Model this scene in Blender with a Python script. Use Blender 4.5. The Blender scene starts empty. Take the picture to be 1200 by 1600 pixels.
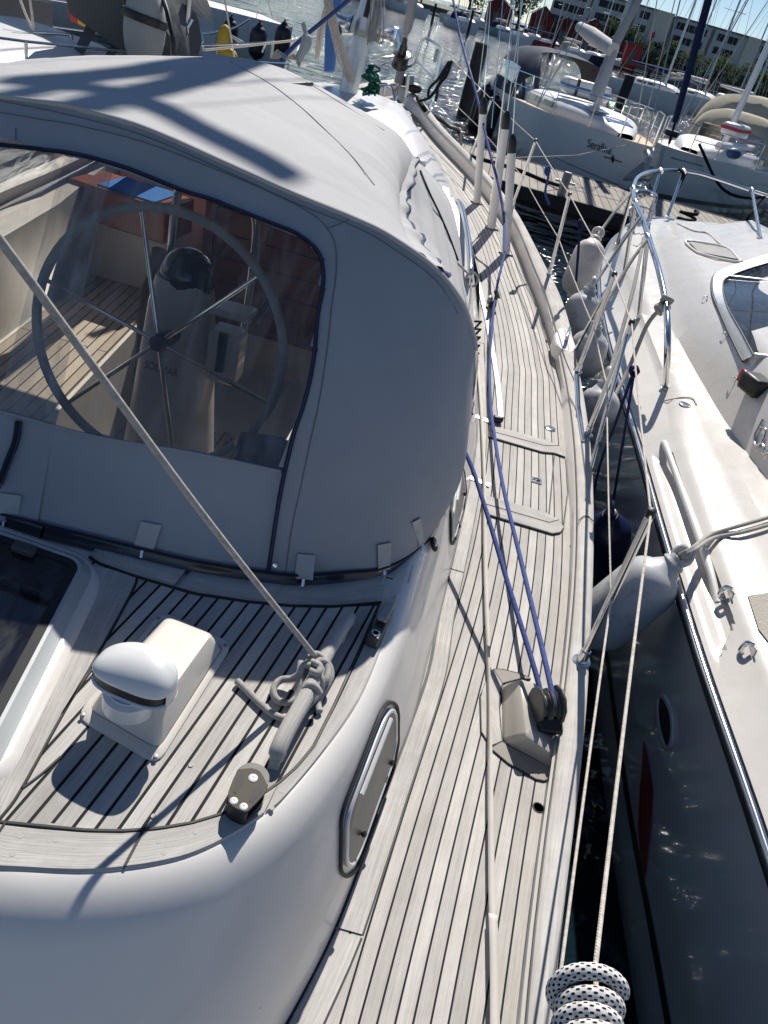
import bpy, bmesh, math, random
from mathutils import Vector, Matrix
from mathutils.bvhtree import BVHTree
random.seed(7)
V = Vector
SC = bpy.context.scene
COL = SC.collection
# ------------------------------------------------------------------ camera
# world frame: origin at the photographer's eye, +y towards the bows, +x to starboard, water at z = -2.85
WATER = -2.85
FPX, PITCH, ROLL = 1202.0, math.radians(33.5), math.radians(15.8)
_f = V((0, math.cos(PITCH), -math.sin(PITCH)))
_r0 = V((1, 0, 0)); _u0 = _r0.cross(_f)
CR = math.cos(ROLL) * _r0 + math.sin(ROLL) * _u0
CU = -math.sin(ROLL) * _r0 + math.cos(ROLL) * _u0
cam_data = bpy.data.cameras.new("camera")
cam = bpy.data.objects.new("camera", cam_data)
COL.objects.link(cam)
cam.matrix_world = Matrix(((CR.x, CU.x, -_f.x, 0), (CR.y, CU.y, -_f.y, 0), (CR.z, CU.z, -_f.z, 0), (0, 0, 0, 1)))
cam_data.sensor_fit = 'VERTICAL'
cam_data.sensor_height = 36.0
cam_data.lens = 36.0 * FPX / 1600.0
cam_data.clip_start = 0.02
cam_data.clip_end = 6000
SC.camera = cam
# ------------------------------------------------------------------ light
SUN_EL, SUN_AZ = math.radians(44.5), math.radians(1.5)      # azimuth from +y towards +x
world = bpy.data.worlds.new("World"); SC.world = world
world.use_nodes = True
wn = world.node_tree.nodes; wl = world.node_tree.links
sky = wn.new('ShaderNodeTexSky'); sky.sky_type = 'NISHITA'; sky.sun_disc = False
sky.sun_elevation = SUN_EL; sky.sun_rotation = SUN_AZ
sky.air_density = 1.0; sky.dust_density = 0.15; sky.ozone_density = 2.5; sky.altitude = 2500
tint = wn.new('ShaderNodeMix'); tint.data_type = 'RGBA'; tint.blend_type = 'MULTIPLY'; tint.inputs['Factor'].default_value = 1.0; tint.inputs['B'].default_value = (0.97, 0.975, 1.0, 1)
wl.new(sky.outputs[0], tint.inputs['A']); wl.new(tint.outputs['Result'], wn['Background'].inputs[0])
wn['Background'].inputs[1].default_value = 0.072
sl = bpy.data.lights.new("sun", 'SUN'); sl.energy = 4.7; sl.angle = math.radians(0.55); sl.color = (1.0, 0.955, 0.89)
sun = bpy.data.objects.new("sun", sl); COL.objects.link(sun)
SUNV = V((math.sin(SUN_AZ) * math.cos(SUN_EL), math.cos(SUN_AZ) * math.cos(SUN_EL), math.sin(SUN_EL)))
sun.rotation_euler = SUNV.to_track_quat('Z', 'Y').to_euler()
SC.view_settings.view_transform = 'Standard'; SC.view_settings.look = 'None'
SC.view_settings.exposure = 0.27; SC.view_settings.gamma = 1.0
SC.cycles.max_bounces = 8; SC.cycles.transparent_max_bounces = 24
SC.cycles.sample_clamp_indirect = 4.0
SC.cycles.caustics_reflective = False; SC.cycles.caustics_refractive = False

# ------------------------------------------------------------------ helpers
def ray(u, v): return CR * ((u - 600) / FPX) + CU * ((800 - v) / FPX) + _f
def P(u, v, z): d = ray(u, v); return d * (z / d.z)
def PY(u, v, y): d = ray(u, v); return d * (y / d.y)
def PD(u, v, dist): return ray(u, v).normalized() * dist
def interp(tab, x):
    if x <= tab[0][0]: return tab[0][1]
    for (a, b), (c, d) in zip(tab, tab[1:]):
        if x <= c: return b + (d - b) * (x - a) / (c - a)
    return tab[-1][1]
def on(u, v, zf):
    """where the line of sight meets the surface z = zf(y)"""
    d = ray(u, v); lo, hi = 0.1, 30.0
    for _ in range(60):
        m = (lo + hi) / 2; p = d * m
        if p.z > zf(p.y): lo = m
        else: hi = m
    return d * lo
def catmull(pts, n=6, closed=False):
    pts = [V(p) for p in pts]; N = len(pts); out = []
    if N < 3 and not closed:
        return [pts[0].lerp(pts[-1], i / n) for i in range(n + 1)]
    rng = range(N if closed else N - 1)
    for i in rng:
        p1, p2 = pts[i], pts[(i + 1) % N]
        p0 = pts[i - 1] if (closed or i > 0) else p1 * 2 - p2
        p3 = pts[(i + 2) % N] if (closed or i + 2 < N) else p2 * 2 - p1
        for k in range(n):
            t = k / n
            out.append(0.5 * ((2 * p1) + (p2 - p0) * t + (2 * p0 - 5 * p1 + 4 * p2 - p3) * t * t + (3 * p1 - p0 - 3 * p2 + p3) * t ** 3))
    if not closed: out.append(pts[-1].copy())
    return out
def resample(pts, n):
    pts = [V(p) for p in pts]; acc = [0]
    for a, b in zip(pts, pts[1:]): acc.append(acc[-1] + (b - a).length)
    out = []; j = 0
    for i in range(n):
        s = acc[-1] * i / (n - 1)
        while j < len(pts) - 2 and acc[j + 1] < s: j += 1
        seg = acc[j + 1] - acc[j]
        out.append(pts[j].lerp(pts[j + 1], (s - acc[j]) / seg if seg > 0 else 0))
    return out
def inside(poly, x, y):
    c = False; j = len(poly) - 1
    for i in range(len(poly)):
        xi, yi = poly[i][:2]; xj, yj = poly[j][:2]
        if (yi > y) != (yj > y) and x < (xj - xi) * (y - yi) / (yj - yi) + xi: c = not c
        j = i
    return c
def frame_of(axis):
    a = V(axis).normalized(); t = V((0, 0, 1)) if abs(a.z) < 0.9 else V((1, 0, 0))
    b = a.cross(t).normalized(); return a, b, b.cross(a).normalized()

class MB:
    """collects shapes; build() links them as ONE mesh object"""
    def __init__(s): s.v = []; s.f = []; s.uv = []; s.mi = []; s.m = 0
    def add(s, verts, faces, uvs=None):
        o = len(s.v); s.v += [tuple(p) for p in verts]
        for i, f in enumerate(faces):
            s.f.append([o + k for k in f]); s.mi.append(s.m)
            s.uv.append([uvs[k] for k in f] if uvs else [(s_[0], s_[1]) for s_ in (verts[k] for k in f)])
        return s
    def grid(s, rows, uv=None, closed=False, loop=False):
        R, C = len(rows), len(rows[0]); vs = [p for r in rows for p in r]; fs = []
        for i in range(R if loop else R - 1):
            for j in range(C if closed else C - 1):
                i2 = (i + 1) % R; j2 = (j + 1) % C
                fs.append((i * C + j, i * C + j2, i2 * C + j2, i2 * C + j))
        uvs = [q for r in uv for q in r] if uv else None
        return s.add(vs, fs, uvs)
    def tube(s, pts, r, seg=8, n=0, closed=False, caps=True):
        pts = catmull(pts, n, closed) if n else [V(p) for p in pts]
        N = len(pts); rs = r if isinstance(r, (list, tuple)) else [r] * N
        if len(rs) != N: rs = [rs[min(len(rs) - 1, int(i * len(rs) / N))] for i in range(N)]
        vs = []; uvs = []; L = 0; pb = None
        for i, p in enumerate(pts):
            a = pts[(i + 1) % N] if (closed or i < N - 1) else p; b = pts[i - 1] if (closed or i > 0) else p
            t = (a - b)
            t = t.normalized() if t.length > 1e-9 else V((0, 0, 1))
            if pb is None: _, bx, _n = frame_of(t)
            else:
                bx = pb - t * pb.dot(t)
                bx = bx.normalized() if bx.length > 1e-6 else frame_of(t)[1]
            pb = bx; by = t.cross(bx)
            if i: L += (p - pts[i - 1]).length
            for k in range(seg + 1):
                an = 2 * math.pi * k / seg
                vs.append(p + (bx * math.cos(an) + by * math.sin(an)) * rs[i]); uvs.append((k / seg, L))
        C = seg + 1; fs = []
        for i in range(N if closed else N - 1):
            i2 = (i + 1) % N
            for k in range(seg): fs.append((i * C + k, i * C + k + 1, i2 * C + k + 1, i2 * C + k))
        if caps and not closed:
            fs.append(tuple(range(seg - 1, -1, -1))); fs.append(tuple((N - 1) * C + k for k in range(seg)))
        return s.add(vs, fs, uvs)
    def box(s, c, size, ax=None, ay=None, az=None):
        c = V(c); ax = V(ax or (1, 0, 0)); ay = V(ay or (0, 1, 0)); az = V(az or (0, 0, 1)); hx, hy, hz = [q / 2 for q in size]
        vs = [c + ax * (x * hx) + ay * (y * hy) + az * (z * hz) for z in (-1, 1) for y in (-1, 1) for x in (-1, 1)]
        uvs = [(x * hx + z * hz, y * hy + z * hz) for z in (-1, 1) for y in (-1, 1) for x in (-1, 1)]
        return s.add(vs, [(0, 2, 3, 1), (4, 5, 7, 6), (0, 1, 5, 4), (2, 6, 7, 3), (0, 4, 6, 2), (1, 3, 7, 5)], uvs)
    def hexa(s, b, t):
        """eight-cornered solid: four base corners, four top corners"""
        vs = [V(p) for p in list(b) + list(t)]
        return s.add(vs, [(3, 2, 1, 0), (4, 5, 6, 7), (0, 1, 5, 4), (1, 2, 6, 5), (2, 3, 7, 6), (3, 0, 4, 7)])
    def prism(s, outline, off, uvdir=None):
        o = [V(p) for p in outline]; off = V(off); n = len(o)
        d = V(uvdir).normalized() if uvdir else V((0, 1, 0)); e = V((d.y, -d.x, 0))
        vs = o + [p + off for p in o]; uvs = [(p.dot(e), p.dot(d)) for p in vs]
        fs = [tuple(range(n - 1, -1, -1)), tuple(range(n, 2 * n))] + [(i, (i + 1) % n, n + (i + 1) % n, n + i) for i in range(n)]
        return s.add(vs, fs, uvs)
    def lathe(s, prof, o, axis=(0, 0, 1), seg=20, sx=1.0):
        a, b, c = frame_of(axis); o = V(o); vs = []; uvs = []
        for i, (r, h) in enumerate(prof):
            for k in range(seg):
                an = 2 * math.pi * k / seg; vs.append(o + a * h + b * (math.cos(an) * r * sx) + c * (math.sin(an) * r)); uvs.append((k / seg, h))
        fs = [(i * seg + k, i * seg + (k + 1) % seg, (i + 1) * seg + (k + 1) % seg, (i + 1) * seg + k) for i in range(len(prof) - 1) for k in range(seg)]
        if prof[0][0] > 1e-6: fs.append(tuple(range(seg - 1, -1, -1)))
        if prof[-1][0] > 1e-6: fs.append(tuple((len(prof) - 1) * seg + k for k in range(seg)))
        return s.add(vs, fs, uvs)
    def ball(s, c, r, sc=(1, 1, 1), seg=16, rings=10):
        rows = []
        for i in range(rings + 1):
            th = math.pi * i / rings
            rows.append([V(c) + V((r * sc[0] * math.sin(th) * math.cos(2 * math.pi * k / seg), r * sc[1] * math.sin(th) * math.sin(2 * math.pi * k / seg), r * sc[2] * math.cos(th))) for k in range(seg)])
        return s.grid(rows, closed=True)
    def build(s, name, mat, parent=None, smooth=35, bevel=0, solid=0, recalc=True):
        me = bpy.data.meshes.new(name); me.from_pydata(s.v, [], s.f)
        mats = mat if isinstance(mat, (list, tuple)) else [mat]
        for m in mats: me.materials.append(m)
        uvl = me.uv_layers.new(name="UVMap")
        for p, uv, mi in zip(me.polygons, s.uv, s.mi):
            p.material_index = min(mi, len(mats) - 1)
            for li, q in zip(p.loop_indices, uv): uvl.data[li].uv = q
        if recalc:
            bm = bmesh.new(); bm.from_mesh(me); bmesh.ops.remove_doubles(bm, verts=bm.verts, dist=1e-6)
            bmesh.ops.recalc_face_normals(bm, faces=bm.faces); bm.to_mesh(me); bm.free()
        if smooth:
            for p in me.polygons: p.use_smooth = True
            me.set_sharp_from_angle(angle=math.radians(smooth))
        me.update()
        o = bpy.data.objects.new(name, me); COL.objects.link(o)
        if solid:
            md = o.modifiers.new("solid", 'SOLIDIFY'); md.thickness = solid; md.offset = 0
        if bevel:
            md = o.modifiers.new("bevel", 'BEVEL'); md.width = bevel; md.segments = 2; md.limit_method = 'ANGLE'; md.angle_limit = math.radians(40)
        if parent is not None: attach(o, parent)
        return o
def attach(o, parent):
    o.parent = parent
    if parent.type == 'EMPTY': o.matrix_parent_inverse = Matrix.Translation(-parent.location)
def thing(name, label, cat, loc=(0, 0, 0), group=None):
    o = bpy.data.objects.new(name, None); o.empty_display_size = 0.1; COL.objects.link(o); o.location = loc
    o['label'] = label; o['category'] = cat
    if group: o['group'] = group
    return o
def tag(o, label, cat, group=None):
    o['label'] = label; o['category'] = cat
    if group: o['group'] = group
    return o
def struct(o, kind='structure'): o['kind'] = kind; return o
def text_mesh(word, name, mat, parent, origin, xdir, ydir, height, off=0.004, sx=1.0, thick=0.0, width=None):
    cu = bpy.data.curves.new("lettering", 'FONT'); cu.body = word; cu.size = 1.0; cu.extrude = thick
    ob = bpy.data.objects.new("lettering", cu); COL.objects.link(ob)
    dg = bpy.context.evaluated_depsgraph_get(); me = bpy.data.meshes.new_from_object(ob.evaluated_get(dg))
    bpy.data.objects.remove(ob)
    X = V(xdir).normalized(); Y = V(ydir).normalized(); N = X.cross(Y).normalized(); Y = N.cross(X)
    if width: sx = width / (height * (max(v.co.x for v in me.vertices) - min(v.co.x for v in me.vertices)))
    for v in me.vertices: v.co = V(origin) + X * (v.co.x * height * sx) + Y * (v.co.y * height) + N * (off + v.co.z)
    me.materials.clear(); me.materials.append(mat); me.name = name
    o = bpy.data.objects.new(name, me); COL.objects.link(o)
    if parent is not None: attach(o, parent)
    return o

# ------------------------------------------------------------------ materials
def newmat(name):
    m = bpy.data.materials.new(name); m.use_nodes = True; nt = m.node_tree
    return m, nt.nodes, nt.links, nt.nodes['Principled BSDF']
def ramp(n, l, src, stops):
    r = n.new('ShaderNodeValToRGB'); e = r.color_ramp.elements
    e[0].position, e[0].color = stops[0][0], (*stops[0][1], 1); e[1].position, e[1].color = stops[-1][0], (*stops[-1][1], 1)
    for p, c in stops[1:-1]: x = e.new(p); x.color = (*c, 1)
    l.new(src, r.inputs[0]); return r
def mat(name, col, rough=0.5, metal=0.0, var=0.08, vs=6.0, bump=0.0, bs=60.0, coat=0.0, spec=0.5, sheen=0.0, dirt=None, ds=2.0, specks=0):
    m, n, l, b = newmat(name)
    b.inputs['Roughness'].default_value = rough; b.inputs['Metallic'].default_value = metal
    b.inputs['Coat Weight'].default_value = coat; b.inputs['Specular IOR Level'].default_value = spec
    b.inputs['Sheen Weight'].default_value = sheen
    tc = n.new('ShaderNodeTexCoord')
    nz = n.new('ShaderNodeTexNoise'); nz.inputs['Scale'].default_value = vs; nz.inputs['Detail'].default_value = 6; nz.inputs['Roughness'].default_value = 0.65
    l.new(tc.outputs['Object'], nz.inputs['Vector'])
    lo = tuple(max(0, c * (1 - var)) for c in col); hi = tuple(min(1, c * (1 + var)) for c in col)
    r = ramp(n, l, nz.outputs['Fac'], [(0.3, lo), (0.7, hi)]); out = r.outputs[0]
    if dirt:
        n2 = n.new('ShaderNodeTexNoise'); n2.inputs['Scale'].default_value = ds; n2.inputs['Detail'].default_value = 8; n2.inputs['Roughness'].default_value = 0.7
        l.new(tc.outputs['Object'], n2.inputs['Vector'])
        r2 = ramp(n, l, n2.outputs['Fac'], [(0.52, (0, 0, 0)), (0.75, (1, 1, 1))])
        mx = n.new('ShaderNodeMix'); mx.data_type = 'RGBA'; l.new(r2.outputs[0], mx.inputs['Factor']); l.new(out, mx.inputs['A']); mx.inputs['B'].default_value = (*dirt, 1)
        out = mx.outputs['Result']
    if specks:             # a few stray specks of grit
        vo = n.new('ShaderNodeTexVoronoi'); vo.inputs['Scale'].default_value = specks; l.new(tc.outputs['Object'], vo.inputs['Vector'])
        lt = n.new('ShaderNodeMath'); lt.operation = 'LESS_THAN'; lt.inputs[1].default_value = 0.022; l.new(vo.outputs['Distance'], lt.inputs[0])
        ms = n.new('ShaderNodeMix'); ms.data_type = 'RGBA'; l.new(lt.outputs[0], ms.inputs['Factor']); l.new(out, ms.inputs['A']); ms.inputs['B'].default_value = (0.12, 0.10, 0.08, 1); out = ms.outputs['Result']
    l.new(out, b.inputs['Base Color'])
    rr = n.new('ShaderNodeMapRange'); l.new(nz.outputs['Fac'], rr.inputs[0]); rr.inputs[3].default_value = max(0.02, rough * 0.8); rr.inputs[4].default_value = min(1, rough * 1.2)
    l.new(rr.outputs[0], b.inputs['Roughness'])
    if bump:
        nb = n.new('ShaderNodeTexNoise'); nb.inputs['Scale'].default_value = bs; nb.inputs['Detail'].default_value = 4
        l.new(tc.outputs['Object'], nb.inputs['Vector'])
        bp = n.new('ShaderNodeBump'); bp.inputs['Strength'].default_value = 1.0; bp.inputs['Distance'].default_value = bump
        l.new(nb.outputs['Fac'], bp.inputs['Height']); l.new(bp.outputs[0], b.inputs['Normal'])
    return m
def teak(name, plank=0.05, seam=0.0026, length=1.9, c1=(0.36, 0.34, 0.315), c2=(0.68, 0.66, 0.625), dark=(0.012, 0.012, 0.013), off=0.0):
    """weathered planking: UV u = metres across the planks, v = metres along them"""
    m, n, l, b = newmat(name); b.inputs['Roughness'].default_value = 0.75; b.inputs['Specular IOR Level'].default_value = 0.25
    uv = n.new('ShaderNodeUVMap'); sp = n.new('ShaderNodeSeparateXYZ'); l.new(uv.outputs[0], sp.inputs[0])
    au = n.new('ShaderNodeMath'); au.operation = 'ADD'; au.inputs[1].default_value = off; l.new(sp.outputs[0], au.inputs[0])
    cb = n.new('ShaderNodeCombineXYZ'); l.new(sp.outputs[1], cb.inputs[0]); l.new(au.outputs[0], cb.inputs[1])
    # grain
    mp = n.new('ShaderNodeMapping'); mp.inputs['Scale'].default_value = (6, 300, 1); l.new(cb.outputs[0], mp.inputs[0])
    g = n.new('ShaderNodeTexNoise'); g.inputs['Scale'].default_value = 1.0; g.inputs['Detail'].default_value = 5; g.inputs['Roughness'].default_value = 0.7; l.new(mp.outputs[0], g.inputs['Vector'])
    mp2 = n.new('ShaderNodeMapping'); mp2.inputs['Scale'].default_value = (1.3, 18, 1); l.new(cb.outputs[0], mp2.inputs[0])
    g2 = n.new('ShaderNodeTexNoise'); g2.inputs['Scale'].default_value = 1.0; g2.inputs['Detail'].default_value = 6; l.new(mp2.outputs[0], g2.inputs['Vector'])
    g3 = n.new('ShaderNodeTexNoise'); g3.inputs['Scale'].default_value = 7.0; g3.inputs['Detail'].default_value = 8; g3.inputs['Roughness'].default_value = 0.75; l.new(cb.outputs[0], g3.inputs['Vector'])
    ad = n.new('ShaderNodeMath'); ad.operation = 'MULTIPLY_ADD'; ad.inputs[1].default_value = 1.7; l.new(g.outputs['Fac'], ad.inputs[0]); l.new(g2.outputs['Fac'], ad.inputs[2])
    ad2 = n.new('ShaderNodeMath'); ad2.operation = 'ADD'; l.new(ad.outputs[0], ad2.inputs[0]); l.new(g3.outputs['Fac'], ad2.inputs[1])
    rp = ramp(n, l, ad2.outputs[0], [(0.0, c1), (1.0, c2)])
    mr = n.new('ShaderNodeMapRange'); mr.inputs[1].default_value = 1.30; mr.inputs[2].default_value = 2.45; l.new(ad2.outputs[0], mr.inputs[0]); l.new(mr.outputs[0], rp.inputs[0])
    out = rp.outputs[0]; hgt = g.outputs['Fac']
    if plank:
        br = n.new('ShaderNodeTexBrick'); br.offset = 0.37; br.inputs['Scale'].default_value = 1.0
        br.inputs['Color1'].default_value = (0.80, 0.79, 0.78, 1); br.inputs['Color2'].default_value = (1.12, 1.11, 1.09, 1); br.inputs['Mortar'].default_value = (0, 0, 0, 1)
        br.inputs['Mortar Size'].default_value = seam; br.inputs['Mortar Smooth'].default_value = 0.12
        br.inputs['Brick Width'].default_value = length; br.inputs['Row Height'].default_value = plank; l.new(cb.outputs[0], br.inputs['Vector'])
        mu = n.new('ShaderNodeMix'); mu.data_type = 'RGBA'; mu.blend_type = 'MULTIPLY'; mu.inputs['Factor'].default_value = 1; l.new(out, mu.inputs['A']); l.new(br.outputs['Color'], mu.inputs['B'])
        mx = n.new('ShaderNodeMix'); mx.data_type = 'RGBA'; l.new(br.outputs['Fac'], mx.inputs['Factor']); l.new(mu.outputs['Result'], mx.inputs['A']); mx.inputs['B'].default_value = (*dark, 1)
        out = mx.outputs['Result']
        sb = n.new('ShaderNodeMath'); sb.operation = 'MULTIPLY_ADD'; l.new(br.outputs['Fac'], sb.inputs[0]); sb.inputs[1].default_value = -2.0; l.new(g.outputs['Fac'], sb.inputs[2]); hgt = sb.outputs[0]
    l.new(out, b.inputs['Base Color'])
    bp = n.new('ShaderNodeBump'); bp.inputs['Strength'].default_value = 0.8; bp.inputs['Distance'].default_value = 0.0014; l.new(hgt, bp.inputs['Height']); l.new(bp.outputs[0], b.inputs['Normal'])
    return m
def ropemat(name, col, fleck=None, k=60.0, strands=3.0, fs=0.5, braid=False):
    """UV u = round the rope, v = metres along"""
    m, n, l, b = newmat(name); b.inputs['Roughness'].default_value = 0.85; b.inputs['Specular IOR Level'].default_value = 0.2
    uv = n.new('ShaderNodeUVMap'); sp = n.new('ShaderNodeSeparateXYZ'); l.new(uv.outputs[0], sp.inputs[0])
    def wave(sign):
        a = n.new('ShaderNodeMath'); a.operation = 'MULTIPLY'; a.inputs[1].default_value = k; l.new(sp.outputs[1], a.inputs[0])
        c = n.new('ShaderNodeMath'); c.operation = 'MULTIPLY_ADD'; c.inputs[1].default_value = strands * sign; l.new(sp.outputs[0], c.inputs[0]); l.new(a.outputs[0], c.inputs[2])
        d = n.new('ShaderNodeMath'); d.operation = 'FRACT'; l.new(c.outputs[0], d.inputs[0])
        e = n.new('ShaderNodeMath'); e.operation = 'PINGPONG'; e.inputs[1].default_value = 0.5; l.new(d.outputs[0], e.inputs[0]); return e
    w1 = wave(1); h = w1.outputs[0]
    if braid or fleck:
        w2 = wave(-1); mm = n.new('ShaderNodeMath'); mm.operation = 'MULTIPLY'; l.new(w1.outputs[0], mm.inputs[0]); l.new(w2.outputs[0], mm.inputs[1]); h = mm.outputs[0]
    base = (*col, 1)
    tc = n.new('ShaderNodeTexCoord'); nz = n.new('ShaderNodeTexNoise'); nz.inputs['Scale'].default_value = 90; nz.inputs['Detail'].default_value = 5; l.new(tc.outputs['Object'], nz.inputs['Vector'])
    r0 = ramp(n, l, nz.outputs['Fac'], [(0.3, tuple(c * 0.75 for c in col)), (0.7, tuple(min(1, c * 1.15) for c in col))])
    if fleck:
        gt = n.new('ShaderNodeMath'); gt.operation = 'GREATER_THAN'; gt.inputs[1].default_value = fs; l.new(h, gt.inputs[0])
        mx = n.new('ShaderNodeMix'); mx.data_type = 'RGBA'; l.new(gt.outputs[0], mx.inputs['Factor']); l.new(r0.outputs[0], mx.inputs['A']); mx.inputs['B'].default_value = (*fleck, 1)
        l.new(mx.outputs['Result'], b.inputs['Base Color'])
    else: l.new(r0.outputs[0], b.inputs['Base Color'])
    bp = n.new('ShaderNodeBump'); bp.inputs['Strength'].default_value = 0.8; bp.inputs['Distance'].default_value = 0.0013; l.new(h, bp.inputs['Height']); l.new(bp.outputs[0], b.inputs['Normal'])
    return m
def clear(name, tint=(0.93, 0.93, 0.91), gloss=0.10, haze=0.06, rough=0.04, streak=True, ior=1.45):
    """clear window vinyl / tinted glass: see-through, a mirror film, streaky salt haze"""
    m, n, l, b = newmat(name); n.remove(b); out = n['Material Output']
    tr = n.new('ShaderNodeBsdfTransparent'); tr.inputs[0].default_value = (*tint, 1)
    gl = n.new('ShaderNodeBsdfGlossy'); gl.inputs['Roughness'].default_value = rough; gl.inputs[0].default_value = (0.95, 0.97, 1, 1)
    df = n.new('ShaderNodeBsdfDiffuse'); df.inputs[0].default_value = (0.6, 0.58, 0.55, 1)
    tc = n.new('ShaderNodeTexCoord'); mp = n.new('ShaderNodeMapping'); mp.inputs['Scale'].default_value = (14, 5, 1.6); mp.inputs['Rotation'].default_value = (0, 0.5, 0); l.new(tc.outputs['Object'], mp.inputs[0])
    nz = n.new('ShaderNodeTexNoise'); nz.inputs['Scale'].default_value = 1.6; nz.inputs['Detail'].default_value = 6; nz.inputs['Distortion'].default_value = 1.0; l.new(mp.outputs[0], nz.inputs['Vector'])
    mr = n.new('ShaderNodeMapRange'); mr.inputs[1].default_value = 0.45; mr.inputs[2].default_value = 0.8; mr.inputs[3].default_value = haze * 0.35; mr.inputs[4].default_value = haze * 3.0; l.new(nz.outputs['Fac'], mr.inputs[0])
    lw = n.new('ShaderNodeLayerWeight'); lw.inputs[0].default_value = 0.5
    fr = n.new('ShaderNodeMath'); fr.operation = 'POWER'; fr.inputs[1].default_value = 4.0 if ior > 1.3 else 6.0; l.new(lw.outputs['Facing'], fr.inputs[0])
    bp = n.new('ShaderNodeBump'); bp.inputs['Distance'].default_value = 0.02; bp.inputs['Strength'].default_value = 0.35; l.new(nz.outputs['Fac'], bp.inputs['Height'])
    if streak: l.new(bp.outputs[0], gl.inputs['Normal'])
    ma = n.new('ShaderNodeMath'); ma.operation = 'MULTIPLY_ADD'; ma.inputs[1].default_value = 0.85; ma.inputs[2].default_value = gloss * 0.4; l.new(fr.outputs[0], ma.inputs[0])
    m1 = n.new('ShaderNodeMixShader'); l.new(mr.outputs[0], m1.inputs[0]); l.new(tr.outputs[0], m1.inputs[1]); l.new(df.outputs[0], m1.inputs[2])
    m2 = n.new('ShaderNodeMixShader'); l.new(ma.outputs[0], m2.inputs[0]); l.new(m1.outputs[0], m2.inputs[1]); l.new(gl.outputs[0], m2.inputs[2])
    l.new(m2.outputs[0], out.inputs[0]); return m
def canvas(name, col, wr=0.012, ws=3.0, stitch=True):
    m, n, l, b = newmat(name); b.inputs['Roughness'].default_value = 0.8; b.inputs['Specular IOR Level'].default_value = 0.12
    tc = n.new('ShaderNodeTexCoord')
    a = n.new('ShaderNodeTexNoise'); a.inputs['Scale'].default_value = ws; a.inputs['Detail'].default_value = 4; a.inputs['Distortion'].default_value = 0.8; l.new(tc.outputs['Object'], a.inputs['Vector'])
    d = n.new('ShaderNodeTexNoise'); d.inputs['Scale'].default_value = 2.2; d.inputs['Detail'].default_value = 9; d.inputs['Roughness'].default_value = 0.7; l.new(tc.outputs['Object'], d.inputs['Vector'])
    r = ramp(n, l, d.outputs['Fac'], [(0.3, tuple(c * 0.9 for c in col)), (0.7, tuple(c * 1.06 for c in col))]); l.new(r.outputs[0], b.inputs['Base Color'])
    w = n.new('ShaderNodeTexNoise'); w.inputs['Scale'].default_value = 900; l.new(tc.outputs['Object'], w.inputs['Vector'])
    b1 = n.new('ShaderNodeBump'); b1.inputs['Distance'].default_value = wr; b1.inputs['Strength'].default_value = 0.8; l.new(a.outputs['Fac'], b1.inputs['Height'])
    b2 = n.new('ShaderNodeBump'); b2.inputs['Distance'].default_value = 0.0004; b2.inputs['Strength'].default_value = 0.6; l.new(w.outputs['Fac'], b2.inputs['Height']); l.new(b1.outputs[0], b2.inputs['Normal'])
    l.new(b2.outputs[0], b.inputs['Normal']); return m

M_TEAK = teak('weathered_teak_planks', plank=.0355, seam=.0024, length=40); M_TOP = teak('cabin_top_teak', plank=0.0333, seam=0.0031, length=30.0, c1=(0.31, 0.295, 0.275), c2=(0.66, 0.64, 0.61))
M_BOARD = teak('teak_board', plank=0, c1=(0.29, 0.275, 0.255), c2=(0.68, 0.655, 0.615)); M_PAD = teak('grey_teak_pad', plank=0, c1=(0.29, 0.26, 0.23), c2=(0.37, 0.34, 0.305))
M_CAP = teak('cap_rail_teak', plank=0, c1=(0.34, 0.32, 0.29), c2=(0.74, 0.71, 0.66))
M_SEAM = mat('black_caulking', (0.013, 0.013, 0.014), 0.6)
M_GEL = mat('white_gelcoat', (0.72, 0.69, 0.65), 0.30, coat=0.2, var=0.025, vs=2.5, dirt=(0.67, 0.63, 0.575), ds=2.4, bump=0.0012, bs=9, specks=11)
M_GELG = mat('beige_gelcoat', (0.46, 0.43, 0.375), 0.35, coat=0.2, var=0.04)
M_VENT = mat('cream_gelcoat', (0.66, 0.62, 0.56), 0.35, coat=0.2, var=0.03)
M_COWL = mat('white_plastic', (0.74, 0.74, 0.73), 0.3, coat=0.2, var=0.03)
M_CANVAS = canvas('grey_canvas', (0.50, 0.495, 0.49)); M_CANVAS_SHADED = canvas('grey_canvas_shaded', (0.365, 0.38, 0.41), wr=0.011, ws=2.2)  # rear panel: the roof's cloth again, with its shade put into the colour
M_NAVY = mat('navy_webbing', (0.006, 0.009, 0.028), 0.75, bump=0.0006, bs=300); M_NAVYB = mat('dark_navy_band', (0.005, 0.007, 0.016), 0.3, coat=0.4)
M_VINYL = clear('clear_vinyl', haze=.085, gloss=.16); M_VINYL2 = clear('clear_vinyl_far', gloss=0.05, haze=0.03)
M_GLASS = clear('tinted_hatch_glass', tint=(0.30, 0.32, 0.42), gloss=0.12, haze=0.035, rough=0.03, streak=False)
M_STEEL = mat('stainless_steel', (0.68, 0.68, 0.68), 0.16, metal=1.0, var=0.05); M_ALU = mat('anodised_aluminium', (0.62, 0.63, 0.64), 0.35, metal=0.9, var=0.05)
M_ALUW = mat('frame_aluminium', (0.72, 0.73, 0.74), 0.4, metal=0.5, var=0.04)
M_GREY = mat('grey_metal', (0.30, 0.30, 0.30), 0.45, metal=0.4); M_BRONZE = mat('bronze_plate', (0.075, 0.065, 0.047), 0.6, spec=.25, bump=0.0002, bs=500)
M_BLACK = mat('black_plastic', (0.014, 0.014, 0.015), 0.45); M_CHAR = mat('charcoal_plastic', (0.075, 0.075, 0.072), 0.4)
M_RUB = mat('black_rubber', (0.012, 0.012, 0.013), 0.6)
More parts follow.
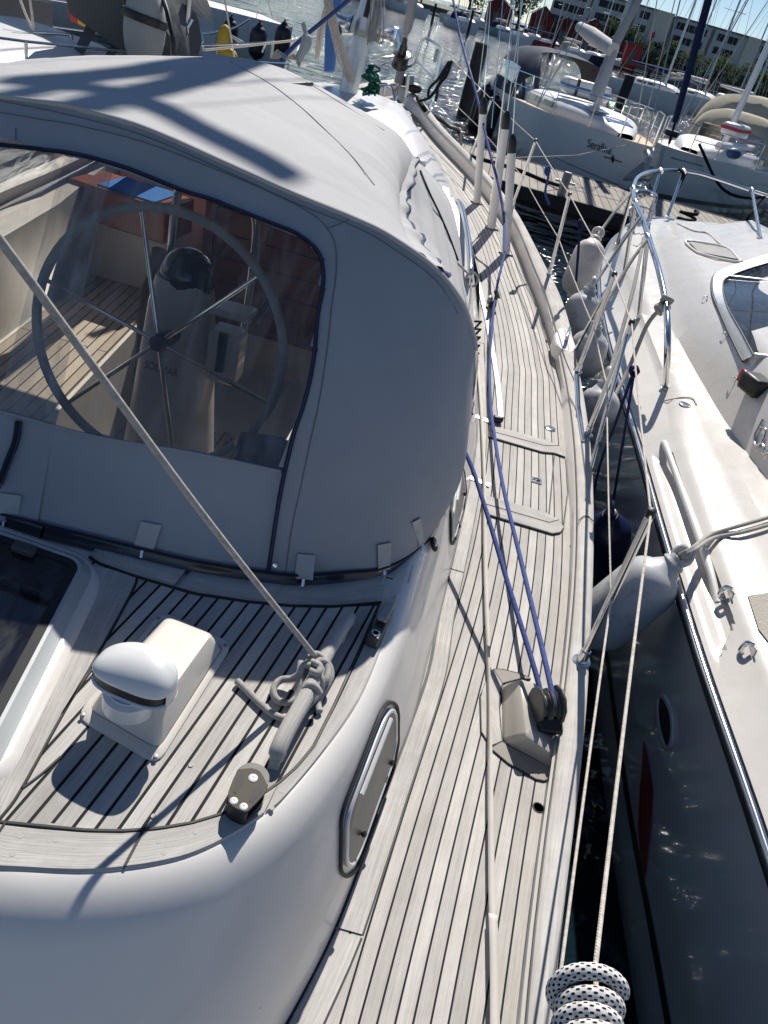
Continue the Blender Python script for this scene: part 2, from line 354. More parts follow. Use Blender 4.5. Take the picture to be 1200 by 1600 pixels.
M_WHITE = mat('white_paint', (0.76, 0.75, 0.73), 0.35, var=0.03); M_WPVC = mat('white_shroud_cover', (0.73, 0.71, 0.67), 0.5, var=0.04)
M_MAHOG = mat('mahogany', (0.16, 0.045, 0.028), 0.35, var=0.35, vs=14, coat=0.3); M_SEATW = teak('cockpit_teak', plank=0.045, seam=0.003, c1=(0.40, 0.33, 0.25), c2=(0.53, 0.46, 0.37))
M_BLUE = mat('blue_plastic', (0.05, 0.16, 0.42), 0.4); M_DKBLUE = mat('dark_blue_vinyl', (0.008, 0.013, 0.06), 0.3, coat=0.3)
R_GREY = ropemat('grey_rope', (0.40, 0.385, 0.36), k=230, strands=4, braid=True); R_BLUE = ropemat('blue_sheet', (0.07, 0.10, 0.28), k=160, strands=3, braid=True)
R_WHITE = ropemat('white_line', (0.66, 0.60, 0.52), k=200, strands=2); R_FLECK = ropemat('flecked_rope', (0.72, 0.70, 0.67), fleck=(0.01, 0.01, 0.012), k=150, strands=8, fs=0.095)
R_NAVY = ropemat('navy_cord', (0.012, 0.016, 0.07), k=200); R_BLACK = ropemat('black_rope', (0.012, 0.012, 0.014), k=90); R_GREEN = ropemat('green_rope', (0.01, 0.12, 0.075), k=90)
M_WEB = mat('cream_webbing', (0.58, 0.55, 0.49), 0.8, bump=0.0008, bs=400)
M_FGREY = mat('grey_fender', (0.50, 0.51, 0.52), 0.42, var=0.06, dirt=(0.20, 0.20, 0.19), ds=7); M_FWHITE = mat('white_fender', (0.68, 0.62, 0.56), 0.45, dirt=(0.42, 0.37, 0.31), ds=5)
# ------------------------------------------------------------------ the setting: water, far shore
def water_mat():
    m, n, l, b = newmat('harbour_water')
    b.inputs['Base Color'].default_value = (0.006, 0.016, 0.022, 1); b.inputs['Roughness'].default_value = 0.07; b.inputs['IOR'].default_value = 1.33
    tc = n.new('ShaderNodeTexCoord'); prev = None
    for sc, dist, det, st in ((0.45, 0.40, 1.5, (1, 1.5, 1)), (1.5, 0.36, 1.5, (1, 1.5, 1)), (5.5, 0.055, 2, (1, 1.3, 1))):
        mp = n.new('ShaderNodeMapping'); mp.inputs['Scale'].default_value = st; l.new(tc.outputs['Object'], mp.inputs[0])
        nz = n.new('ShaderNodeTexNoise'); nz.inputs['Scale'].default_value = sc; nz.inputs['Detail'].default_value = det; nz.inputs['Distortion'].default_value = 0.4; l.new(mp.outputs[0], nz.inputs['Vector'])
        bp = n.new('ShaderNodeBump'); bp.inputs['Strength'].default_value = 1.0; bp.inputs['Distance'].default_value = dist; l.new(nz.outputs['Fac'], bp.inputs['Height'])
        if prev: l.new(prev.outputs[0], bp.inputs['Normal'])
        prev = bp
    l.new(prev.outputs[0], b.inputs['Normal']); return m
w = MB()
w.grid([[V((x, y, WATER)) for x in (-3000, -300, -40, 40, 300, 3000)] for y in (-300, -20, 40, 300, 5000)])
struct(w.build('water', water_mat(), smooth=0))
# ------------------------------------------------------------------ the sailing boat we stand on
def xc(y): return -0.80 - 0.043 * y
def mir(p): return V((2 * xc(p[1]) - p[0], p[1], p[2]))
ZR = [(-2, -1.62), (2, -1.62), (3.5, -1.58), (4.5, -1.565), (6, -1.45), (8.2, -1.2), (9.6, -1.02), (11, -0.9)]
def zr(y): return interp(ZR, y)
def zd(y): return zr(y) - interp([(0, .075), (4.3, .08), (5.2, .12), (11, .12)], y)
def smooth_x(pts, w=5):
    xs = [p.x for p in pts]; n = len(xs)
    for i, p in enumerate(pts):
        if .6 < p.y < 9.9:
            k = [(j, math.exp(-((j - i) / (w * .5)) ** 2)) for j in range(max(0, i - w), min(n, i + w + 1))]; p.x = sum(xs[j] * q_ for j, q_ in k) / sum(q_ for _, q_ in k)
    return pts
def curve(px, zf, tail=None, head=None):
    pts = [on(u, v, zf) for u, v in px]
    if tail: pts = [V((x, y, zf(y))) for x, y in tail] + pts
    if head: pts = pts + [V((x, y, zf(y))) for x, y in head]
    return pts
def by_y(pts, ys, zf):
    tab = [(p.y, p.x) for p in catmull(pts, 8)]; tab.sort()
    return [V((interp(tab, y), y, zf(y))) for y in ys]
CAPO = curve([(848, 1600), (918, 1200), (920, 1080), (929, 911), (930, 810), (926, 700), (914, 620), (902, 556), (883, 471), (858, 421), (837, 387), (820, 346), (799, 315), (758, 265), (735, 239), (691, 200)], zr,
             tail=[(0.36, -1.4), (0.50, -0.3), (0.58, 0.3)], head=[(-0.72, 9.6), (-1.0, 10.35), (-1.255, 10.85)])
CAPI = curve([(814, 1600), (872, 1200), (886, 1080), (905, 911), (905, 830), (903, 720), (892, 620), (880, 556), (864, 482), (843, 430), (826, 392), (811, 350), (792, 318), (752, 268), (730, 243), (686, 203)], zr,
             tail=[(0.31, -1.4), (0.45, -0.3), (0.53, 0.3)], head=[(-0.80, 9.55), (-1.08, 10.25), (-1.255, 10.6)])
BUL = curve([(797, 1600), (841, 1312), (857, 1225), (879, 1047), (893, 930), (894, 860), (891, 800), (884, 712), (876, 637), (874, 567), (868, 517), (858, 465), (838, 420), (820, 383), (800, 345), (771, 300), (745, 273), (712, 240), (680, 202)], zd,
            tail=[(0.29, -1.4), (0.43, -0.3), (0.505, 0.3)], head=[(-0.86, 9.5), (-1.10, 10.15), (-1.255, 10.45)])
WALL = curve([(447, 1600), (510, 1479), (545, 1396), (603, 1237), (641, 1133), (670, 1046), (687, 955), (706, 880), (729, 776), (744, 690), (745, 600), (744, 540), (752, 460), (748, 420), (730, 356), (708, 302), (690, 262), (672, 228), (648, 193), (627, 171)], zd)
YS = [-1.4 + 0.12 * i for i in range(int(12.2 / 0.12))]
YB = [y for y in YS if y < 10.8] + [10.8]
boat = thing('sailing_yacht', 'sailing yacht we stand on, with weathered teak decks, white cabin sides and steering wheel', 'sailboat', (-0.95, 3.0, WATER))
capo, capi, bul = (smooth_x(by_y(a, YB, z_)) for a, z_ in ((CAPO, zr), (CAPI, zr), (BUL, zd)))
for _ in range(2): smooth_x(bul, 6); smooth_x(capo); smooth_x(capi)
for a, b_, c in zip(capo, capi, bul):      # keep order outboard > inboard, meeting at the stem
    xm = xc(a.y); a.x = max(a.x, xm + 0.012); b_.x = min(max(b_.x, xm + 0.008), a.x - 0.004); c.x = min(max(c.x, xm + 0.004), b_.x - 0.003)
# cap rail
m = MB(); Ls = [0]
for p, q in zip(capo, capo[1:]): Ls.append(Ls[-1] + (q - p).length)
for side in (lambda p: p, mir):
    rows = []; uv = []
    for o_, i_, L in zip(capo, capi, Ls):
        t = o_.lerp(i_, .5) + V((0, 0, .006))
        rows.append([side(V(o_) - V((0, 0, .045))), side(o_ - V((.0, 0, .008))), side(o_.lerp(i_, .12)), side(t), side(i_.lerp(o_, .12)), side(i_ - V((0, 0, .008))), side(i_ - V((0, 0, .028)))])
        uv.append([(k * .012, L) for k in range(7)])
    m.grid(rows, uv)
m.build('cap_rail', M_CAP, boat)
m = MB()
for side in (lambda p: p, mir):
    m.grid([[side(i_ - V((0.002, 0, .024))), side(i_ - V((.008, 0, .032))), side(b_ + V((.004, 0, .006))), side(b_ - V((0, 0, .002))), side(b_ - V((.012, 0, .0015)))] for i_, b_ in zip(capi, bul)])
m.build('bulwark', M_GEL, boat)
m = MB()      # hull shell
for side in (lambda p: p, mir):
    rows = []
    for o_ in capo:
        hb = o_.x - xc(o_.y); rows.append([side(V((xc(o_.y) + hb * k, o_.y, z))) for k, z in ((1, o_.z - .04), (.985, o_.z - .12), (.97, o_.z - .5), (.90, -2.6), (.78, -2.95), (.3, -3.3))])
    m.grid(rows)
o0 = capo[0]; h0 = o0.x - xc(o0.y)
m.add([V((xc(o0.y) + s * h0 * k, o0.y, z)) for k, z in ((1, o0.z - .04), (.97, o0.z - .5), (.9, -2.6), (.3, -3.3)) for s in (-1, 1)], [(0, 1, 3, 2), (2, 3, 5, 4), (4, 5, 7, 6)])
m.build('hull', M_GEL, boat)
# side decks, planks sprung parallel to the rail
wall_tab = [(p.y, p.x) for p in catmull([V((0.0, 0.30, 0)), V((0.03, .5, 0))] + WALL, 6)]
def wx(y): return interp(wall_tab, y)
m = MB()
YD = [0.05 * i for i in range(-28, 213)]
bt = [(p.y, p.x) for p in bul]
for side in (lambda p: p, mir):
    rows = []; uv = []; L = 0; pv = None
    for y in YD:
        xo = interp(bt, y) + .004
        xi = wx(y) - .03 if .35 < y < 9.5 else xc(y)
        xi = min(xi, xo - .002); z = zd(y); sl = (interp(bt, y + .05) - interp(bt, y - .05)) / .1; cs = 1 / math.sqrt(1 + sl * sl)
        p = V((xo, y, z)); L += (p - pv).length if pv else 0; pv = p
        rows.append([side(V((xi + (xo - xi) * k / 8, y, z + .012 * 0))) for k in range(9)])
        uv.append([((xo - xi) * (1 - k / 8) * cs, L) for k in range(9)])
    m.grid(rows, uv)
m.build('side_deck', M_TEAK, boat)
# covering board along the cabin side
for ya, yb in ((.45, .905), (.912, 2.3), (2.306, 4.6), (4.606, 8.9)):
    m = MB(); rows = []; uv = []; n = max(6, int((yb - ya) / .06))
    for i in range(n + 1):
        y = ya + (yb - ya) * i / n; wdt = interp([(.4, .075), (1.0, .058), (2.2, .05), (9, .04)], y)
        rows.append([V((wx(y) - .02, y, zd(y) + .003)), V((wx(y) + wdt, y, zd(y) + .003)), V((wx(y) + wdt + .001, y, zd(y) - .002))]); uv.append([(0, y), (.05, y), (.055, y)])
    m.grid(rows, uv); m.build('covering_board', M_BOARD, boat)
    m = MB(); m.grid([[r[1] + V((-.001, 0, -.0015)), r[1] + V((.0048, 0, -.0015))] for r in rows]); m.grid([[r[0] + V((.015, 0, .001)), r[0] + V((.025, 0, .001))] for r in rows])
    m.build('caulking_seam', M_SEAM, boat)
def trim(p):           # the cabin side leans in so that the side deck forward of it stays in view
    if p.x <= xc(p.y): return p
    y1 = p.y
    for _ in range(40): y1 = .5 * y1 + .5 * p.y * zd(min(y1, 10.8)) / p.z
    lim = (wx(y1) if y1 < 9.6 else interp([(9.6, wx(9.6)), (11, -1.3)], y1)) * p.z / zd(min(y1, 10.8)); return V((max(min(p.x, lim - .01), xc(p.y)), p.y, p.z)) if p.z > zd(p.y) + .02 else p
# ------------------------------------------------ aft cabin: rounded white coachroof with teak top
k0 = 1.695 / 1.64
Tc = [(-.60, .615), (-.428, .62), (-.289, .656), (-.172, .713), (-.10, .78), (-.037, .871), (.008, .99), (.056, 1.163), (.080, 1.36), (.092, 1.56), (.115, 1.9), (.13, 2.3), (.13, 3.0), (.10, 3.7), (.055, 4.2), (-.03, 4.75), (-.15, 5.2)]
Bc = [(-.60, .27), (-.42, .28), (-.22, .33), (-.06, .43), (.03, .54), (wx(.70), .70), (wx(.9), .90), (wx(1.18), 1.18), (wx(1.38), 1.38), (wx(1.6), 1.6), (wx(1.98), 1.98), (wx(2.4), 2.4), (wx(3.05), 3.05), (wx(3.7), 3.7), (wx(4.2), 4.2), (wx(4.75), 4.75), (wx(5.2), 5.2)]
def ztop(y): return interp([(0, -1.25), (1.6, -1.25), (3.7, -1.19), (4.1, -1.145), (5.05, -.98), (5.3, -.92)], y)
TT = resample(catmull([V((x, y, 0)) for x, y in Tc], 8), 90); 
# pair by control index, not by length, so ribs run square to the edge
TT = catmull([V((x, y, 0)) for x, y in Tc], 8); BB = catmull([V((x, y, 0)) for x, y in Bc], 8)
m = MB(); rows = []
for t, b_ in zip(TT, BB):
    zt, zb = ztop(t.y), zd(b_.y) - .004; row = []
    row.append(V((t.x - (b_.x - t.x) * .15, t.y - (b_.y - t.y) * .15, zt - .004)))
    ow = V((b_.x - t.x, b_.y - t.y, 0)); wl_ = ow.length; ow = ow / wl_
    p0 = V((t.x, t.y, zt)); cn = p0 + ow * min(.048, wl_ * .34) + V((0, 0, -.006)); bt_ = V((b_.x, b_.y, zb)); p2 = cn.lerp(bt_, .17)
    for i in range(11):
        f = i / 10; row.append(p0 * (1 - f) ** 2 + cn * 2 * f * (1 - f) + p2 * f * f)
    for i in range(1, 6): row.append(p2.lerp(bt_, i / 5) + ow * (.012 * math.sin(math.pi * i / 5)))
    if t.y > 3.2: row = [trim(p) for p in row]
    rows.append(row)
aft_rows = rows
m.grid(rows); m.grid([[mir(p) for p in r] for r in rows])
r0 = rows[0]; m.grid([[p, mir(p)] for p in r0])
# white roof under the planking and white coamings
flat = [V((t.x, t.y, ztop(t.y) - .004)) for t in TT if t.y < 1.62]
m.prism([p.copy() for p in flat] + [mir(p) for p in reversed(flat)], V((0, 0, -.03)))
coachroof = m.build('coachroof', M_GEL, boat, smooth=60)
BV_ROOF = BVHTree.FromPolygons(m.v, [f for f in m.f])
def hit(bv, u, v, off=0.0):
    d = ray(u, v).normalized(); loc, nor, _, _ = bv.ray_cast(V((0, 0, 0)), d, 60)
    if loc is None: return None
    if nor.dot(d) > 0: nor = -nor
    return loc + nor * off
ZT = -1.25
def poly(px, z): return [P(u, v, z) for u, v in px]
# planked panel and margin boards of the cabin top
inner = [(100, 893), (152, 882), (208, 902), (303, 930), (390, 943), (520, 950), (590, 944), (560, 1017), (490, 1171), (434, 1227), (350, 1273), (247, 1297), (135, 1300), (0, 1287)]
pan = poly([(590, 948), (562, 1017), (520, 1108), (490, 1168), (464, 1200), (434, 1227), (396, 1252), (350, 1273), (300, 1288), (247, 1297), (190, 1301), (135, 1300), (0, 1287)], ZT + .001) + [V((-1.2, .70, ZT + .001)), V((-1.2, 1.40, ZT + .001))] + poly([(152, 882), (208, 902), (303, 930), (390, 943), (455, 949), (520, 950)], ZT + .001)
m = MB(); m.prism(pan, V((0, 0, .003)), uvdir=(.165, 1, 0)); m.build('cabin_top_planking', M_TOP, boat, smooth=0)
kp = []
outer = [V((t.x, t.y, ZT)) for t in TT if t.y < 1.64]
def margin(ins, outs, cuts, zz=.0055):
    """boards between the panel edge and the roof edge, cut into lengths by thin black joints"""
    A = resample(ins, 61); B = resample(outs, 61)
    for a, b_ in zip(cuts, cuts[1:]):
        i0, i1 = int(a * 60), int(b_ * 60); mm = MB(); rows = []; uv = []; L = 0
        for i in range(i0, i1 + 1):
            f = .06 if i == i0 and i0 > 0 else (-.06 if i == i1 and i1 < 60 else 0)
            j = min(60, max(0, i + (1 if f > 0 else -1 if f < 0 else 0))); pa = A[i].lerp(A[j], abs(f)); pb = B[i].lerp(B[j], abs(f))
            e = (pb - pa).normalized(); pa = pa + e * .005
            if rows: L += (pb - rows[-1][2]).length
            lo = V((0, 0, ZT - .02)); z1 = ZT + zz
            rows.append([V((pa.x, pa.y, ZT - .003)), V((pa.x, pa.y, z1)), V((pb.x, pb.y, z1)), V((pb.x + e.x * .004, pb.y + e.y * .004, z1 - .004)), V((pb.x + e.x * .003, pb.y + e.y * .003, ZT - .016))])
            uv.append([(0, L), (.003, L), (.06, L), (.064, L), (.075, L)])
        mm.grid(rows, uv); mm.build('margin_board', M_BOARD, boat)
    for c_ in cuts[1:-1]:
        i = int(c_ * 60); mm = MB(); mm.tube([V((A[i].x, A[i].y, ZT + .004)), V((B[i].x, B[i].y, ZT + .004)), V((B[i].x, B[i].y, ZT - .008))], .0034, 6); mm.build('caulking_seam', M_SEAM, boat)
ins = poly([(0, 1287), (60, 1294), (135, 1300), (190, 1301), (247, 1297), (300, 1288), (350, 1273), (396, 1252), (434, 1227)], ZT)
outs = [V((-.428, .62, ZT)), V((-.289, .656, ZT)), V((-.172, .713, ZT)), V((-.10, .78, ZT)), V((-.06, .835, ZT))]
margin([V((-1.0, .685, ZT))] + ins, [V((-1.0, .60, ZT))] + catmull(outs, 5), [0, .545, .76, 1.0])
ins2 = poly([(436, 1224), (464, 1200), (490, 1168), (520, 1108), (562, 1017), (594, 942)], ZT)
margin(ins2, catmull([V((-.058, .838, ZT)), V((-.037, .871, ZT)), V((.008, .99, ZT)), V((.056, 1.163, ZT)), V((.080, 1.36, ZT)), V((.090, 1.53, ZT))], 5), [0, 1.0])
m = MB(); se = [V((p.x, p.y, ZT + .0035)) for p in resample(pan[:-8] if False else poly([(594, 942), (562, 1017), (520, 1108), (490, 1168), (464, 1200), (434, 1227), (396, 1252), (350, 1273), (300, 1288), (247, 1297), (190, 1301), (135, 1300), (0, 1287)], ZT), 50)]
m.tube(se, .0042, 6); m.build('caulking_seam', M_SEAM, boat)
fm = poly([(140, 872), (152, 882), (208, 902), (303, 930), (390, 943), (455, 949), (520, 950), (590, 944)], ZT)
fo = poly([(150, 858), (170, 862), (230, 874), (320, 897), (400, 908), (470, 915), (540, 908), (608, 892)], ZT)
for a, b_ in ((0, 2.2 / 7), (2.23 / 7, 4.35 / 7), (4.38 / 7, 1)):
    A = resample(fm, 61)[int(a * 60):int(b_ * 60) + 1]; B = resample(fo, 61)[int(a * 60):int(b_ * 60) + 1]; m = MB(); rows = []; uv = []; L = 0
    for p, q in zip(A, B):
        if rows: L += (p - V((rows[-1][0].x, rows[-1][0].y, p.z))).length
        rows.append([p + V((0, 0, .005)), q + V((0, .05, .005))]); uv.append([(0, L), (.07, L)])
    m.grid(rows, uv); m.build('margin_board', M_BOARD, boat, solid=.003)
m = MB(); m.tube([p + V((0, 0, .004)) for p in resample(fm, 40)], .0042, 6); m.build('caulking_seam', M_SEAM, boat)
# king plank beside the hatch with its seam and the nibbed planks
kpx = [(214, 903), (207, 925), (160, 1012), (97, 1120), (32, 1238), (0, 1282)]
m = MB(); kk = poly([(150, 886), (170, 889), (208, 902)], ZT + .0042) + poly(kpx, ZT + .0042) + [P(0, 1190, ZT + .0042), P(30, 1120, ZT + .0042), P(80, 1020, ZT + .0042), P(130, 930, ZT + .0042)]
m.prism(kk, V((0, 0, .0012)), uvdir=(-.15, 1, 0)); m.build('king_plank', M_BOARD, boat, smooth=0)
for px in (kpx, [(150, 1040), (128, 1070), (97, 1118)], [(95, 1185), (65, 1212), (33, 1236)]):
    m = MB(); m.tube([p + V((0, 0, .0038)) for p in catmull(poly(px, ZT), 5)], .0034, 6); m.build('caulking_seam', M_SEAM, boat)
# small round teak plugs over the fastenings
m = MB()
for u, v in [(20, 1334), (32, 1306), (88, 1312), (170, 1340), (248, 1314), (256, 1332), (305, 1300), (372, 1286), (425, 1262), (440, 1236), (240, 1275), (298, 1195), (80, 1290), (225, 895), (350, 925), (560, 925)]:
    p = P(u, v, ZT + .0057); m.lathe([(0, .0002), (.0046, .0002), (.005, -.002)], p, seg=14)
m.build('plug', M_CAP, boat)
# ------------------------------------------------ hatch on the cabin top
hz = -1.215
H = [P(133, 866, hz), P(160, 905, hz), P(0, 1172, hz)]
ud = V((-1.0, .083 * .9, 0)).normalized(); fd = V((-.155, 1, 0)).normalized()
NEc = P(150, 872, hz); hw, hl = .56, .60
def hatch_ring(inset, z, rr):
    o = NEc - V((0, 0, hz - z)); ax = ud; ay = -fd; out = []
    for cx, cy, a0 in ((rr, rr, 180), (hw - rr, rr, 270), (hw - rr, hl - rr, 0), (rr, hl - rr, 90)):
        for i in range(7):
            an = math.radians(a0 + 90 * i / 6); x = cx + (rr - inset) * math.cos(an); y = cy + (rr - inset) * math.sin(an)
            out.append(o + ax * x + ay * y)
    return out
m = MB()
R = [hatch_ring(-.034, ZT + .001, .08), hatch_ring(-.028, ZT + .010, .08), hatch_ring(-.010, ZT + .018, .07), hatch_ring(.004, ZT + .019, .07)]
m.grid(R, closed=True); m.build('hatch_coaming', M_GEL, boat, smooth=50)
hatch_m = MB()
R = [hatch_ring(-.006, ZT + .018, .06), hatch_ring(.016, hz - .003, .06), hatch_ring(.018, hz, .06), hatch_ring(.026, hz, .06), hatch_ring(.028, hz - .006, .06)]
hatch_m.grid(R, closed=True); hatch = hatch_m.build('hatch', mat('hatch_frame_grey', (.50, .52, .52), .45, metal=.3, var=.04), boat, smooth=50)
m = MB(); m.grid([hatch_ring(.0275, hz - .001, .06), hatch_ring(.048, hz - .002, .06)], closed=True); m.build('gasket', M_RUB, hatch)
m = MB(); m.prism(hatch_ring(.047, hz - .006, .06), V((0, 0, .003))); m.build('pane', M_GLASS, hatch, smooth=0)
m = MB(); p = P(38, 857, hz + .004); m.box(p, (.055, .03, .014), ud, fd); m.box(p - fd * .012 + V((0, 0, .002)), (.05, .012, .016), ud, fd); m.build('hinge', M_CHAR, hatch, bevel=.003)
m = MB(); m.prism(hatch_ring(.03, ZT - .02, .06), V((0, 0, .002))); m.build('hatch_lining', mat('hatch_blind_blue', (0.03, 0.04, 0.12), 0.8, var=0.35, vs=5), hatch, smooth=0)
# ------------------------------------------------ ventilator box with cowl
vb = MB()
base = [P(118, 1122, ZT + .004), P(246, 1197, ZT + .004), P(364, 1008, ZT + .004), P(252, 957, ZT + .004)]
cen = sum(base, V()) / 4
def rring(pts, rr, z):
    out = []
    for i in range(4):
        p, a, b_ = pts[i], pts[i - 1], pts[(i + 1) % 4]; da = (a - p).normalized() * rr; db = (b_ - p).normalized() * rr
        for k in range(5):
            t = k / 4; q = (p + da) * (1 - t) ** 2 + p * 2 * t * (1 - t) + (p + db) * t * t; out.append(V((q.x, q.y, z if z is not None else q.z)))
    return out
top = [P(168, 1066, ZT + .10), P(252, 1102, ZT + .105), P(333, 990, ZT + .085), P(262, 963, ZT + .08)]
ins_ = [b_.lerp(cen, .13) for b_ in base]
vb.grid([rring(base, .03, ZT + .003), rring(base, .03, ZT + .009), rring([b_.lerp(cen, .03) for b_ in base], .03, ZT + .012), rring(ins_, .022, ZT + .015), rring([a.lerp(b_, .07) for a, b_ in zip(ins_, top)], .016, None),
         rring([a.lerp(b_, .93) for a, b_ in zip(ins_, top)], .016, None), rring([b_.lerp(sum(top, V()) / 4, .04) for b_ in top], .018, None), rring([b_.lerp(sum(top, V()) / 4, .2) for b_ in top], .015, None)], closed=True)
rt = rring([b_.lerp(sum(top, V()) / 4, .2) for b_ in top], .015, None); vb.add(rt, [tuple(range(len(rt)))])
vent = vb.build('ventilator', M_VENT, boat, smooth=40)
m = MB()
for u, v in ((122, 1120), (243, 1189), (357, 1006), (247, 962)): m.lathe([(0, .003), (.004, .002), (.0045, 0)], P(u, v, ZT + .013).lerp(V((cen.x, cen.y, ZT + .013)), .05), seg=10)
m.build('screw', M_GREY, vent)
nb = P(205, 1082, ZT + .10)
m = MB(); m.lathe([(.050, -.03), (.050, .004), (.045, .008), (.041, .010), (.040, .012)], nb, seg=28); m.build('cowl_collar', M_COWL, vent)
sl0, sl1 = P(140, 1046, nb.z + .045), P(250, 1092, nb.z + .045)
sd = V((sl1.x - sl0.x, sl1.y - sl0.y, 0)).normalized(); af = V((sd.y, -sd.x, 0)); af = -af if af.y > 0 else af
cc = nb + V((0, 0, .043)) - af * .018
def plan(an):          # round at the back, cut straight across at the mouth with rounded corners
    c, s_ = math.cos(an), math.sin(an); R_ = .077
    x = math.copysign(abs(c) ** (.62 if c > 0 else 1.0), c) * (.050 if c > 0 else .047); y = math.copysign(abs(s_) ** (.62 if c > 0 else 1.0), s_) * R_; return x, y
AN = [2 * math.pi * k / 48 for k in range(48)]
def ringc(f, z, dx=0.0, ty=0.0): return [cc + af * (plan(a)[0] * f + dx) + sd * (plan(a)[1] * f) + V((0, 0, z + ty * max(0, math.cos(a)) ** .5)) for a in AN]
m = MB(); rows = []
def skew(r): return [p + V((0, 0, .010 * (p - cc).dot(sd) / .072 * max(0, p.z - cc.z) / .04)) for p in r]
for i in range(13):
    th = math.pi / 2 * i / 12; rows.append(skew(ringc(max(.001, math.sin(th) ** .80), .036 * math.cos(th) ** 1.15, -.012 * math.cos(th), .003 * math.sin(th) ** 3)))
rows += [ringc(1.02, -.004, 0, .003), ringc(1.005, -.008, 0, .003), ringc(.95, -.006, 0, .003)]
m.grid(rows, closed=True)
und = [ringc(.95, -.027), ringc(1.0, -.028), ringc(1.03, -.031), ringc(1.0, -.034), ringc(.7, -.033), ringc(.3, -.031)]
m.grid(und, closed=True)
sidew = [ringc(1.015, -.004), ringc(1.02, -.031)]; m.grid([[r[k] for k in range(9, 40)] for r in sidew])
m.build('cowl', M_COWL, vent, smooth=50)
m = MB(); m.grid([ringc(.97, .0), ringc(.96, -.029)], closed=True); m.build('cowl_mouth', M_BLACK, vent)
# ------------------------------------------------ grab rail, turning block, rope clutch on the cabin top
zt2 = ZT + .005
gp = [P(432, 1187, zt2 + .012), P(436, 1168, zt2 + .03), P(452, 1135, zt2 + .036), P(478, 1088, zt2 + .036), P(510, 1022, zt2 + .036), P(536, 978, zt2 + .036), P(548, 964, zt2 + .022)]
m = MB(); c = catmull(gp, 6); m.tube(c, [.017 if 2 < i < len(c) - 3 else .014 for i in range(len(c))], 14)
for i in (6, 19, 31): p = c[i]; m.hexa([V((p.x - .011, p.y - .03, zt2)), V((p.x + .011, p.y - .03, zt2)), V((p.x + .011, p.y + .03, zt2)), V((p.x - .011, p.y + .03, zt2))], [V((p.x - .010, p.y - .02, p.z)), V((p.x + .010, p.y - .02, p.z)), V((p.x + .010, p.y + .02, p.z)), V((p.x - .010, p.y + .02, p.z))])
m.build('grab_rail', M_BOARD, boat, smooth=60)
def zp(lst, ox, oy, s): return [(ox + a / s, oy + b_ / s) for a, b_ in lst]
blk = zp([(380, 285), (500, 272), (640, 262), (730, 285), (800, 335), (860, 430), (935, 600), (905, 715), (740, 900), (570, 1075), (520, 1092), (460, 1085), (340, 1025), (230, 960), (190, 890), (200, 700), (290, 460)], 340, 1180, 12)
m = MB(); m.prism(poly(blk, ZT + .040), V((0, 0, .004))); block = m.build('turning_block', M_BRONZE, boat, bevel=.0012)
m = MB(); bo = [P(u, v, ZT + .040) for u, v in blk]; cb_ = sum(bo, V()) / len(bo)
m.prism([V((p.x, p.y, ZT + .004)).lerp(V((cb_.x, cb_.y, ZT + .004)), .03) for p in bo], V((0, 0, .012))); 
m.prism([V((p.x, p.y, ZT + .004)) for p in bo[9:15]], V((0, 0, .036))); m.build('block_body', M_BLACK, block)
shc = P(340 + 640 / 12, 1180 + 470 / 12, ZT + .03); m = MB(); m.lathe([(.010, -.012), (.031, -.012), (.031, -.009), (.027, -.004), (.027, .003), (.031, .007), (.031, .009), (.0, .009)], shc, seg=32); m.build('sheave', M_BLACK, block)
for (a, b_), r in (((665, 428), .0088), ((303, 857), .0075), ((488, 965), .0075)):
    p = P(340 + a / 12, 1180 + b_ / 12, ZT + .0442); m = MB(); m.lathe([(r, -.001), (r, .0006), (r * .9, .0010), (r * .3, .0010), (r * .27, .0002), (0, .0002)], p, seg=24); m.build('bolt', mat('satin_steel', (.42, .42, .42), .55, metal=.3), block)
for lst in ([(400, 365), (470, 350), (492, 370), (490, 500), (420, 600), (350, 715), (300, 700), (300, 640), (340, 500)], [(820, 550), (862, 590), (840, 660), (740, 790), (640, 885), (595, 860), (600, 830), (680, 640)]):
    m = MB(); m.prism(poly(zp(lst, 340, 1180, 12), ZT + .0443), V((0, 0, .0004))); m.build('block_opening', M_RUB, block, smooth=0)
# rope clutch
cd = (P(606, 962, ZT + .03) - P(580, 1012, ZT + .03)).normalized(); cs_ = V((cd.y, -cd.x, 0)); cl0 = P(594, 978, ZT + .022)
m = MB(); m.box(cl0 - cd * .0 + V((0, 0, -.003)), (.030, .125, .034), cs_, cd); clutch = m.build('rope_clutch', M_CHAR, boat, bevel=.004)
m = MB(); m.box(cl0 + cd * .03 + V((0, 0, .022)), (.024, .07, .012), cs_, cd); m.build('clutch_lever', mat('worn_grey_plastic', (0.36, 0.34, 0.31), 0.5), clutch, bevel=.004)
m = MB(); m.tube([cl0 - cd * .044 + V((0, 0, .015)) + (cs_ * math.cos(a) + cd * math.sin(a)) * .0085 for a in [2 * math.pi * k / 20 for k in range(20)]], .0022, 8, closed=True); m.build('clutch_ring', M_STEEL, clutch)
m = MB(); m.lathe([(0, .0002), (.0085, .0002)], cl0 - cd * .044 + V((0, 0, .0145)), seg=16); m.box(cl0 - cd * .012 + V((0, 0, .0146)), (.018, .02, .001), cs_, cd); m.build('clutch_opening', M_RUB, clutch)
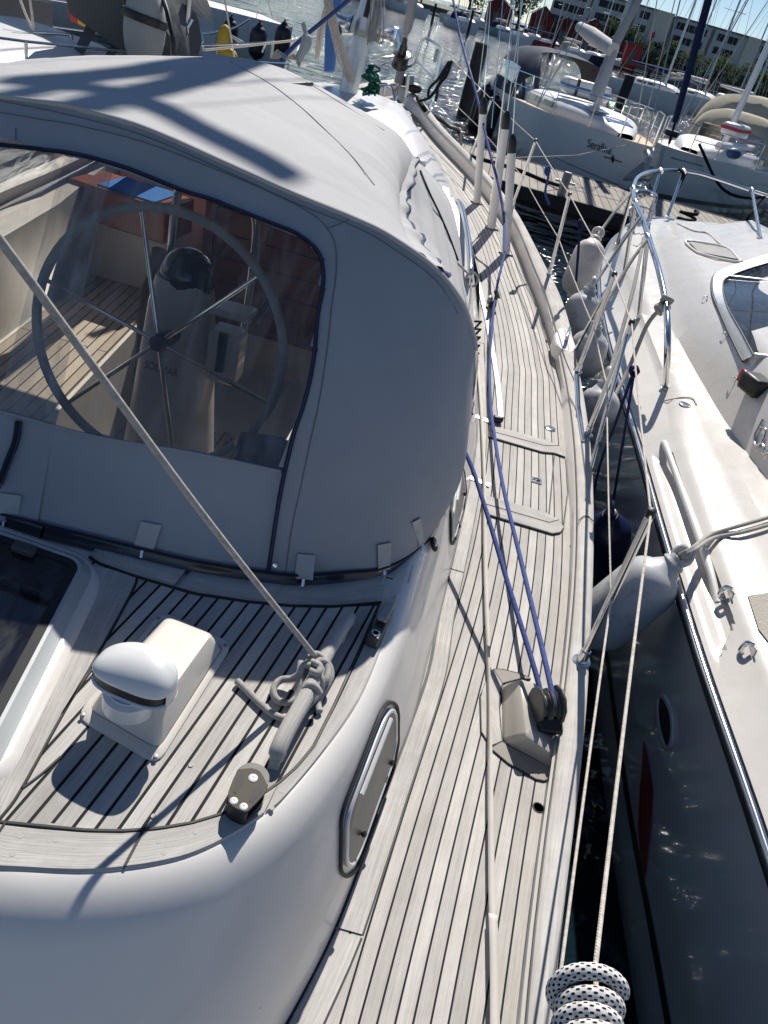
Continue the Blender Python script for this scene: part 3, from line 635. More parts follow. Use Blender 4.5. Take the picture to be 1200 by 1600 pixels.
# ------------------------------------------------ cabin side windows
def side_window(px, fr_px, strip, knobs):
    pts = [hit(BV_ROOF, u, v, .004) for u, v in px]; pts = [p for p in pts if p]
    c = catmull(pts, 4, closed=True)
    m = MB(); m.tube(c, .0042, 8, closed=True); win = m.build('side_window', M_RUB, boat)
    m = MB(); m.tube(catmull([hit(BV_ROOF, u, v, .005) for u, v in fr_px], 4, closed=True), .0055, 10, closed=True); m.build('window_frame', M_ALUW, win)
    q = [hit(BV_ROOF, u, v, .006) for u, v in fr_px]; m = MB(); m.prism(q, V((.0015, -.001, .001))); m.build('pane', mat('smoked_pane', (0.10, 0.096, 0.088), 0.3, var=.35, vs=9, spec=.3), win, smooth=0)
    a, b_ = [hit(BV_ROOF, u, v, .012) for u, v in strip]; m = MB(); m.tube([a, b_], .006, 8); m.build('window_bar', M_ALUW, win)
    for u, v in knobs:
        p = hit(BV_ROOF, u, v, .006); m = MB(); m.lathe([(.005, 0), (.005, .003), (.0075, .004), (.0075, .008), (.005, .010), (0, .010)], p, axis=(.8, -.35, .45), seg=16); m.build('knob', M_BLACK, win)
def dense(px, k=3):
    out = []
    for (u0, v0), (u1, v1) in zip(px, px[1:] + px[:1]):
        kk = k if math.hypot(u1 - u0, v1 - v0) > 28 else 1
        out += [(u0 + (u1 - u0) * i / kk, v0 + (v1 - v0) * i / kk) for i in range(kk)]
    return out
side_window(dense([(601, 1101), (609, 1097), (617, 1102), (620, 1116), (620, 1160), (613, 1200), (566, 1330), (555, 1356), (547, 1365), (538, 1368), (531, 1360), (530, 1345), (531, 1282), (536, 1258), (590, 1118)]),
            dense([(603, 1114), (609, 1110), (614, 1115), (615, 1128), (615, 1158), (608, 1194), (562, 1320), (552, 1342), (545, 1350), (539, 1346), (538, 1334), (539, 1286), (544, 1262), (594, 1130)]), [(603, 1122), (556, 1240)], [(606, 1190), (562, 1301)])
side_window(dense([(715, 718), (719, 722), (724, 740), (727, 768), (722, 800), (710, 843), (706, 850), (703, 844), (702, 802), (706, 770)]), dense([(716, 726), (719, 732), (722, 748), (724, 768), (719, 798), (709, 834), (706, 838), (706, 804), (710, 772)]), [(716, 735), (709, 782)], [(722, 772), (713, 822)])
# ------------------------------------------------ genoa lead block in its moulded base
def q(lst, z, ox=760, oy=1020, s=7.275): return poly(zp(lst, ox, oy, s), z)
zk = zd(1.4)
b4 = [P(784, 1068, zk + .003), P(786, 1160, zk + .003), P(864, 1202, zk + .003), P(884, 1085, zk + .003)]
t4 = [P(811, 1060, zk + .085), P(822, 1149, zk + .085), P(864, 1178, zk + .045), P(880, 1080, zk + .045)]
m = MB(); tc_ = sum(t4, V()) / 4; bc_ = sum(b4, V()) / 4
m.grid([rring(b4, .02, zk + .002), rring([a.lerp(b_, .1) for a, b_ in zip(b4, t4)], .02, None), rring([a.lerp(b_, .55) for a, b_ in zip(b4, t4)], .018, None), rring([a.lerp(b_, .94) for a, b_ in zip(b4, t4)], .016, None), rring([a.lerp(tc_, .06) for a in t4], .016, None), rring([a.lerp(tc_, .5) for a in t4], .01, None)], closed=True)
rt = rring([a.lerp(tc_, .5) for a in t4], .01, None); m.add(rt, [tuple(range(len(rt)))])
lead = m.build('sheet_lead', M_GELG, boat, smooth=45)
for lst in ([(80, 190), (180, 192), (330, 230), (480, 280), (500, 300), (370, 300), (180, 350)], [(45, 1090), (172, 1012), (230, 1050), (740, 1310), (745, 1430), (650, 1458), (560, 1440), (250, 1262)], [(25, 232), (80, 195), (178, 352), (148, 480), (143, 620), (160, 850), (178, 1010), (45, 1062), (-60, 900), (-70, 500)]):
    pp = q(lst, zk + .002); m = MB(); m.prism(pp, V((0, 0, .003)), uvdir=(-.4, 1, 0)); m.build('teak_pad', M_PAD if lst[0][0] > 30 else M_TEAK if False else M_BOARD, lead, smooth=0)
    m = MB(); m.tube([p + V((0, 0, .001)) for p in pp], .003, 6, closed=True); m.build('caulking_seam', M_SEAM, lead)
bx = P(851, 1104, zk + .098); ax = V((.93, .30, .0)).normalized(); up = V((-.10, -.25, .95)).normalized(); fw = up.cross(ax).normalized(); up = ax.cross(fw)
def cheek(off, w, sc=1.0, matl=M_CHAR, name='cheek'):
    m = MB(); out = []
    for a, r in ((-75, .074), (-50, .066), (-20, .060), (10, .062), (40, .066), (70, .068), (100, .068), (130, .066), (160, .062), (200, .060), (230, .066), (255, .078)):
        an = math.radians(a); out.append(bx + ax * off + (fw * math.cos(an) + up * math.sin(an)) * r * sc)
    m.prism(out, ax * w); return m.build(name, matl, lead, bevel=.003)
cheek(.030, .009); cheek(-.001, .005, .85); cheek(-.032, .007, .9)
for off in (-.025, .005): 
    m = MB(); m.lathe([(0, 0), (.050, 0), (.050, .003), (.040, .008), (.040, .015), (.050, .021), (.050, .024), (0, .024)], bx + ax * off, axis=ax, seg=28); m.build('sheave', M_CHAR, lead, smooth=30)
m = MB(); o = bx - fw * .062 - up * .016
m.hexa([o - ax * .030 - up * .045 - fw * .004, o + ax * .030 - up * .05 - fw * .0, o + ax * .030 - up * .03 + fw * .05, o - ax * .030 - up * .03 + fw * .05], [o - ax * .032 + up * .012 - fw * .012, o + ax * .041 + up * .012 - fw * .020, o + ax * .041 + up * .03 + fw * .02, o - ax * .032 + up * .03 + fw * .02]); m.build('lead_bracket', M_BLACK, lead, bevel=.004)
m = MB(); m.lathe([(.006, 0), (.006, .002), (.003, .0025), (0, .0025)], bx + ax * .039 + up * .005, axis=ax, seg=14); m.build('bolt', M_STEEL, lead)
# ------------------------------------------------ deck fittings
def deckpt(u, v, dz=0): p = on(u, v, zd); return p + V((0, 0, dz))
def fitting(name, u, v, r, prof=None, mt=M_STEEL, sx=1.0):
    m = MB(); m.lathe(prof or [(r, 0), (r, .003), (r * .9, .005), (r * .35, .005), (r * .3, .003), (0, .003)], deckpt(u, v), seg=24); return m.build(name, mt, boat)
fitting('deck_filler', 860, 670, .030); fitting('deck_filler', 854, 505, .026)
m = MB(); p = deckpt(838, 751); m.box(p + V((0, 0, .002)), (.05, .05, .004)); pe = m.build('pad_eye', M_STEEL, boat, bevel=.001)
m = MB(); m.lathe([(.018, 0), (.015, .0015), (0, .0015)], p + V((0, 0, .0041)), seg=18); m.build('eye_recess', M_BLACK, pe); m = MB(); m.tube([p + V((-.016, 0, .006)), p + V((0, 0, .013)), p + V((.016, 0, .006))], .003, 8, n=4); m.build('eye_bar', M_STEEL, pe)
for u, v, r in ((841, 1262, .0135), (895, 855, .012), ): 
    m = MB(); p = deckpt(u, v); m.lathe([(r * 1.25, .0012), (r * 1.05, .0022), (r, .0022), (r, .0005)], p, seg=20); m.lathe([(0, .0014), (r, .0014)], p, seg=20); m.build('deck_drain', M_RUB, boat)
for lst in ([(763, 667), (810, 678), (853, 690), (872, 699), (882, 716), (866, 710), (846, 708), (763, 684)], [(755, 776), (800, 788), (852, 803), (872, 815), (880, 826), (874, 834), (862, 836), (755, 804)]):
    pp = [deckpt(u, v, .004) for u, v in lst]; m = MB(); m.prism(pp, V((0, 0, .006)), uvdir=(1, -.1, 0)); m.build('foot_strip', M_BOARD, boat, bevel=.002)
    m = MB(); m.tube([a + V((0, 0, .0005)) for a in pp], .0038, 6, closed=True); n2 = len(pp) // 2; m.tube([pp[0].lerp(pp[-1], .5) + V((0, 0, .006)), pp[2].lerp(pp[-2], .5) + V((0, 0, .006)), pp[3] + V((0, 0, .006))], .0022, 6); m.build('caulking_seam', M_SEAM, boat)
m = MB(); m.tube([deckpt(866, 712, .001), deckpt(861, 770, .001), deckpt(857, 812, .001)], .003, 6); m.tube([deckpt(884, 718, .001), deckpt(887, 770, .001), deckpt(880, 824, .001)], .003, 6); m.build('caulking_seam', M_SEAM, boat)
# genoa track with car and end stop
tp = [deckpt(u, v, .008) for u, v in ((782, 655), (777, 600), (768, 545), (760, 500), (753, 470), (737, 400), (728, 362))]
m = MB(); cc_ = catmull(tp, 5)
m.grid([[p + V((-.016, 0, -.006)), p + V((-.016, 0, .006)), p + V((-.010, 0, .008)), p + V((.010, 0, .008)), p + V((.016, 0, .006)), p + V((.016, 0, -.006))] for p in cc_]); track = m.build('genoa_track', M_ALU, boat)
m = MB(); p = deckpt(776, 660, .02); m.box(p, (.05, .035, .03), V((.95, .2, 0)).normalized(), V((-.2, .95, 0)).normalized()); m.build('track_stop', M_BLACK, track, bevel=.008)
p = deckpt(768, 480, .03); car = MB(); car.box(p, (.05, .11, .035)); carO = car.build('genoa_car', M_BLACK, boat, bevel=.008)
m = MB(); m.lathe([(0, 0), (.034, 0), (.034, .004), (.026, .010), (.026, .016), (.034, .022), (.034, .026), (0, .026)], p + V((.0, .0, .055)), axis=(.8, 0, .6), seg=20); m.build('sheave', M_CHAR, carO)
m = MB(); m.box(p + V((-.03, -.015, .02)), (.03, .06, .05)); m.build('car_cheek', M_GREY, carO, bevel=.01)
m = MB(); p = deckpt(752, 655, .004); m.box(p, (.10, .035, .005), V((.97, -.2, 0)).normalized(), V((.2, .97, 0)).normalized()); m.build('webbing_plate', M_ALU, boat); m = MB(); p = deckpt(748, 753, .004); m.box(p, (.10, .028, .005), V((.97, -.2, 0)).normalized(), V((.2, .97, 0)).normalized()); m.build('webbing_plate', M_ALU, boat)
# raised bulwark end with mooring cleat
m = MB(); pp = [on(u, v, lambda y: zr(y) + .005) for u, v in ((873, 512), (866, 522), (868, 536), (876, 545), (893, 552), (902, 545), (896, 528), (886, 512))]
m.prism(pp, V((0, 0, -.085))); m.build('bulwark_end', M_GEL, boat, bevel=.010, smooth=60)
cp = on(886, 528, lambda y: zr(y) + .01); m = MB(); m.tube([cp + V((-.02, -.10, .035)), cp + V((-.01, -.04, .045)), cp + V((.0, .04, .045)), cp + V((.01, .10, .035))], .011, 10, n=4); m.tube([cp + V((-.008, -.03, 0)), cp + V((-.008, -.03, .045))], .009, 8); m.tube([cp + V((0, .03, 0)), cp + V((0, .03, .045))], .009, 8); m.build('mooring_cleat', M_STEEL, boat, smooth=60)
m = MB(); pl = [on(u, v, lambda y: zr(y) + .008) for u, v in ((899, 586), (903, 640), (911, 690))]; m.tube(pl, .009, 8); m.build('rub_strip', M_STEEL, boat)
m = MB(); m.tube([on(u, v, lambda y: zr(y) + .0075) for u, v in ((904, 813), (912, 806), (920, 807), (930, 817))], .0022, 6); m.build('caulking_seam', M_SEAM, boat)
# ------------------------------------------------ stanchions and guard wires
ST = [((737, 241), (768, 155), None), ((800, 323), (837, 220), None), ((858, 429), (890, 304), None), ((902, 581), (960, 429), (898, 548)), ((917, 680), (987, 504), (923, 731)), ((908, 1034), (1017, 802), None)]
tops = []; mids = []
for b_, t, br in ST:
    p = on(b_[0], b_[1], zr); tp_ = PY(t[0], t[1], p.y - .01)
    m = MB(); m.tube([p, tp_], .0125, 12); s_ = m.build('stanchion', M_STEEL, boat)
    m = MB(); m.lathe([(.03, .001), (.03, .005), (.018, .009), (.0165, .05), (.0125, .052)], p, axis=(tp_ - p), seg=16); m.build('stanchion_base', M_STEEL, s_)
    m = MB(); m.lathe([(.0135, -.012), (.015, 0), (.013, .014), (.006, .018), (0, .018)], tp_, axis=(tp_ - p), seg=14); m.build('stanchion_cap', M_BLACK, s_)
    if br:
        bb = on(br[0], br[1], lambda y: zr(y) - .01); m = MB(); m.tube([bb, p.lerp(tp_, .92)], .010, 10); m.build('brace', M_STEEL, s_)
    tops.append(tp_); mids.append(p.lerp(tp_, .47))
pul = PY(690, 75, 9.6)
up_line = [pul] + tops + [P(930, 1512, -1.0), V((.42, .0, -.98))]
lo_line = [PY(674, 125, 9.55)] + mids + [P(874, 1535, -1.33), V((.46, 0.0, -1.31))]
def wire(name, pts, r, mt, sag=.004):
    m = MB(); out = []
    for a, b_ in zip(pts, pts[1:]):
        for k in range(8): t = k / 8; q_ = a.lerp(b_, t); q_.z -= sag * 4 * t * (1 - t) * (a - b_).length; out.append(q_)
    out.append(pts[-1]); m.tube(out, r, 8); return m.build(name, mt, boat)
wire('guard_wire', up_line, .0036, R_WHITE); wire('guard_wire', lo_line, .0034, R_WHITE)
# ------------------------------------------------ forward coachroof
def sec(y, hw, zc, zside, n=22, e=2.6):
    """half-round cabin section across the boat at y"""
    out = []; c = xc(y); zb = zd(y) - .01
    for i in range(n + 1):
        a = math.pi * i / n; cs, sn = math.cos(a), math.sin(a)
        out.append(V((c + hw * math.copysign(abs(cs) ** (2 / e), cs), y, zb + (zc - zb) * abs(sn) ** (2 / e))))
    return out
m = MB(); rows = []
for y, zc in ((5.0, -.90), (5.2, -.84), (5.7, -.72), (6.2, -.69), (6.8, -.72), (7.4, -.78), (8.0, -.86), (8.6, -.94), (9.1, -1.02), (9.5, -1.09)):
    rows.append(sec(y, max(.08, wx(y) - xc(y)), zc, 0, e=2.2 + .5 * max(0, min(1, (7 - y) / 2))))
rows = [[trim(p) for p in r] for r in rows]; rows = [[mir(r[len(r) - 1 - i]) if i > len(r) // 2 else r[i] for i in range(len(r))] for r in rows]
m.grid(rows); m.add([xq for xq in rows[-1]], [tuple(range(len(rows[-1])))])
fwd = m.build('forward_cabin', M_GEL, boat, smooth=60)
# stainless rail along the cabin side, dark windows along the cabin flank
m = MB(); hr = [P(711, 318, -1.10), P(716, 315, -1.01), P(723, 330, -1.0), P(731, 370, -1.02), P(735, 410, -1.05), P(734, 432, -1.09), P(730, 448, -1.18)]
m.tube(hr, .016, 12, n=6); m.build('hand_rail', M_STEEL, boat, smooth=60)
# ------------------------------------------------ cockpit well
CKX = -.02; CKF = 4.3; CKA = 1.66; CKZ = -2.10
m = MB()
def both(f): f(lambda p: V(p)); f(mir)
def walls(sd_):
    m.grid([[sd_(V((.115 - max(0, y - 3.2) * .09, y, ztop(y) - .004))), sd_(V((CKX, y, ztop(y) - .004))), sd_(V((CKX - .02, y, -1.63)))] for y in (1.6, 2.2, 2.9, 3.6, 4.32)])     # coaming top and seat back
    m.grid([[sd_(V((CKX - .02, y, -1.63))), sd_(V((CKX - .46, y, -1.64))), sd_(V((CKX - .48, y, CKZ)))] for y in (1.66, 2.4, 3.0, 3.6, 4.3)])
both(walls)
m.grid([[V((xx, CKA - .0, z)) for xx in (-1.9, -.9, .1)] for z in (-1.256, CKZ)])
m.grid([[V((xx, CKF, z)) for xx in (-1.9, -.97, -.04)] for z in (-1.15, CKZ)])
m.grid([[V((xx, y, CKZ)) for xx in (-1.9, -.9, .1)] for y in (CKA, CKF)])
cock = m.build('cockpit', mat('cockpit_gelcoat', (0.60, 0.56, 0.50), 0.4), boat, smooth=30)
for sd_ in ((lambda p: V(p)), mir):
    m = MB(); ys = (1.72, 2.3, 2.9, 3.6, 4.25)
    m.grid([[sd_(V((CKX - .04 - .40 * k, y, -1.625))) for k in (0, .5, 1)] + [sd_(V((CKX - .445, y, -1.65)))] for y in ys], [[(.40 * k, y) for k in (0, .5, 1)] + [(.43, y)] for y in ys])
    m.build('cockpit_seat', M_SEATW, cock)
m = MB()
for i in range(9): m.box((-1.3 + .1 * i, 2.6, CKZ + .02), (.035, 1.7, .02))
for i in range(17): m.box((-.9, 1.8 + .1 * i, CKZ + .019), (.86, .035, .018))
m.build('floor_grating', M_SEATW, cock)
# mahogany companionway front, varnished box with a blue cloth, cushions
m = MB()
for i in range(7): m.box((-.90, CKF - .03 - .004 * (i % 2), -.98 - .135 * i), (.86, .03, .133))
m.box((-1.36, CKF - .04, -1.4), (.06, .05, 1.0)); m.box((-.44, CKF - .04, -1.4), (.06, .05, 1.0))
m.build('companionway', M_MAHOG, boat, bevel=.004)
m = MB(); cb0 = PY(205, 322, 4.0); m.box(cb0, (.56, .32, .18), V((.98, -.1, 0)), V((.1, .98, 0))); chart = m.build('chart_box', mat('varnished_teak', (0.28, 0.085, 0.035), 0.3, var=.3, vs=12, coat=.5), boat, bevel=.01)
m = MB(); m.box(cb0 + V((.04, 0, .094)), (.32, .27, .008), V((.98, -.1, 0)), V((.1, .98, 0))); m.build('blue_cloth', mat('blue_cloth', (.06, .17, .42), .95, spec=.05), chart)
m = MB(); m.box(cb0 + V((0, .04, -.40)), (.48, .24, .62)); m.build('box_plinth', M_GEL, chart, bevel=.02)
m = MB(); m.box(PY(410, 708, 2.25) + V((.0, 0, -.02)), (.20, .22, .10), V((.95, .2, 0)), V((-.2, .95, 0))); m.build('cushion', M_DKBLUE, cock, bevel=.035, smooth=60)
# ------------------------------------------------ steering pedestal and wheel
pc = V((-.93, 2.68, 0))
m = MB(); rows = []
for z, wx_, wy in ((CKZ, .20, .17), (-1.75, .175, .15), (-1.35, .135, .125), (-1.12, .115, .11), (-1.02, .095, .095)):
    rows.append([V((pc.x + .005 * (z + 1), pc.y, z)) + V((wx_ * math.copysign(abs(math.cos(a)) ** .7, math.cos(a)), wy * math.copysign(abs(math.sin(a)) ** .7, math.sin(a)), 0)) for a in [2 * math.pi * k / 28 for k in range(28)]])
m.grid(rows, closed=True); m.add(rows[-1], [tuple(range(28))]); ped = m.build('steering_pedestal', M_GEL, boat, smooth=60)
m = MB(); m.ball(V((pc.x + .01, pc.y, -1.02)), .10, (1, 1, 1.05), 24, 14); m.build('compass_dome', mat('compass_black', (.02, .024, .03), .18, coat=.5), ped, smooth=60)
text_mesh("SOLIMAR", 'pedestal_lettering', M_CHAR, ped, V((pc.x - .07, pc.y - .152, -1.345)), (1, 0, 0), (0, .1, 1), .042, off=.002, sx=.75)
m = MB(); m.box((pc.x + .20, pc.y - .05, -1.25), (.12, .12, .20)); m.box((pc.x + .20, pc.y - .02, -1.09), (.16, .13, .03)); eng = m.build('engine_control', M_GEL, ped, bevel=.02)
m = MB(); m.box((pc.x + .20, pc.y - .115, -1.22), (.03, .02, .15)); m.tube([(pc.x + .29, pc.y - .04, -1.1), (pc.x + .33, pc.y - .06, -1.0)], .014, 8); m.build('throttle_lever', M_BLACK, eng)
ga = [V((pc.x - .10, pc.y + .12, -1.4)), V((pc.x - .10, pc.y + .12, -.85)), V((pc.x - .07, pc.y + .12, -.74)), V((pc.x + .04, pc.y + .12, -.69)), V((pc.x + .17, pc.y + .12, -.75)), V((pc.x + .21, pc.y + .12, -.87)), V((pc.x + .21, pc.y + .12, -1.3))]
m = MB(); m.tube(ga, .016, 12, n=6); m.build('guard_arch', M_STEEL, ped, smooth=60)
m = MB(); m.tube([V((pc.x - .13, pc.y + .08, -.98)), V((pc.x - .15, pc.y + .08, -1.2)), V((pc.x - .16, pc.y + .06, -1.7))], [.03, .045, .05], 10, n=5); m.build('hanging_oilskin', mat('ochre_cloth', (.16, .10, .04), .9, var=.4), ped)
hub = PY(248, 535, 2.40); wn_ = V((0, -1, .20)).normalized(); wx1 = V((1, 0, 0)); wy1 = wn_.cross(wx1) * -1
Rw = .435
m = MB(); m.tube([hub + (wx1 * math.cos(a) + wy1 * math.sin(a)) * Rw for a in [2 * math.pi * k / 64 for k in range(64)]], .0165, 12, closed=True)
wheel = m.build('steering_wheel', mat('wheel_leather', (.46, .47, .48), .6, bump=.0006, bs=200), boat, smooth=60)
for k in range(6):
    a = math.radians(14 + 60 * k); e_ = hub + (wx1 * math.cos(a) + wy1 * math.sin(a)) * Rw
    m = MB(); m.tube([hub, e_], .0075, 10); m.build('spoke', M_STEEL, wheel)
m = MB(); m.lathe([(0, .03), (.025, .025), (.034, .0), (.034, -.03), (.02, -.16)], hub, axis=wn_, seg=24); m.build('hub', M_CHAR, wheel)
# ------------------------------------------------ mast, furler, pulpit, shrouds
mb_ = PY(547, 132, 6.25); mt_ = PY(579, 0, 6.30); md_ = (mt_ - mb_).normalized()
m = MB(); rows = []
for t in (-.25, .0, 2, 6, 13.0): rows.append([mb_ + md_ * t + V((.065 * math.cos(a), .095 * math.sin(a), 0)) for a in [2 * math.pi * k / 28 for k in range(28)]])
m.grid(rows, closed=True); mast = m.build('mast', M_ALUW, boat, smooth=50)
m = MB(); m.tube([mb_ + md_ * .43 + V((.01, -.097, 0)), mb_ + md_ * .58 + V((.01, -.097, 0))], .018, 10); m.build('mast_slot', M_BLACK, mast)
m = MB(); m.box(mb_ + md_ * .33 + V((.01, -.096, 0)), (.06, .004, .04)); m.build('mast_plate', mat('pale_yellow_plate', (.5, .5, .35), .5), mast)
def winch(c, axis, s=1.0):
    m = MB(); m.lathe([(.05, 0), (.05, .02), (.036, .035), (.033, .07), (.042, .10), (.05, .11), (.05, .13), (.03, .135), (0, .135)], c, axis=axis, seg=24); m.build('winch', M_STEEL, mast)
    m = MB(); m.lathe([(.055, -.004), (.055, .004)], c, axis=axis, seg=24); m.build('winch_base', M_BLACK, mast)
winch(PY(597, 55, 6.27) - V((.03, .02, 0)), (.95, -.15, .1)); winch(PY(548, 38, 6.2), (-.95, -.15, .1))
m = MB(); m.tube([PY(606, 48, 6.3), PY(620, 46, 6.3), PY(622, 75, 6.3)], .012, 8, n=4); m.build('winch_handle', M_STEEL, mast)
m = MB()
for i in range(5): m.tube([PY(580 + 5 * i, 0, 6.18), PY(578 + 5 * i, 40 + 6 * i, 6.18), PY(574 + 3 * i, 70 - 3 * i, 6.17), PY(582 + 3 * i, 30, 6.17), PY(586 + 2 * i, 0, 6.2)], .006, 6, n=5)
hal = m.build('halyard_coil', R_GREY); tag(hal, 'grey halyard tails hanging in loops beside the mast winch', 'rope')
m = MB(); random.seed(3); g0 = PY(580, 138, 6.1)
for i in range(9): m.tube([PY(578 + random.uniform(-4, 8), 102, 6.1)] + [PY(580 + random.uniform(-16, 14), 112 + 6 * k + random.uniform(-3, 3), 6.1 + random.uniform(-.05, .05)) for k in range(7)], .007, 6, n=5)
tag(m.build('coiled_line', R_GREEN), 'green rope bundled at the foot of the mast', 'rope')
bt_ = PY(512, 0, 5.75); bb_ = PY(545, 118, 6.05)
m = MB(); m.tube([bb_, bb_.lerp(bt_, .62)], .032, 12); m.tube([bb_.lerp(bt_, .62), bt_, bt_ + (bt_ - bb_) * 1.5], .026, 12); m.build('boom_strut', M_WHITE, mast)
m = MB(); c_ = bb_.lerp(bt_, .62); m.lathe([(.035, -.02), (.037, 0), (.035, .02)], c_, axis=bt_ - bb_, seg=14); m.build('strut_collar', M_BLACK, mast)
m = MB(); random.seed(5)
for i in range(5): m.tube([PY(506 + 3 * i, 0, 5.7), PY(520 + 3 * i, 60, 5.8), PY(528 + 4 * i + random.uniform(-4, 4), 95, 5.9), PY(545 + 2 * i, 128, 6.0)], .006, 6, n=5)
tag(m.build('mainsheet', R_WHITE), 'cream rope tails hanging beside the white boom strut', 'rope')
m = MB()
m.prism([PY(509, 0, 7.0), PY(533, 0, 7.0), PY(545, -60, 7.0), PY(522, -60, 7.0)], V((0, .05, 0)))
m.prism([PY(505, 114, 7.0), PY(522, 114, 7.0), PY(533, 0, 7.0), PY(509, 0, 7.0)], V((0, .05, 0)))
tag(m.build('blue_sail_bag', M_BLUE, bevel=.02), 'bright blue sail bag standing up on the foredeck left of the mast', 'bag')
bow = V((-1.235, 10.35, -.92))
fd_ = PY(628, 90, 10.2)
m = MB(); fs0 = PY(619, 132, 10.25); fs1 = PY(645, 0, 9.85); dirf = (fs1 - fs0).normalized()
m.tube([fs0, fs0 + dirf * 12], .008, 8); stay = m.build('forestay', M_STEEL, boat)
m = MB(); m.lathe([(.03, -.12), (.055, -.10), (.10, -.09), (.10, -.07), (.085, -.05), (.085, .02), (.10, .035), (.10, .05), (.05, .06), (.045, .14), (.03, .16), (.025, .24)], fs0.lerp(fs1, .33), axis=dirf, seg=24); m.build('furling_drum', mat('furler_black', (.02, .02, .022), .3, coat=.3), stay, smooth=40)
m = MB(); f0 = fs0.lerp(fs1, .58); m.tube([f0 + dirf * t for t in (0, .1, .5, 2, 6, 10)], [.015, .05, .055, .06, .055, .04], 12); m.build('furled_genoa', canvas('genoa_cover', (.34, .35, .36)), stay)
def pipe(px, r=.014, name='pulpit_rail', par=None, mt=M_STEEL): 
    m = MB(); m.tube([PY(u, v, y) for u, v, y in px], r, 10, n=5); return m.build(name, mt, par or pulpit, smooth=60)
m = MB(); m.tube([PY(672, 172, 9.55), pul], .014, 10); pulpit = m.build('pulpit', M_STEEL, boat)
pipe([(690, 75, 9.6), (680, 68, 9.7), (666, 60, 9.9), (658, 66, 9.95), (652, 84, 9.95), (646, 100, 10.0), (638, 104, 10.2), (630, 102, 10.3)]); pipe([(652, 96, 9.95), (668, 112, 9.75), (680, 124, 9.58)], .012)
pipe([(578, 92, 10.0), (600, 90, 10.1), (616, 88, 10.25)], .012); pipe([(586, 106, 10.0), (600, 100, 10.1), (616, 92, 10.25)], .008)
pipe([(634, 152, 9.75), (638, 120, 9.75), (640, 117, 9.75)], .02)
pipe([(594, 132, 8.9), (606, 133, 8.9), (614, 142, 8.9), (618, 160, 8.8), (617, 168, 8.7)], .018); pipe([(600, 148, 8.9), (602, 134, 8.9)], .014)
m = MB(); m.box(PY(681, 87, 9.6), (.035, .03, .12)); m.build('nav_light', M_GREY, pulpit, bevel=.01)
for pts in ([(703, 96, 9.3), (695, 112, 9.3), (682, 138, 9.35), (672, 152, 9.4), (656, 158, 9.5)], [(706, 95, 9.3), (698, 118, 9.3), (690, 128, 9.35), (680, 142, 9.35), (670, 152, 9.35), (671, 138, 9.4), (684, 124, 9.35), (702, 96, 9.3)], [(705, 97, 9.28), (700, 112, 9.28), (686, 132, 9.3), (681, 158, 9.3)]):
    m = MB(); m.tube([PY(*p) for p in pts], .014, 8, n=5); o = m.build('dock_line', R_BLACK); tag(o, 'black mooring rope looped over the bow pulpit', 'rope', 'black ropes on the pulpit')
m = MB(); m.tube([on(652, 158, zr) + V((0, 0, .03)), PY(668, 172, 9.6) + V((.0, 0, -.02)), P(690, 188, -1.35), P(702, 198, -1.7), P(718, 208, -2.0), V((-.35, 14.3, -2.15))], .028, 8, n=6); tag(m.build('bow_mooring_line', R_BLACK), 'thick black mooring rope from our bow to the wooden jetty', 'rope')
m = MB(); c0 = on(650, 150, zr); m.ball(c0 + V((-.05, .05, .07)), .08, (1.2, 1, .7)); m.ball(c0 + V((-.22, .3, .10)), .09, (1, 1, .7)); m.build('bow_roller', M_BLACK, boat)
m = MB(); m.tube([PY(622, 130, 10.2), PY(627, 108, 10.2)], .05, 10); m.tube([PY(640, 132, 10.1), PY(641, 118, 10.1)], .05, 10); m.build('windlass', M_GREY, boat)
SH = [((745, 318), (755, 172), -1.40), ((768, 358), (790, 195), -1.47), ((790, 398), (800, 232), -1.485)]
sun_ends = []
for b_, t, z_ in SH:
    p = on(b_[0], b_[1], zd); d = ray(*t); tp_ = d * (p.y / d.y); ax_ = (tp_ - p).normalized()
    m = MB(); m.tube([p, p + ax_ * 11], .0036, 8); s_ = m.build('shroud', M_STEEL, boat)
    m = MB(); m.tube([p + ax_ * .01, tp_], .033, 14); m.build('shroud_cover', M_WPVC, s_)
    m = MB(); m.lathe([(.036, -.03), (.037, .0), (.034, .05), (.022, .085), (.008, .10)], tp_, axis=ax_, seg=16); m.build('cover_cap', M_BLACK, s_)
    m = MB(); m.tube([p + V((-.06, -.0, .006)), p + V((.06, .0, .006))], .006, 6); m.build('chain_plate', M_STEEL, s_)
p = on(764, 352, zd); d = ray(782, 190); t_ = d * (p.y / d.y); ax_ = (t_ - p).normalized()
m = MB(); m.tube([p, p + ax_ * 11], .005, 8); s_ = m.build('shroud', M_STEEL, boat)
m = MB(); m.tube([p, p + ax_ * .34], [.012, .02, .011, .02, .012, .018, .010, .008], 10, n=0) if False else m.tube([p + ax_ * (.34 * i / 7) for i in range(8)], [.012, .022, .011, .018, .012, .018, .010, .008], 10); m.build('turnbuckle', M_STEEL, s_)
for a, b_ in (((764, 0, 6.6), (748, 132, 6.6)), ((786, 0, 6.4), (768, 200, 6.2)), ((806, 0, 7.2), (792, 130, 7.0))):
    m = MB(); m.tube([PY(*b_), PY(*a), PY(*a) + (PY(*a) - PY(*b_)) * 4], .0042, 6); m.build('shroud', M_STEEL, boat)
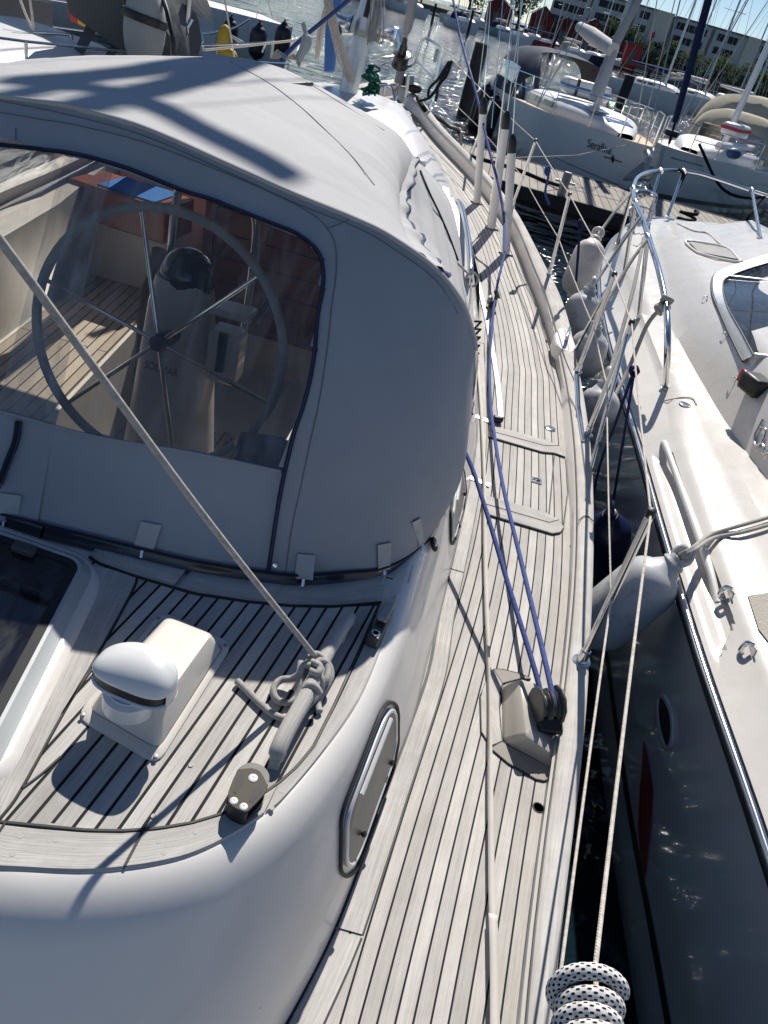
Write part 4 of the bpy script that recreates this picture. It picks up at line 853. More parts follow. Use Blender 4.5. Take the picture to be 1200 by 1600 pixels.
# shadow bands on the tent roof come from unseen tubes added further down
# ------------------------------------------------------------------ the grey cockpit tent
tent = thing('cockpit_tent', 'grey canvas cockpit tent with a big clear window and navy zips', 'boat tent', (-.95, 2.2, -1.25))
def PYm(l): return [PY(u, v, y) for u, v, y in l]
hoopR = PYm([(0, 145, 1.9), (100, 168, 1.9), (224, 200, 1.9), (373, 265, 1.9), (467, 307, 1.9), (560, 345, 1.9), (613, 372, 1.9), (680, 420, 1.9), (720, 470, 1.9), (735, 508, 1.92), (743, 545, 1.94), (740, 600, 1.98), (732, 650, 2.05), (722, 690, 2.12), (712, 730, 2.18)]) + [V((.186, 2.22, -1.275))]
hoop_half = catmull([V((-.95, 1.9, -.402))] + [p for p in hoopR if p.x > -.9], 8)
baseR = [V((-.95, 1.385, -1.235))] + [V((p.x, p.y, p.z)) for p in poly([(230, 866), (320, 886), (420, 901), (470, 905), (540, 900)], -1.235)] + [V((.035, 1.60, -1.245)), V((.105, 1.72, -1.26)), V((.15, 1.86, -1.268)), V((.176, 2.05, -1.272)), V((.186, 2.22, -1.275))]
NS = 90; NT = 70
Hh = resample(hoop_half, NS); Bh = resample(catmull(baseR, 8), NS)
def bulge(s, t): return .035 * math.sin(math.pi * t) * math.sin(math.pi * min(1, max(0, s * 1.02)) ** 1)
def rear(si, tj):
    s = si / (NS - 1); t = tj / NT; p = Bh[si].lerp(Hh[si], t); out = V((.25 + .6 * s, -.8 + .5 * s, .25)).normalized()
    return p + out * (.05 * math.sin(math.pi * t) * (.25 + .75 * math.sin(math.pi * min(1, s * .9 + .05))))
half = [[rear(si, tj) for si in range(NS)] for tj in range(NT + 1)]
full = [[mir(p) for p in reversed(r[1:])] + r for r in half]
# split the panel into canvas and window: the window edge is given on the sewn outline
WIN = [(-400, 190), (0, 228), (70, 234), (150, 250), (250, 285), (330, 312), (400, 340), (455, 362), (488, 382), (504, 408), (505, 440), (496, 500), (490, 560), (478, 610), (463, 660), (440, 736), (300, 705), (150, 680), (0, 640), (-400, 540)]
def to_px(p):
    k = p.dot(_f); return 600 + FPX * p.dot(CR) / k, 800 - FPX * p.dot(CU) / k
WIN3 = None
cx_ = len(full[0])
fc = MB(); fw_ = MB(); canv = []; wind = []
for tj in range(NT):
    for si in range(cx_ - 1):
        qd = [full[tj][si], full[tj][si + 1], full[tj + 1][si + 1], full[tj + 1][si]]; c = sum(qd, V()) / 4
        if c.x < xc(c.y): c = mir(c)           # the port half mirrors the starboard half
        u, v = to_px(c); ins_w = inside(WIN, u, v)
        (wind if ins_w else canv).append((tj * cx_ + si, tj * cx_ + si + 1, (tj + 1) * cx_ + si + 1, (tj + 1) * cx_ + si))
vs = [p for r in full for p in r]
fc.add(vs, canv); BV_T = BVHTree.FromPolygons([tuple(p) for p in vs], canv + wind)
def clean(mbx, nm, mt):
    o = mbx.build(nm, mt, tent, smooth=70); bm = bmesh.new(); bm.from_mesh(o.data)
    bmesh.ops.delete(bm, geom=[v for v in bm.verts if not v.link_faces], context='VERTS'); bm.to_mesh(o.data); bm.free(); return o
clean(fc, 'rear_panel', M_CANVAS_SHADED)
fw_.add([p + V((0, .002, 0)) for p in vs], wind); clean(fw_, 'window', M_VINYL)
def th(u, v, off=.004): return hit(BV_T, u, v, off)
def strip(px, w, mt, name, off=.004, r=None, n=5):
    pts = [th(u, v, off) for u, v in px]; pts = [p for p in pts if p]
    m = MB(); m.tube(catmull(pts, n), r or w, 8); return m.build(name, mt, tent)
zipline = [(0, 227), (35, 231), (70, 235), (110, 240), (150, 249), (200, 264), (250, 284), (290, 300), (330, 312), (365, 326), (400, 340), (430, 352), (460, 364), (486, 382), (500, 400), (505, 425), (504, 450), (497, 490), (494, 520), (491, 555), (483, 600), (472, 640), (460, 675), (450, 715), (440, 760), (433, 800), (427, 840), (421, 880), (419, 890)]
strip(zipline, .0052, M_NAVY, 'zip', off=.003, n=3); 
m = MB(); pts = catmull([th(u, v, .009) for u, v in zipline[2:]], 3); m.tube(pts, .0022, 6); m.build('zip_teeth', mat('blue_zip', (.02, .03, .10), .5), tent)
strip([(300, 707), (440, 737)], .003, M_CANVAS_SHADED, 'hem', off=.002); strip([(0, 642), (150, 682), (300, 707), (438, 736)], .004, M_CANVAS_SHADED, 'hem')
# window reinforcement: a second layer of canvas round the window with its stitching line
strip([(30, 658), (25, 690), (14, 718), (0, 755)], .0085, M_NAVY, 'zip', off=.002); strip([(36, 658), (30, 692), (20, 722), (2, 765)], .002, mat('blue_zip_edge', (.02, .03, .10), .5), 'zip_teeth', off=.010)
ST_T = mat('grey_stitching', (.16, .17, .19), .8)
for px in ([(0, 176), (60, 186), (120, 196), (224, 222), (330, 262), (420, 300), (480, 330), (510, 355), (524, 385), (525, 430), (518, 480), (512, 540), (500, 620), (485, 690), (470, 760), (455, 830), (446, 895)],
           [(0, 158), (100, 178), (224, 212), (373, 277), (467, 320), (560, 357), (613, 388), (680, 437), (715, 490)], [(510, 358), (545, 345)], [(460, 365), (480, 330)] if False else [(25, 200), (25, 220)]):
    strip(px, .0011, ST_T, 'stitching', off=.0012, n=4)
# navy band where the tent meets the cabin top, with the strap tabs
bb = [p + V((0, -.003, .0)) for p in catmull(baseR, 8)]
m = MB(); m.grid([[p + V((.0, -.001, .016)), p + V((.002, -.006, .006)), p + V((.003, -.010, -.008)), p + V((.004, -.016, -.0125)), p + V((.0, .02, -.0125))] for p in bb])
m.grid([[mir(p) for p in (p + V((.0, -.001, .016)), p + V((.002, -.006, .006)), p + V((.003, -.010, -.008)), p + V((.004, -.016, -.0125)), p + V((.0, .02, -.0125)))] for p in bb]); m.build('base_band', M_NAVYB, tent, smooth=60)
m = MB(); m.tube([p + V((.0, -.004, .018)) for p in bb], .0035, 6); m.build('band_piping', M_NAVY, tent)
for quad in ([(2, 770), (36, 774), (26, 818), (-12, 812)], [(222, 814), (254, 820), (240, 862), (209, 856)], [(465, 864), (492, 866), (489, 906), (460, 902)], [(589, 850), (610, 846), (608, 888), (590, 892)], [(642, 815), (655, 808), (662, 846), (654, 852)]):
    pts = [th(u, v, .005) for u, v in quad]
    if any(p is None for p in pts):
        pts = [p if p else PD(u, v, pts[0].length if pts[0] else 1.9) for p, (u, v) in zip(pts, quad)]
    m = MB(); m.prism(pts, V((0, -.003, .001))); tb = m.build('strap_tab', M_CANVAS, tent, smooth=0)
    c = (pts[2] + pts[3]) / 2; m = MB(); m.tube([c + V((0, -.004, .004)), c + V((.002, -.014, -.012))], .0045, 8); m.build('turn_button', M_STEEL, tb)
for u, v in ((430, 882), (672, 851), (696, 768)):
    p = th(u, v, .004) or PD(u, v, 2.0)
    m = MB()
    if u > 600:
        p = hit(BV_ROOF, u, v, .012) or p
        m.tube([p + V((.8, 0, .5)).normalized().cross(V((0, 1, 0))) * (.016 * math.cos(a)) + V((0, 1, 0)) * (.016 * math.sin(a)) for a in [2 * math.pi * k / 20 for k in range(20)]], .0065, 8, closed=True); o = m.build('eyelet_ring', M_RUB, tent)
        m = MB(); m.ball(p, .010); m.build('stud', M_STEEL, o)
        m = MB(); m.tube([p + V((-.014, 0, .01)), p + V((-.05, 0, .05))], .006, 6); m.build('shock_cord', M_NAVY, o)
    else: m.lathe([(.007, 0), (.006, .003), (0, .004)], p, axis=(0, -1, .5), seg=14); m.build('press_stud', M_STEEL, tent)
# roof
iR = min(range(NS), key=lambda i: (Hh[i] - PY(676, 416, 1.9)).length)
topH = resample(Hh[:iR + 1], 40)
frontR = PYm([(318, 81, 3.4), (420, 100, 3.45), (480, 125, 3.5), (560, 170, 3.5), (615, 203, 3.48), (638, 230, 3.45), (643, 250, 3.42)])
midR = [V((-.97, 2.7, -.396)), V((-.72, 2.7, -.398)), V((-.46, 2.72, -.424)), V((-.32, 2.74, -.47)), V((-.25, 2.75, -.535)), PY(616, 342, 2.72)]
Fh = resample(catmull(frontR, 8), 40); Mh = resample(catmull(midR, 8), 40)
rowsR = []
for j in range(40):
    col = catmull([topH[j], Mh[j], Fh[j]], 14); rowsR.append(col)
random.seed(11)
def wrinkle(j, k):
    s = j / 39; t = k / 28
    return .010 * math.exp(-((s - .80) / .12) ** 2) * math.sin(t * 60 + s * 9) * max(0, math.sin(math.pi * t)) * .5 + .0015 * math.sin(math.pi * t) ** 2 * math.sin(s * 5.5 + t * 4) + .004 * math.sin(math.pi * t) * s ** 3 * math.sin(t * 33)
rowsR = [[p + V((0, 0, wrinkle(j, k))) for k, p in enumerate(col)] for j, col in enumerate(rowsR)]
m = MB(); fullR = [[mir(p) for p in col] for col in reversed(rowsR[1:])] + rowsR
m.grid(fullR); roof = m.build('roof_panel', M_CANVAS, tent, smooth=70)
BV_R = BVHTree.FromPolygons([tuple(p) for p in m.v], m.f)
for px in ([(360, 97), (420, 130), (470, 168), (510, 205), (550, 245), (585, 290)], [(478, 128), (540, 166), (600, 204)]):
    pts = [hit(BV_R, u, v, .001) for u, v in px]; m = MB(); m.tube(catmull([p for p in pts if p], 5), .0013, 6); m.build('stitching', ST_T, tent)
m = MB(); m.tube([p + V((0, -.002, .002)) for p in Hh[:iR + 14]], .006, 8); m.tube([mir(p) + V((0, -.002, .002)) for p in Hh[:iR + 14]], .006, 8); m.build('roof_piping', M_CANVAS, tent)
# starboard and port side panels between the roof edge, the rear hoop and the hem on the cabin side
edge = rowsR[-1]; NE = len(edge)
low = resample(Hh[iR:], 24)
hemR = [V((.186, 2.22, -1.275)), V((.190, 2.55, -1.27)), V((.180, 3.0, -1.24)), V((.150, 3.5, -1.20)), V((.07, 4.1, -1.14)), V((-.03, 4.62, -1.05)), V((-.16, 5.05, -.96)), V((-.36, 5.3, -.88))]
hem = resample(catmull(hemR, 6), NE)
sideP = []
for k in range(NE):
    t = k / (NE - 1); col = []
    for i in range(24):
        f = i / 23; straight = edge[k].lerp(hem[k], f); rr = low[i] - low[0].lerp(low[-1], f)
        col.append(straight + rr * (1 - t) + V((.014 * math.sin(f * 30 + t * 7) * math.sin(math.pi * t) * (1 - f), 0, 0)))
    sideP.append(col)
for sd_, nm in ((lambda p: p, 'side'), (mir, 'port')):
    fcv = []; fwn = []
    for k in range(NE - 1):
        for i in range(23):
            f = (i, k); isw = nm == 'port' and 3 < k < 25 and 6 < i < 20
            (fwn if isw else fcv).append((k * 24 + i, k * 24 + i + 1, (k + 1) * 24 + i + 1, (k + 1) * 24 + i))
    vv = [sd_(p) for c in sideP for p in c]
    a = MB(); a.add(vv, fcv); clean(a, 'side_panel', M_CANVAS)
    if fwn: a = MB(); a.add(vv, fwn); clean(a, 'side_window', M_VINYL2)
BV_S = BVHTree.FromPolygons([tuple(p) for c in sideP for p in c], [(k * 24 + i, k * 24 + i + 1, (k + 1) * 24 + i + 1, (k + 1) * 24 + i) for k in range(NE - 1) for i in range(23)])
# gathered roof flap with its navy binding hanging over the side opening
A = resample(edge[::-1], 60); m = MB(); rows = []
DN = [(0, .05), (.08, .075), (.2, .06), (.27, .03), (.33, .045), (.42, .09), (.52, .135), (.66, .15), (.8, .12), (.92, .07), (1, .02)]
for i, p in enumerate(A):
    t = i / 59; dn = interp(DN, t); wv = .007 * math.sin(i * 1.25) + .005 * math.sin(i * .6 + 2); o_ = V((.85, 0, .5))
    c0 = sideP[int((1 - t) * (NE - 1))]; dd = (c0[5] - c0[0]).normalized()
    rows.append([p + dd * dn * f + o_ * (h_ + wv * f) for f, h_ in ((-.12, .003), (.1, .014), (.4, .024), (.7, .026), (1, .020))])
m.grid(rows); m.build('flap', M_CANVAS, tent, smooth=70)
m = MB(); m.tube([r[-1] for r in rows], .0075, 8); m.build('flap_binding', mat('blue_binding', (.03, .042, .13), .8), tent)
seam_px = [(655, 268), (668, 300), (685, 335), (700, 370), (714, 408)]
pts = [hit(BV_S, u, v, .006) for u, v in seam_px]; pts = [p for p in pts if p]
if len(pts) > 2: m = MB(); m.tube(catmull(pts, 5), .005, 8); m.build('zip', M_NAVY, tent)
pts = [hit(BV_S, u, v, .012) for u, v in ((742, 560), (738, 575), (734, 590), (733, 610))]; pts = [p for p in pts if p]
m = MB(); lc = resample([V((.19, 2.62, -1.22)), V((.17, 3.1, -1.15)), V((.155, 3.35, -1.10))], 24)
m.tube([p + V((.014 + .012 * (-1) ** i, 0, .012 * (-1) ** i)) for i, p in enumerate(lc)], .005, 8); m.build('lacing', R_BLACK, tent)
# front: clear panels between canvas frames, resting on the windscreen frame
fh = [mir(p) for p in reversed(Fh[1:])] + Fh
sc_ = [V((-.36, 5.3, -.88)), V((-.60, 5.42, -.86)), V((-1.03, 5.47, -.85))]; scf = resample(catmull(sc_, 6), 40)[::-1]; sc_full = [mir(p) for p in reversed(scf[1:])] + scf
a = MB(); wv_ = MB(); rows = [[p.lerp(q_, f) for p, q_ in zip(fh, sc_full)] for f in (0, .12, .30, .5, .7, .88, 1)]
ncol = len(fh); vv = [p for r in rows for p in r]; f1 = []; f2 = []
for i in range(6):
    for j in range(ncol - 1):
        g = 0 < i < 6 and not (j < 3 or j > ncol - 5 or 37 < j < 41); (f2 if g else f1).append((i * ncol + j, i * ncol + j + 1, (i + 1) * ncol + j + 1, (i + 1) * ncol + j))
a.add(vv, f1); clean(a, 'front_panel', M_CANVAS); wv_.add(vv, f2); clean(wv_, 'front_window', M_VINYL2)
m = MB(); m.tube(sc_full, .03, 10); m.build('windscreen_sill', M_GEL, tent, smooth=60)
m = MB(); h2 = [p + V((0, .02, -.02)) for p in Hh]; m.tube(h2, .0125, 10); m.tube([mir(p) for p in h2], .0125, 10); m.build('hoop', M_STEEL, tent)
m = MB(); wt = [hit(BV_R, u, v, .004) for u, v in ((430, 92), (445, 98))]
p = PY(440, 98, 4.02); m.grid([[p + V((-.06, .0, .0)), p + V((-.03, .0, .05)), p + V((0, .02, .015)), p + V((.05, .0, .05)), p + V((.075, .02, .0))], [p + V((-.05, .12, .0)), p + V((-.02, .12, .02)), p + V((.02, .12, .015)), p + V((.06, .12, .02)), p + V((.09, .12, .0))]]); m.tube([p + V((.06, .05, .02)), p + V((.085, .07, .10)), p + V((.05, .1, .17))], [.02, .025, .01], 8, n=4); m.build('roof_strap', M_WEB, tent)
# stud and lashing at the forward end of the side panel
m = MB(); p = PY(737, 437, 3.75); m.tube([PY(712, 408, 3.9), PY(722, 418, 3.85), PY(732, 428, 3.8)], .006, 6); m.tube([p + V((.03 * math.cos(a), .02 * math.sin(a), .03 * math.sin(a))) for a in [k * .7 for k in range(18)]], .006, 6); m.tube([p, p + V((.02, -.2, -.08)), p + V((-.0, -.45, -.16))], .005, 6, n=4); m.build('lashing', R_GREY, tent)
# unseen tubes added to cast soft bands on the roof, standing for spreaders
def caster(u, v, h): p = hit(BV_R, u, v) or P(u, v, -.4); return p + SUNV * (h / SUNV.z)
for pts, r in (([(455, 278), (400, 245), (300, 195), (205, 150), (110, 134), (10, 124)], .062), ([(40, 126), (150, 118), (260, 105), (350, 88)], .075)):
    m = MB(); m.tube([caster(u, v, 5.2) for u, v in pts], r, 12, n=3); m.build('shadow_caster', M_ALUW, mast, smooth=60)
# ------------------------------------------------------------------ ropes lying on the yacht
def rope(name, label, pts, r, mt, n=6, group=None, seg=10, cat='rope'):
    m = MB(); m.tube(pts, r, seg, n=n); return tag(m.build(name, mt, smooth=60), label, cat, group)
K = P(492, 1032, ZT + .045)
far_ = PD(0, 375, 1.12)
m = MB()
m.tube([far_ + (far_ - K) * .9, far_, far_.lerp(K, .5) + V((0, 0, -.006)), K + V((0, 0, .01))], .0061, 10, n=10)
def kp(l, z0=.03): return [P(u, v, ZT + z) for u, v, z in l]
m.tube(kp([(483, 1028, .055), (494, 1022, .06), (506, 1030, .055), (512, 1046, .05), (510, 1062, .045), (500, 1072, .035), (488, 1072, .03), (480, 1062, .03), (478, 1046, .04), (482, 1034, .05), (492, 1036, .065), (500, 1042, .065), (496, 1052, .062), (484, 1048, .06)]), .0075, 10, n=6)
m.tube(kp([(492, 1038, .06), (502, 1032, .06), (514, 1040, .05), (517, 1056, .04), (511, 1072, .03), (502, 1086, .02), (497, 1100, .012), (499, 1112, .012)]), .0075, 10, n=6)
m.tube(kp([(470, 1034, .05), (468, 1050, .045), (467, 1072, .03), (462, 1090, .018), (450, 1098, .014), (434, 1094, .014), (427, 1082, .016), (430, 1070, .02), (440, 1062, .024), (456, 1060, .03), (468, 1052, .045), (474, 1040, .055), (486, 1040, .06)]), .0075, 10, n=6)
m.tube(kp([(370, 1064, .014), (385, 1078, .013), (405, 1098, .013), (425, 1115, .013), (445, 1123, .013), (462, 1120, .012), (476, 1108, .012), (488, 1096, .02), (500, 1080, .03), (503, 1064, .045), (496, 1050, .055)]), .0075, 10, n=6)
m.tube(kp([(476, 1076, .05), (484, 1070, .058), (494, 1074, .056), (500, 1084, .046)]), .0075, 10, n=5)
tag(m.build('knotted_rope', R_GREY, smooth=60), 'grey rope tied in a knot round the wooden grab rail, running up to the left', 'rope')
zb = zk + .10
rope('blue_sheet', 'blue rope from the lead block straight to the tent corner, left of the two', [bx + ax * -.012 - up * .02, bx + ax * -.012 + fw * .055 + up * .02, P(790, 900, -1.50), P(757, 790, -1.44), P(737, 730, -1.40), P(719, 690, -1.36), V((.17, 2.75, -1.33))], .0085, R_BLUE)
rope('blue_sheet', 'blue rope from the lead block forward to the black genoa car, right of the two', [bx + ax * .02 - fw * .02, bx + ax * .02 + fw * .055 + up * .03, P(815, 880, -1.58), P(785, 755, -1.60), deckpt(766, 668, .035), deckpt(763, 620, .03), deckpt(763, 570, .03), deckpt(766, 500, .07), deckpt(769, 478, .09), P(778, 440, -1.42), P(789, 395, -1.33)], .0085, R_BLUE)
rope('blue_sheet', 'thin blue rope rising past the white shroud covers towards the furled sail', [P(789, 395, -1.33), PY(787, 340, 6.3), PY(779, 290, 6.6), PY(762, 225, 7.1), PY(745, 150, 7.8), PY(720, 60, 8.7), PY(706, -10, 9.5)], .011, R_BLUE)
# cream webbing jackline along the side deck
m = MB(); jl = [(738, 470), (741, 520), (745, 575), (750, 640), (754, 740), (755, 840), (757, 930), (759, 1010), (761, 1100), (762, 1200), (763, 1300), (764, 1400), (765, 1440)]
jp = catmull([deckpt(u, v, .022) for u, v in jl], 6); rows = []
for i, p in enumerate(jp):
    t = i / (len(jp) - 1); tw = .25 + 1.05 * math.exp(-((t - .66) / .10) ** 2) + .5 * math.exp(-((t - .35) / .08) ** 2); e = V((math.cos(tw), 0, math.sin(tw))) * .0078
    rows.append([p - e, p + e])
m.grid(rows); m2 = [deckpt(765, 1437, .024), deckpt(766, 1480, .026), deckpt(767, 1540, .026), deckpt(767, 1640, .026)]
m.grid([[p + V((-.0105, 0, .0015)), p + V((.0105, 0, .0015))] for p in catmull(m2, 4)])
jk = m.build('webbing_jackline', M_WEB, smooth=60, solid=.0018); tag(jk, 'flat cream webbing strap stretched along the teak side deck', 'strap')
# coil of flecked rope at the bottom right
cc2 = PD(908, 1574, .70); vx, vy, vz = CR, CU, -_f
m = MB(); pts = []
for i in range(220):
    t = i / 219; a = 2 * math.pi * 6.3 * t; R_ = (.0225 - .009 * t) * (1 + .10 * math.sin(a * .37 + 1))
    c = cc2 + vx * (-.006 * (t - .5) * 2 - .002) + vy * (.014 - .042 * t) + vz * (.000 + .055 * t)
    pts.append(c + vx * (R_ * 1.0 * math.cos(a)) + vy * (R_ * .86 * math.sin(a)) + vz * (.010 * math.sin(a + .6)))
m.tube(pts, .0060, 16); tag(m.build('coiled_rope', R_FLECK, smooth=60), 'coil of thick white rope with black flecks hanging on the guard wire', 'rope')
rope('fender_lanyard', 'navy cord tied to the upper guard wire, slanting to the hull', [PY(990, 580, tops[4].y - .35), P(962, 660, -1.35), P(938, 725, -1.6), P(924, 790, -1.8)], .0065, R_NAVY, n=4)
rope('fender_lanyard', 'navy cord from the upper guard wire down to the navy fender', [PY(991, 580, tops[4].y - .35), P(975, 680, -1.4), P(962, 760, -1.75), P(955, 800, -1.85)], .0065, R_NAVY, n=4)
m = MB(); kc = PY(991, 580, tops[4].y - .35); m.tube([kc + V((.016 * math.cos(k * 1.1), .016 * math.sin(k * 1.7), .018 * math.sin(k * 1.1))) for k in range(14)], .0065, 8, n=3); tag(m.build('cord_knot', R_NAVY), 'navy clove hitch on the upper guard wire', 'rope')
for px, lb in (([(855, 268), (856, 280), (852, 300), (858, 320)], 'blue cord hitched on the guard wire above the jetty edge'), ([(907, 352), (905, 372), (903, 400), (900, 440)], 'blue cord from the guard wire to the white fender')):
    y0 = 6.4 if px[0][0] < 880 else 5.6
    m = MB(); m.tube([PY(u, v, y0) for u, v in px], .009, 8, n=5); c = PY(*px[0], y0); m.tube([c + V((.02 * math.cos(k * 1.3), .02 * math.sin(k * 1.9), .03 * math.sin(k * 1.1))) for k in range(12)], .009, 8, n=3); tag(m.build('fender_lanyard', R_NAVY if y0 < 6 else ropemat('blue_cord', (.04, .07, .25), k=90)), lb, 'rope')
# ------------------------------------------------------------------ fenders
def fender(name, label, a, b, r, mt, endmt=None, eye=True, group='fenders between the two boats'):
    a, b = V(a), V(b); ax_ = (b - a); L = ax_.length; t = thing(name, label, 'fender', (a + b) / 2, group)
    prof = [(0, 0.0), (r * .30, .0), (r * .33, .03)] + [(r * math.sin(math.radians(d)) ** .8, .03 + r * (1.0 - math.cos(math.radians(d))) * .9) for d in (28, 40, 52, 64, 76, 90)]
    prof = [(0, -.035), (r * .26, -.03), (r * .30, .0)] + prof[3:] + [(r * 1.01, L * .5), (r, L - r * .95)] + [(r * math.cos(math.radians(d)), L - r * .95 + r * .9 * math.sin(math.radians(d))) for d in (15, 35, 55, 70)] + [(r * .28, L), (r * .26, L + .02), (0, L + .02)]
    m = MB(); m.lathe(prof, a, axis=ax_, seg=32); bd = m.build('fender_body', mt, t, smooth=50)
    m = MB(); d = ax_.normalized(); _, p_, q_ = frame_of(d); m.tube([a - d * .045 + (p_ * math.cos(k * .45) + d * math.sin(k * .45)) * .035 for k in range(14)], .018, 8, closed=True); m.build('fender_eye', endmt or mt, t, smooth=60)
    m = MB(); m.lathe([(r * .34, -.012), (r * .40, .0), (r * .34, .012)], a, axis=ax_, seg=24); m.build('fender_rib', mt, t)
    return t
fender('fender', 'big grey fender wedged between the hulls beside the near stanchion', P(1052, 880, -1.60), P(905, 1000, -2.02), .125, M_FGREY)
fender('fender', 'navy blue fender hanging beside our cap rail', P(953, 806, -1.86), P(941, 905, -2.33), .115, M_DKBLUE)
fender('fender', 'off-white fender furthest forward, slanting between the hulls', PY(931, 372, 6.6), PY(893, 462, 6.35), .125, M_FWHITE)
fender('fender', 'grey fender directly behind the off-white one', PY(922, 452, 5.7), PY(893, 530, 5.6), .125, M_FGREY)
fender('fender', 'grey fender hanging level with the cleat in our bulwark', PY(930, 510, 4.9), PY(905, 590, 4.85), .12, M_FGREY)
fender('fender', 'grey fender behind the pair of gate stanchions', PY(946, 598, 4.2), PY(925, 668, 4.1), .115, M_FGREY)
# ------------------------------------------------------------------ the white motorboat alongside
mbt = thing('motorboat', 'white motorboat moored alongside on the right, with bow rail and tinted windscreen', 'motorboat', (2.9, 3.5, WATER))
MC = 2.95
RUBX = [(-2, 1.36), (0, 1.335), (1.4, 1.295), (2.2, 1.255), (3.0, 1.24), (3.85, 1.235), (5.4, 1.215), (6.6, 1.25), (7.4, 1.31), (8.1, 1.43), (8.6, 1.57), (9.0, 1.78), (9.3, 2.05), (9.48, 2.4), (9.55, 2.95)]
RUBZ = [(0, -1.70), (6.5, -1.69), (8.0, -1.62), (9.0, -1.52), (9.6, -1.48)]
CRX = [(-2, 1.517), (1.526, 1.427), (2.615, 1.389), (3.705, 1.375), (4.468, 1.427), (5.884, 1.438), (6.971, 1.442), (7.784, 1.453), (8.313, 1.541), (8.7, 1.68), (9.05, 1.95), (9.25, 2.4), (9.3, 2.95)]
UPX = [(-2, 1.921), (1.639, 1.945), (2.623, 1.88), (3.825, 1.705), (4.59, 1.65), (5.574, 1.628), (6.229, 1.672), (7.717, 1.773), (8.317, 1.856), (8.7, 1.99), (8.95, 2.2), (9.1, 2.5), (9.15, 2.95)]
def crz(y): return interp([(0, -1.58), (6, -1.56), (8.4, -1.42), (9.3, -1.34)], y)
ym = sorted(set([-2 + .25 * i for i in range(44)] + [8.6, 8.8, 9.0, 9.1, 9.2, 9.3]))
def line(tab, zf, n=90):
    c = resample(catmull([V((x, y, 0)) for y, x in tab], 6), n); return [V((p.x, p.y, zf(p.y))) for p in c]
N_ = 320
rub = line(RUBX, lambda y: interp(RUBZ, y), N_); cre = line(CRX, crz, N_); upc = line(UPX, lambda y: interp([(0, -1.53), (5.5, -1.51), (8.4, -1.38), (9.2, -1.30)], y), N_)
def mm(p): return V((2 * MC - p.x, p.y, p.z))
def camber(p, k):      # from the upper crease to the centreline: cabin side then rounded roof
    side_h = interp([(2.5, .34), (4.5, .36), (6.2, .22), (8, .14), (9.1, .06)], p.y); tot = side_h + interp([(3, .10), (6, .22), (8, .20), (9.1, .10)], p.y)
    w = MC - p.x; s = interp([(3, .14), (5.5, .22), (7, .35), (9, .5)], p.y)
    if k <= s: return p + V((w * k, 0, side_h * math.sin(math.pi / 2 * (k / s)) ** .9))
    f = (k - s) / (1 - s); return p + V((w * k, 0, side_h + (tot - side_h) * math.sin(math.pi / 2 * f)))
def sm(a, b, x): t = max(0, min(1, (x - a) / (b - a))); return t * t * (3 - 2 * t)
PA_ = [0, .08, .17, .19, .21, .24, .3, .45, .6, .74, .80, .82, .84, .86, .93, 1]
KS = [0, .04, .08, .12, .16, .2, .26, .34, .42, .5, .6, .75, .9, 1.0]
rows = []
for r_, c_, u_ in zip(rub, cre, upc):
    inn = V((c_.x - r_.x, c_.y - r_.y, 0)); 
    sidew = (u_ - c_); e1 = c_ + V((0, 0, -.02)) - sidew * .03; 
    r0_ = r_ + V((0, 0, .02))
    def pan_(a):
        p = r0_.lerp(e1, a); ey = sm(2.12 + .30 * a, 2.2 + .30 * a, p.y) * (1 - sm(3.62, 3.70, p.y)); ea = sm(.17, .24, a) * (1 - sm(.80, .86, a)); return p + V((.004 * math.sin(math.pi * a) + .05 * ey * ea, 0, 0))
    rows.append([pan_(a) for a in PA_] + [c_ + sidew * .07 + V((0, 0, .006)), c_ + sidew * .5, c_ + sidew * .9, ] + [camber(u_, k) for k in KS])
m = MB(); m.grid(rows); m.grid([[mm(p) for p in r] for r in rows])
M_MB = mat('motorboat_gelcoat', (0.62, 0.59, 0.54), 0.28, coat=.25, var=.025, dirt=(.56, .525, .47), ds=1.6, bump=.001, bs=6, specks=7)
deckm = m.build('motorboat_deck', M_MB, mbt, smooth=45)
BV_M = BVHTree.FromPolygons([tuple(p) for p in m.v], m.f)
hullr = []
for r_ in rub:
    inb = interp([(0, .10), (6, .14), (8, .45), (9.55, .9)], r_.y); bk = interp([(6, 0), (8, .15), (9.55, .8)], r_.y); w = max(.02, MC - r_.x)
    hullr.append([r_ + V((.0, 0, .02)), r_ + V((.012, -.0, -.03)), r_ + V((inb * .35, -bk * .2, -.35)), r_ + V((min(inb * .8, w), -bk * .6, -.75)), V((min(r_.x + inb, MC), r_.y - bk, WATER + .12)), V((min(r_.x + inb * 1.1, MC), r_.y - bk, WATER - .1)), V((min(r_.x + inb + .5, MC), r_.y - bk, WATER - .5))])
m = MB(); m.grid(hullr); m.grid([[mm(p) for p in r] for r in hullr]); m.build('hull', mat('motorboat_hull', (0.70, 0.70, 0.69), 0.12, coat=.5, var=.02), mbt, smooth=50)
m = MB(); m.grid([[r[3].lerp(r[4], .45) + V((-.004, 0, 0)), r[3].lerp(r[4], .62) + V((-.004, 0, 0))] for r in hullr[:200]]); m.build('hull_stripe', M_BLACK, mbt)
m = MB(); m.tube([p + V((-.012, 0, .0)) for p in rub], .017, 10); m.build('rub_rail', M_STEEL, mbt, smooth=60)
m = MB(); m.grid([[p + V((-.006, 0, -.014)), p + V((-.012, 0, -.03)), p + V((.005, 0, -.055))] for p in rub]); m.tube([p + V((-.002, 0, -.03)) for p in rub], .016, 8); m.build('rub_strake', M_RUB, mbt)
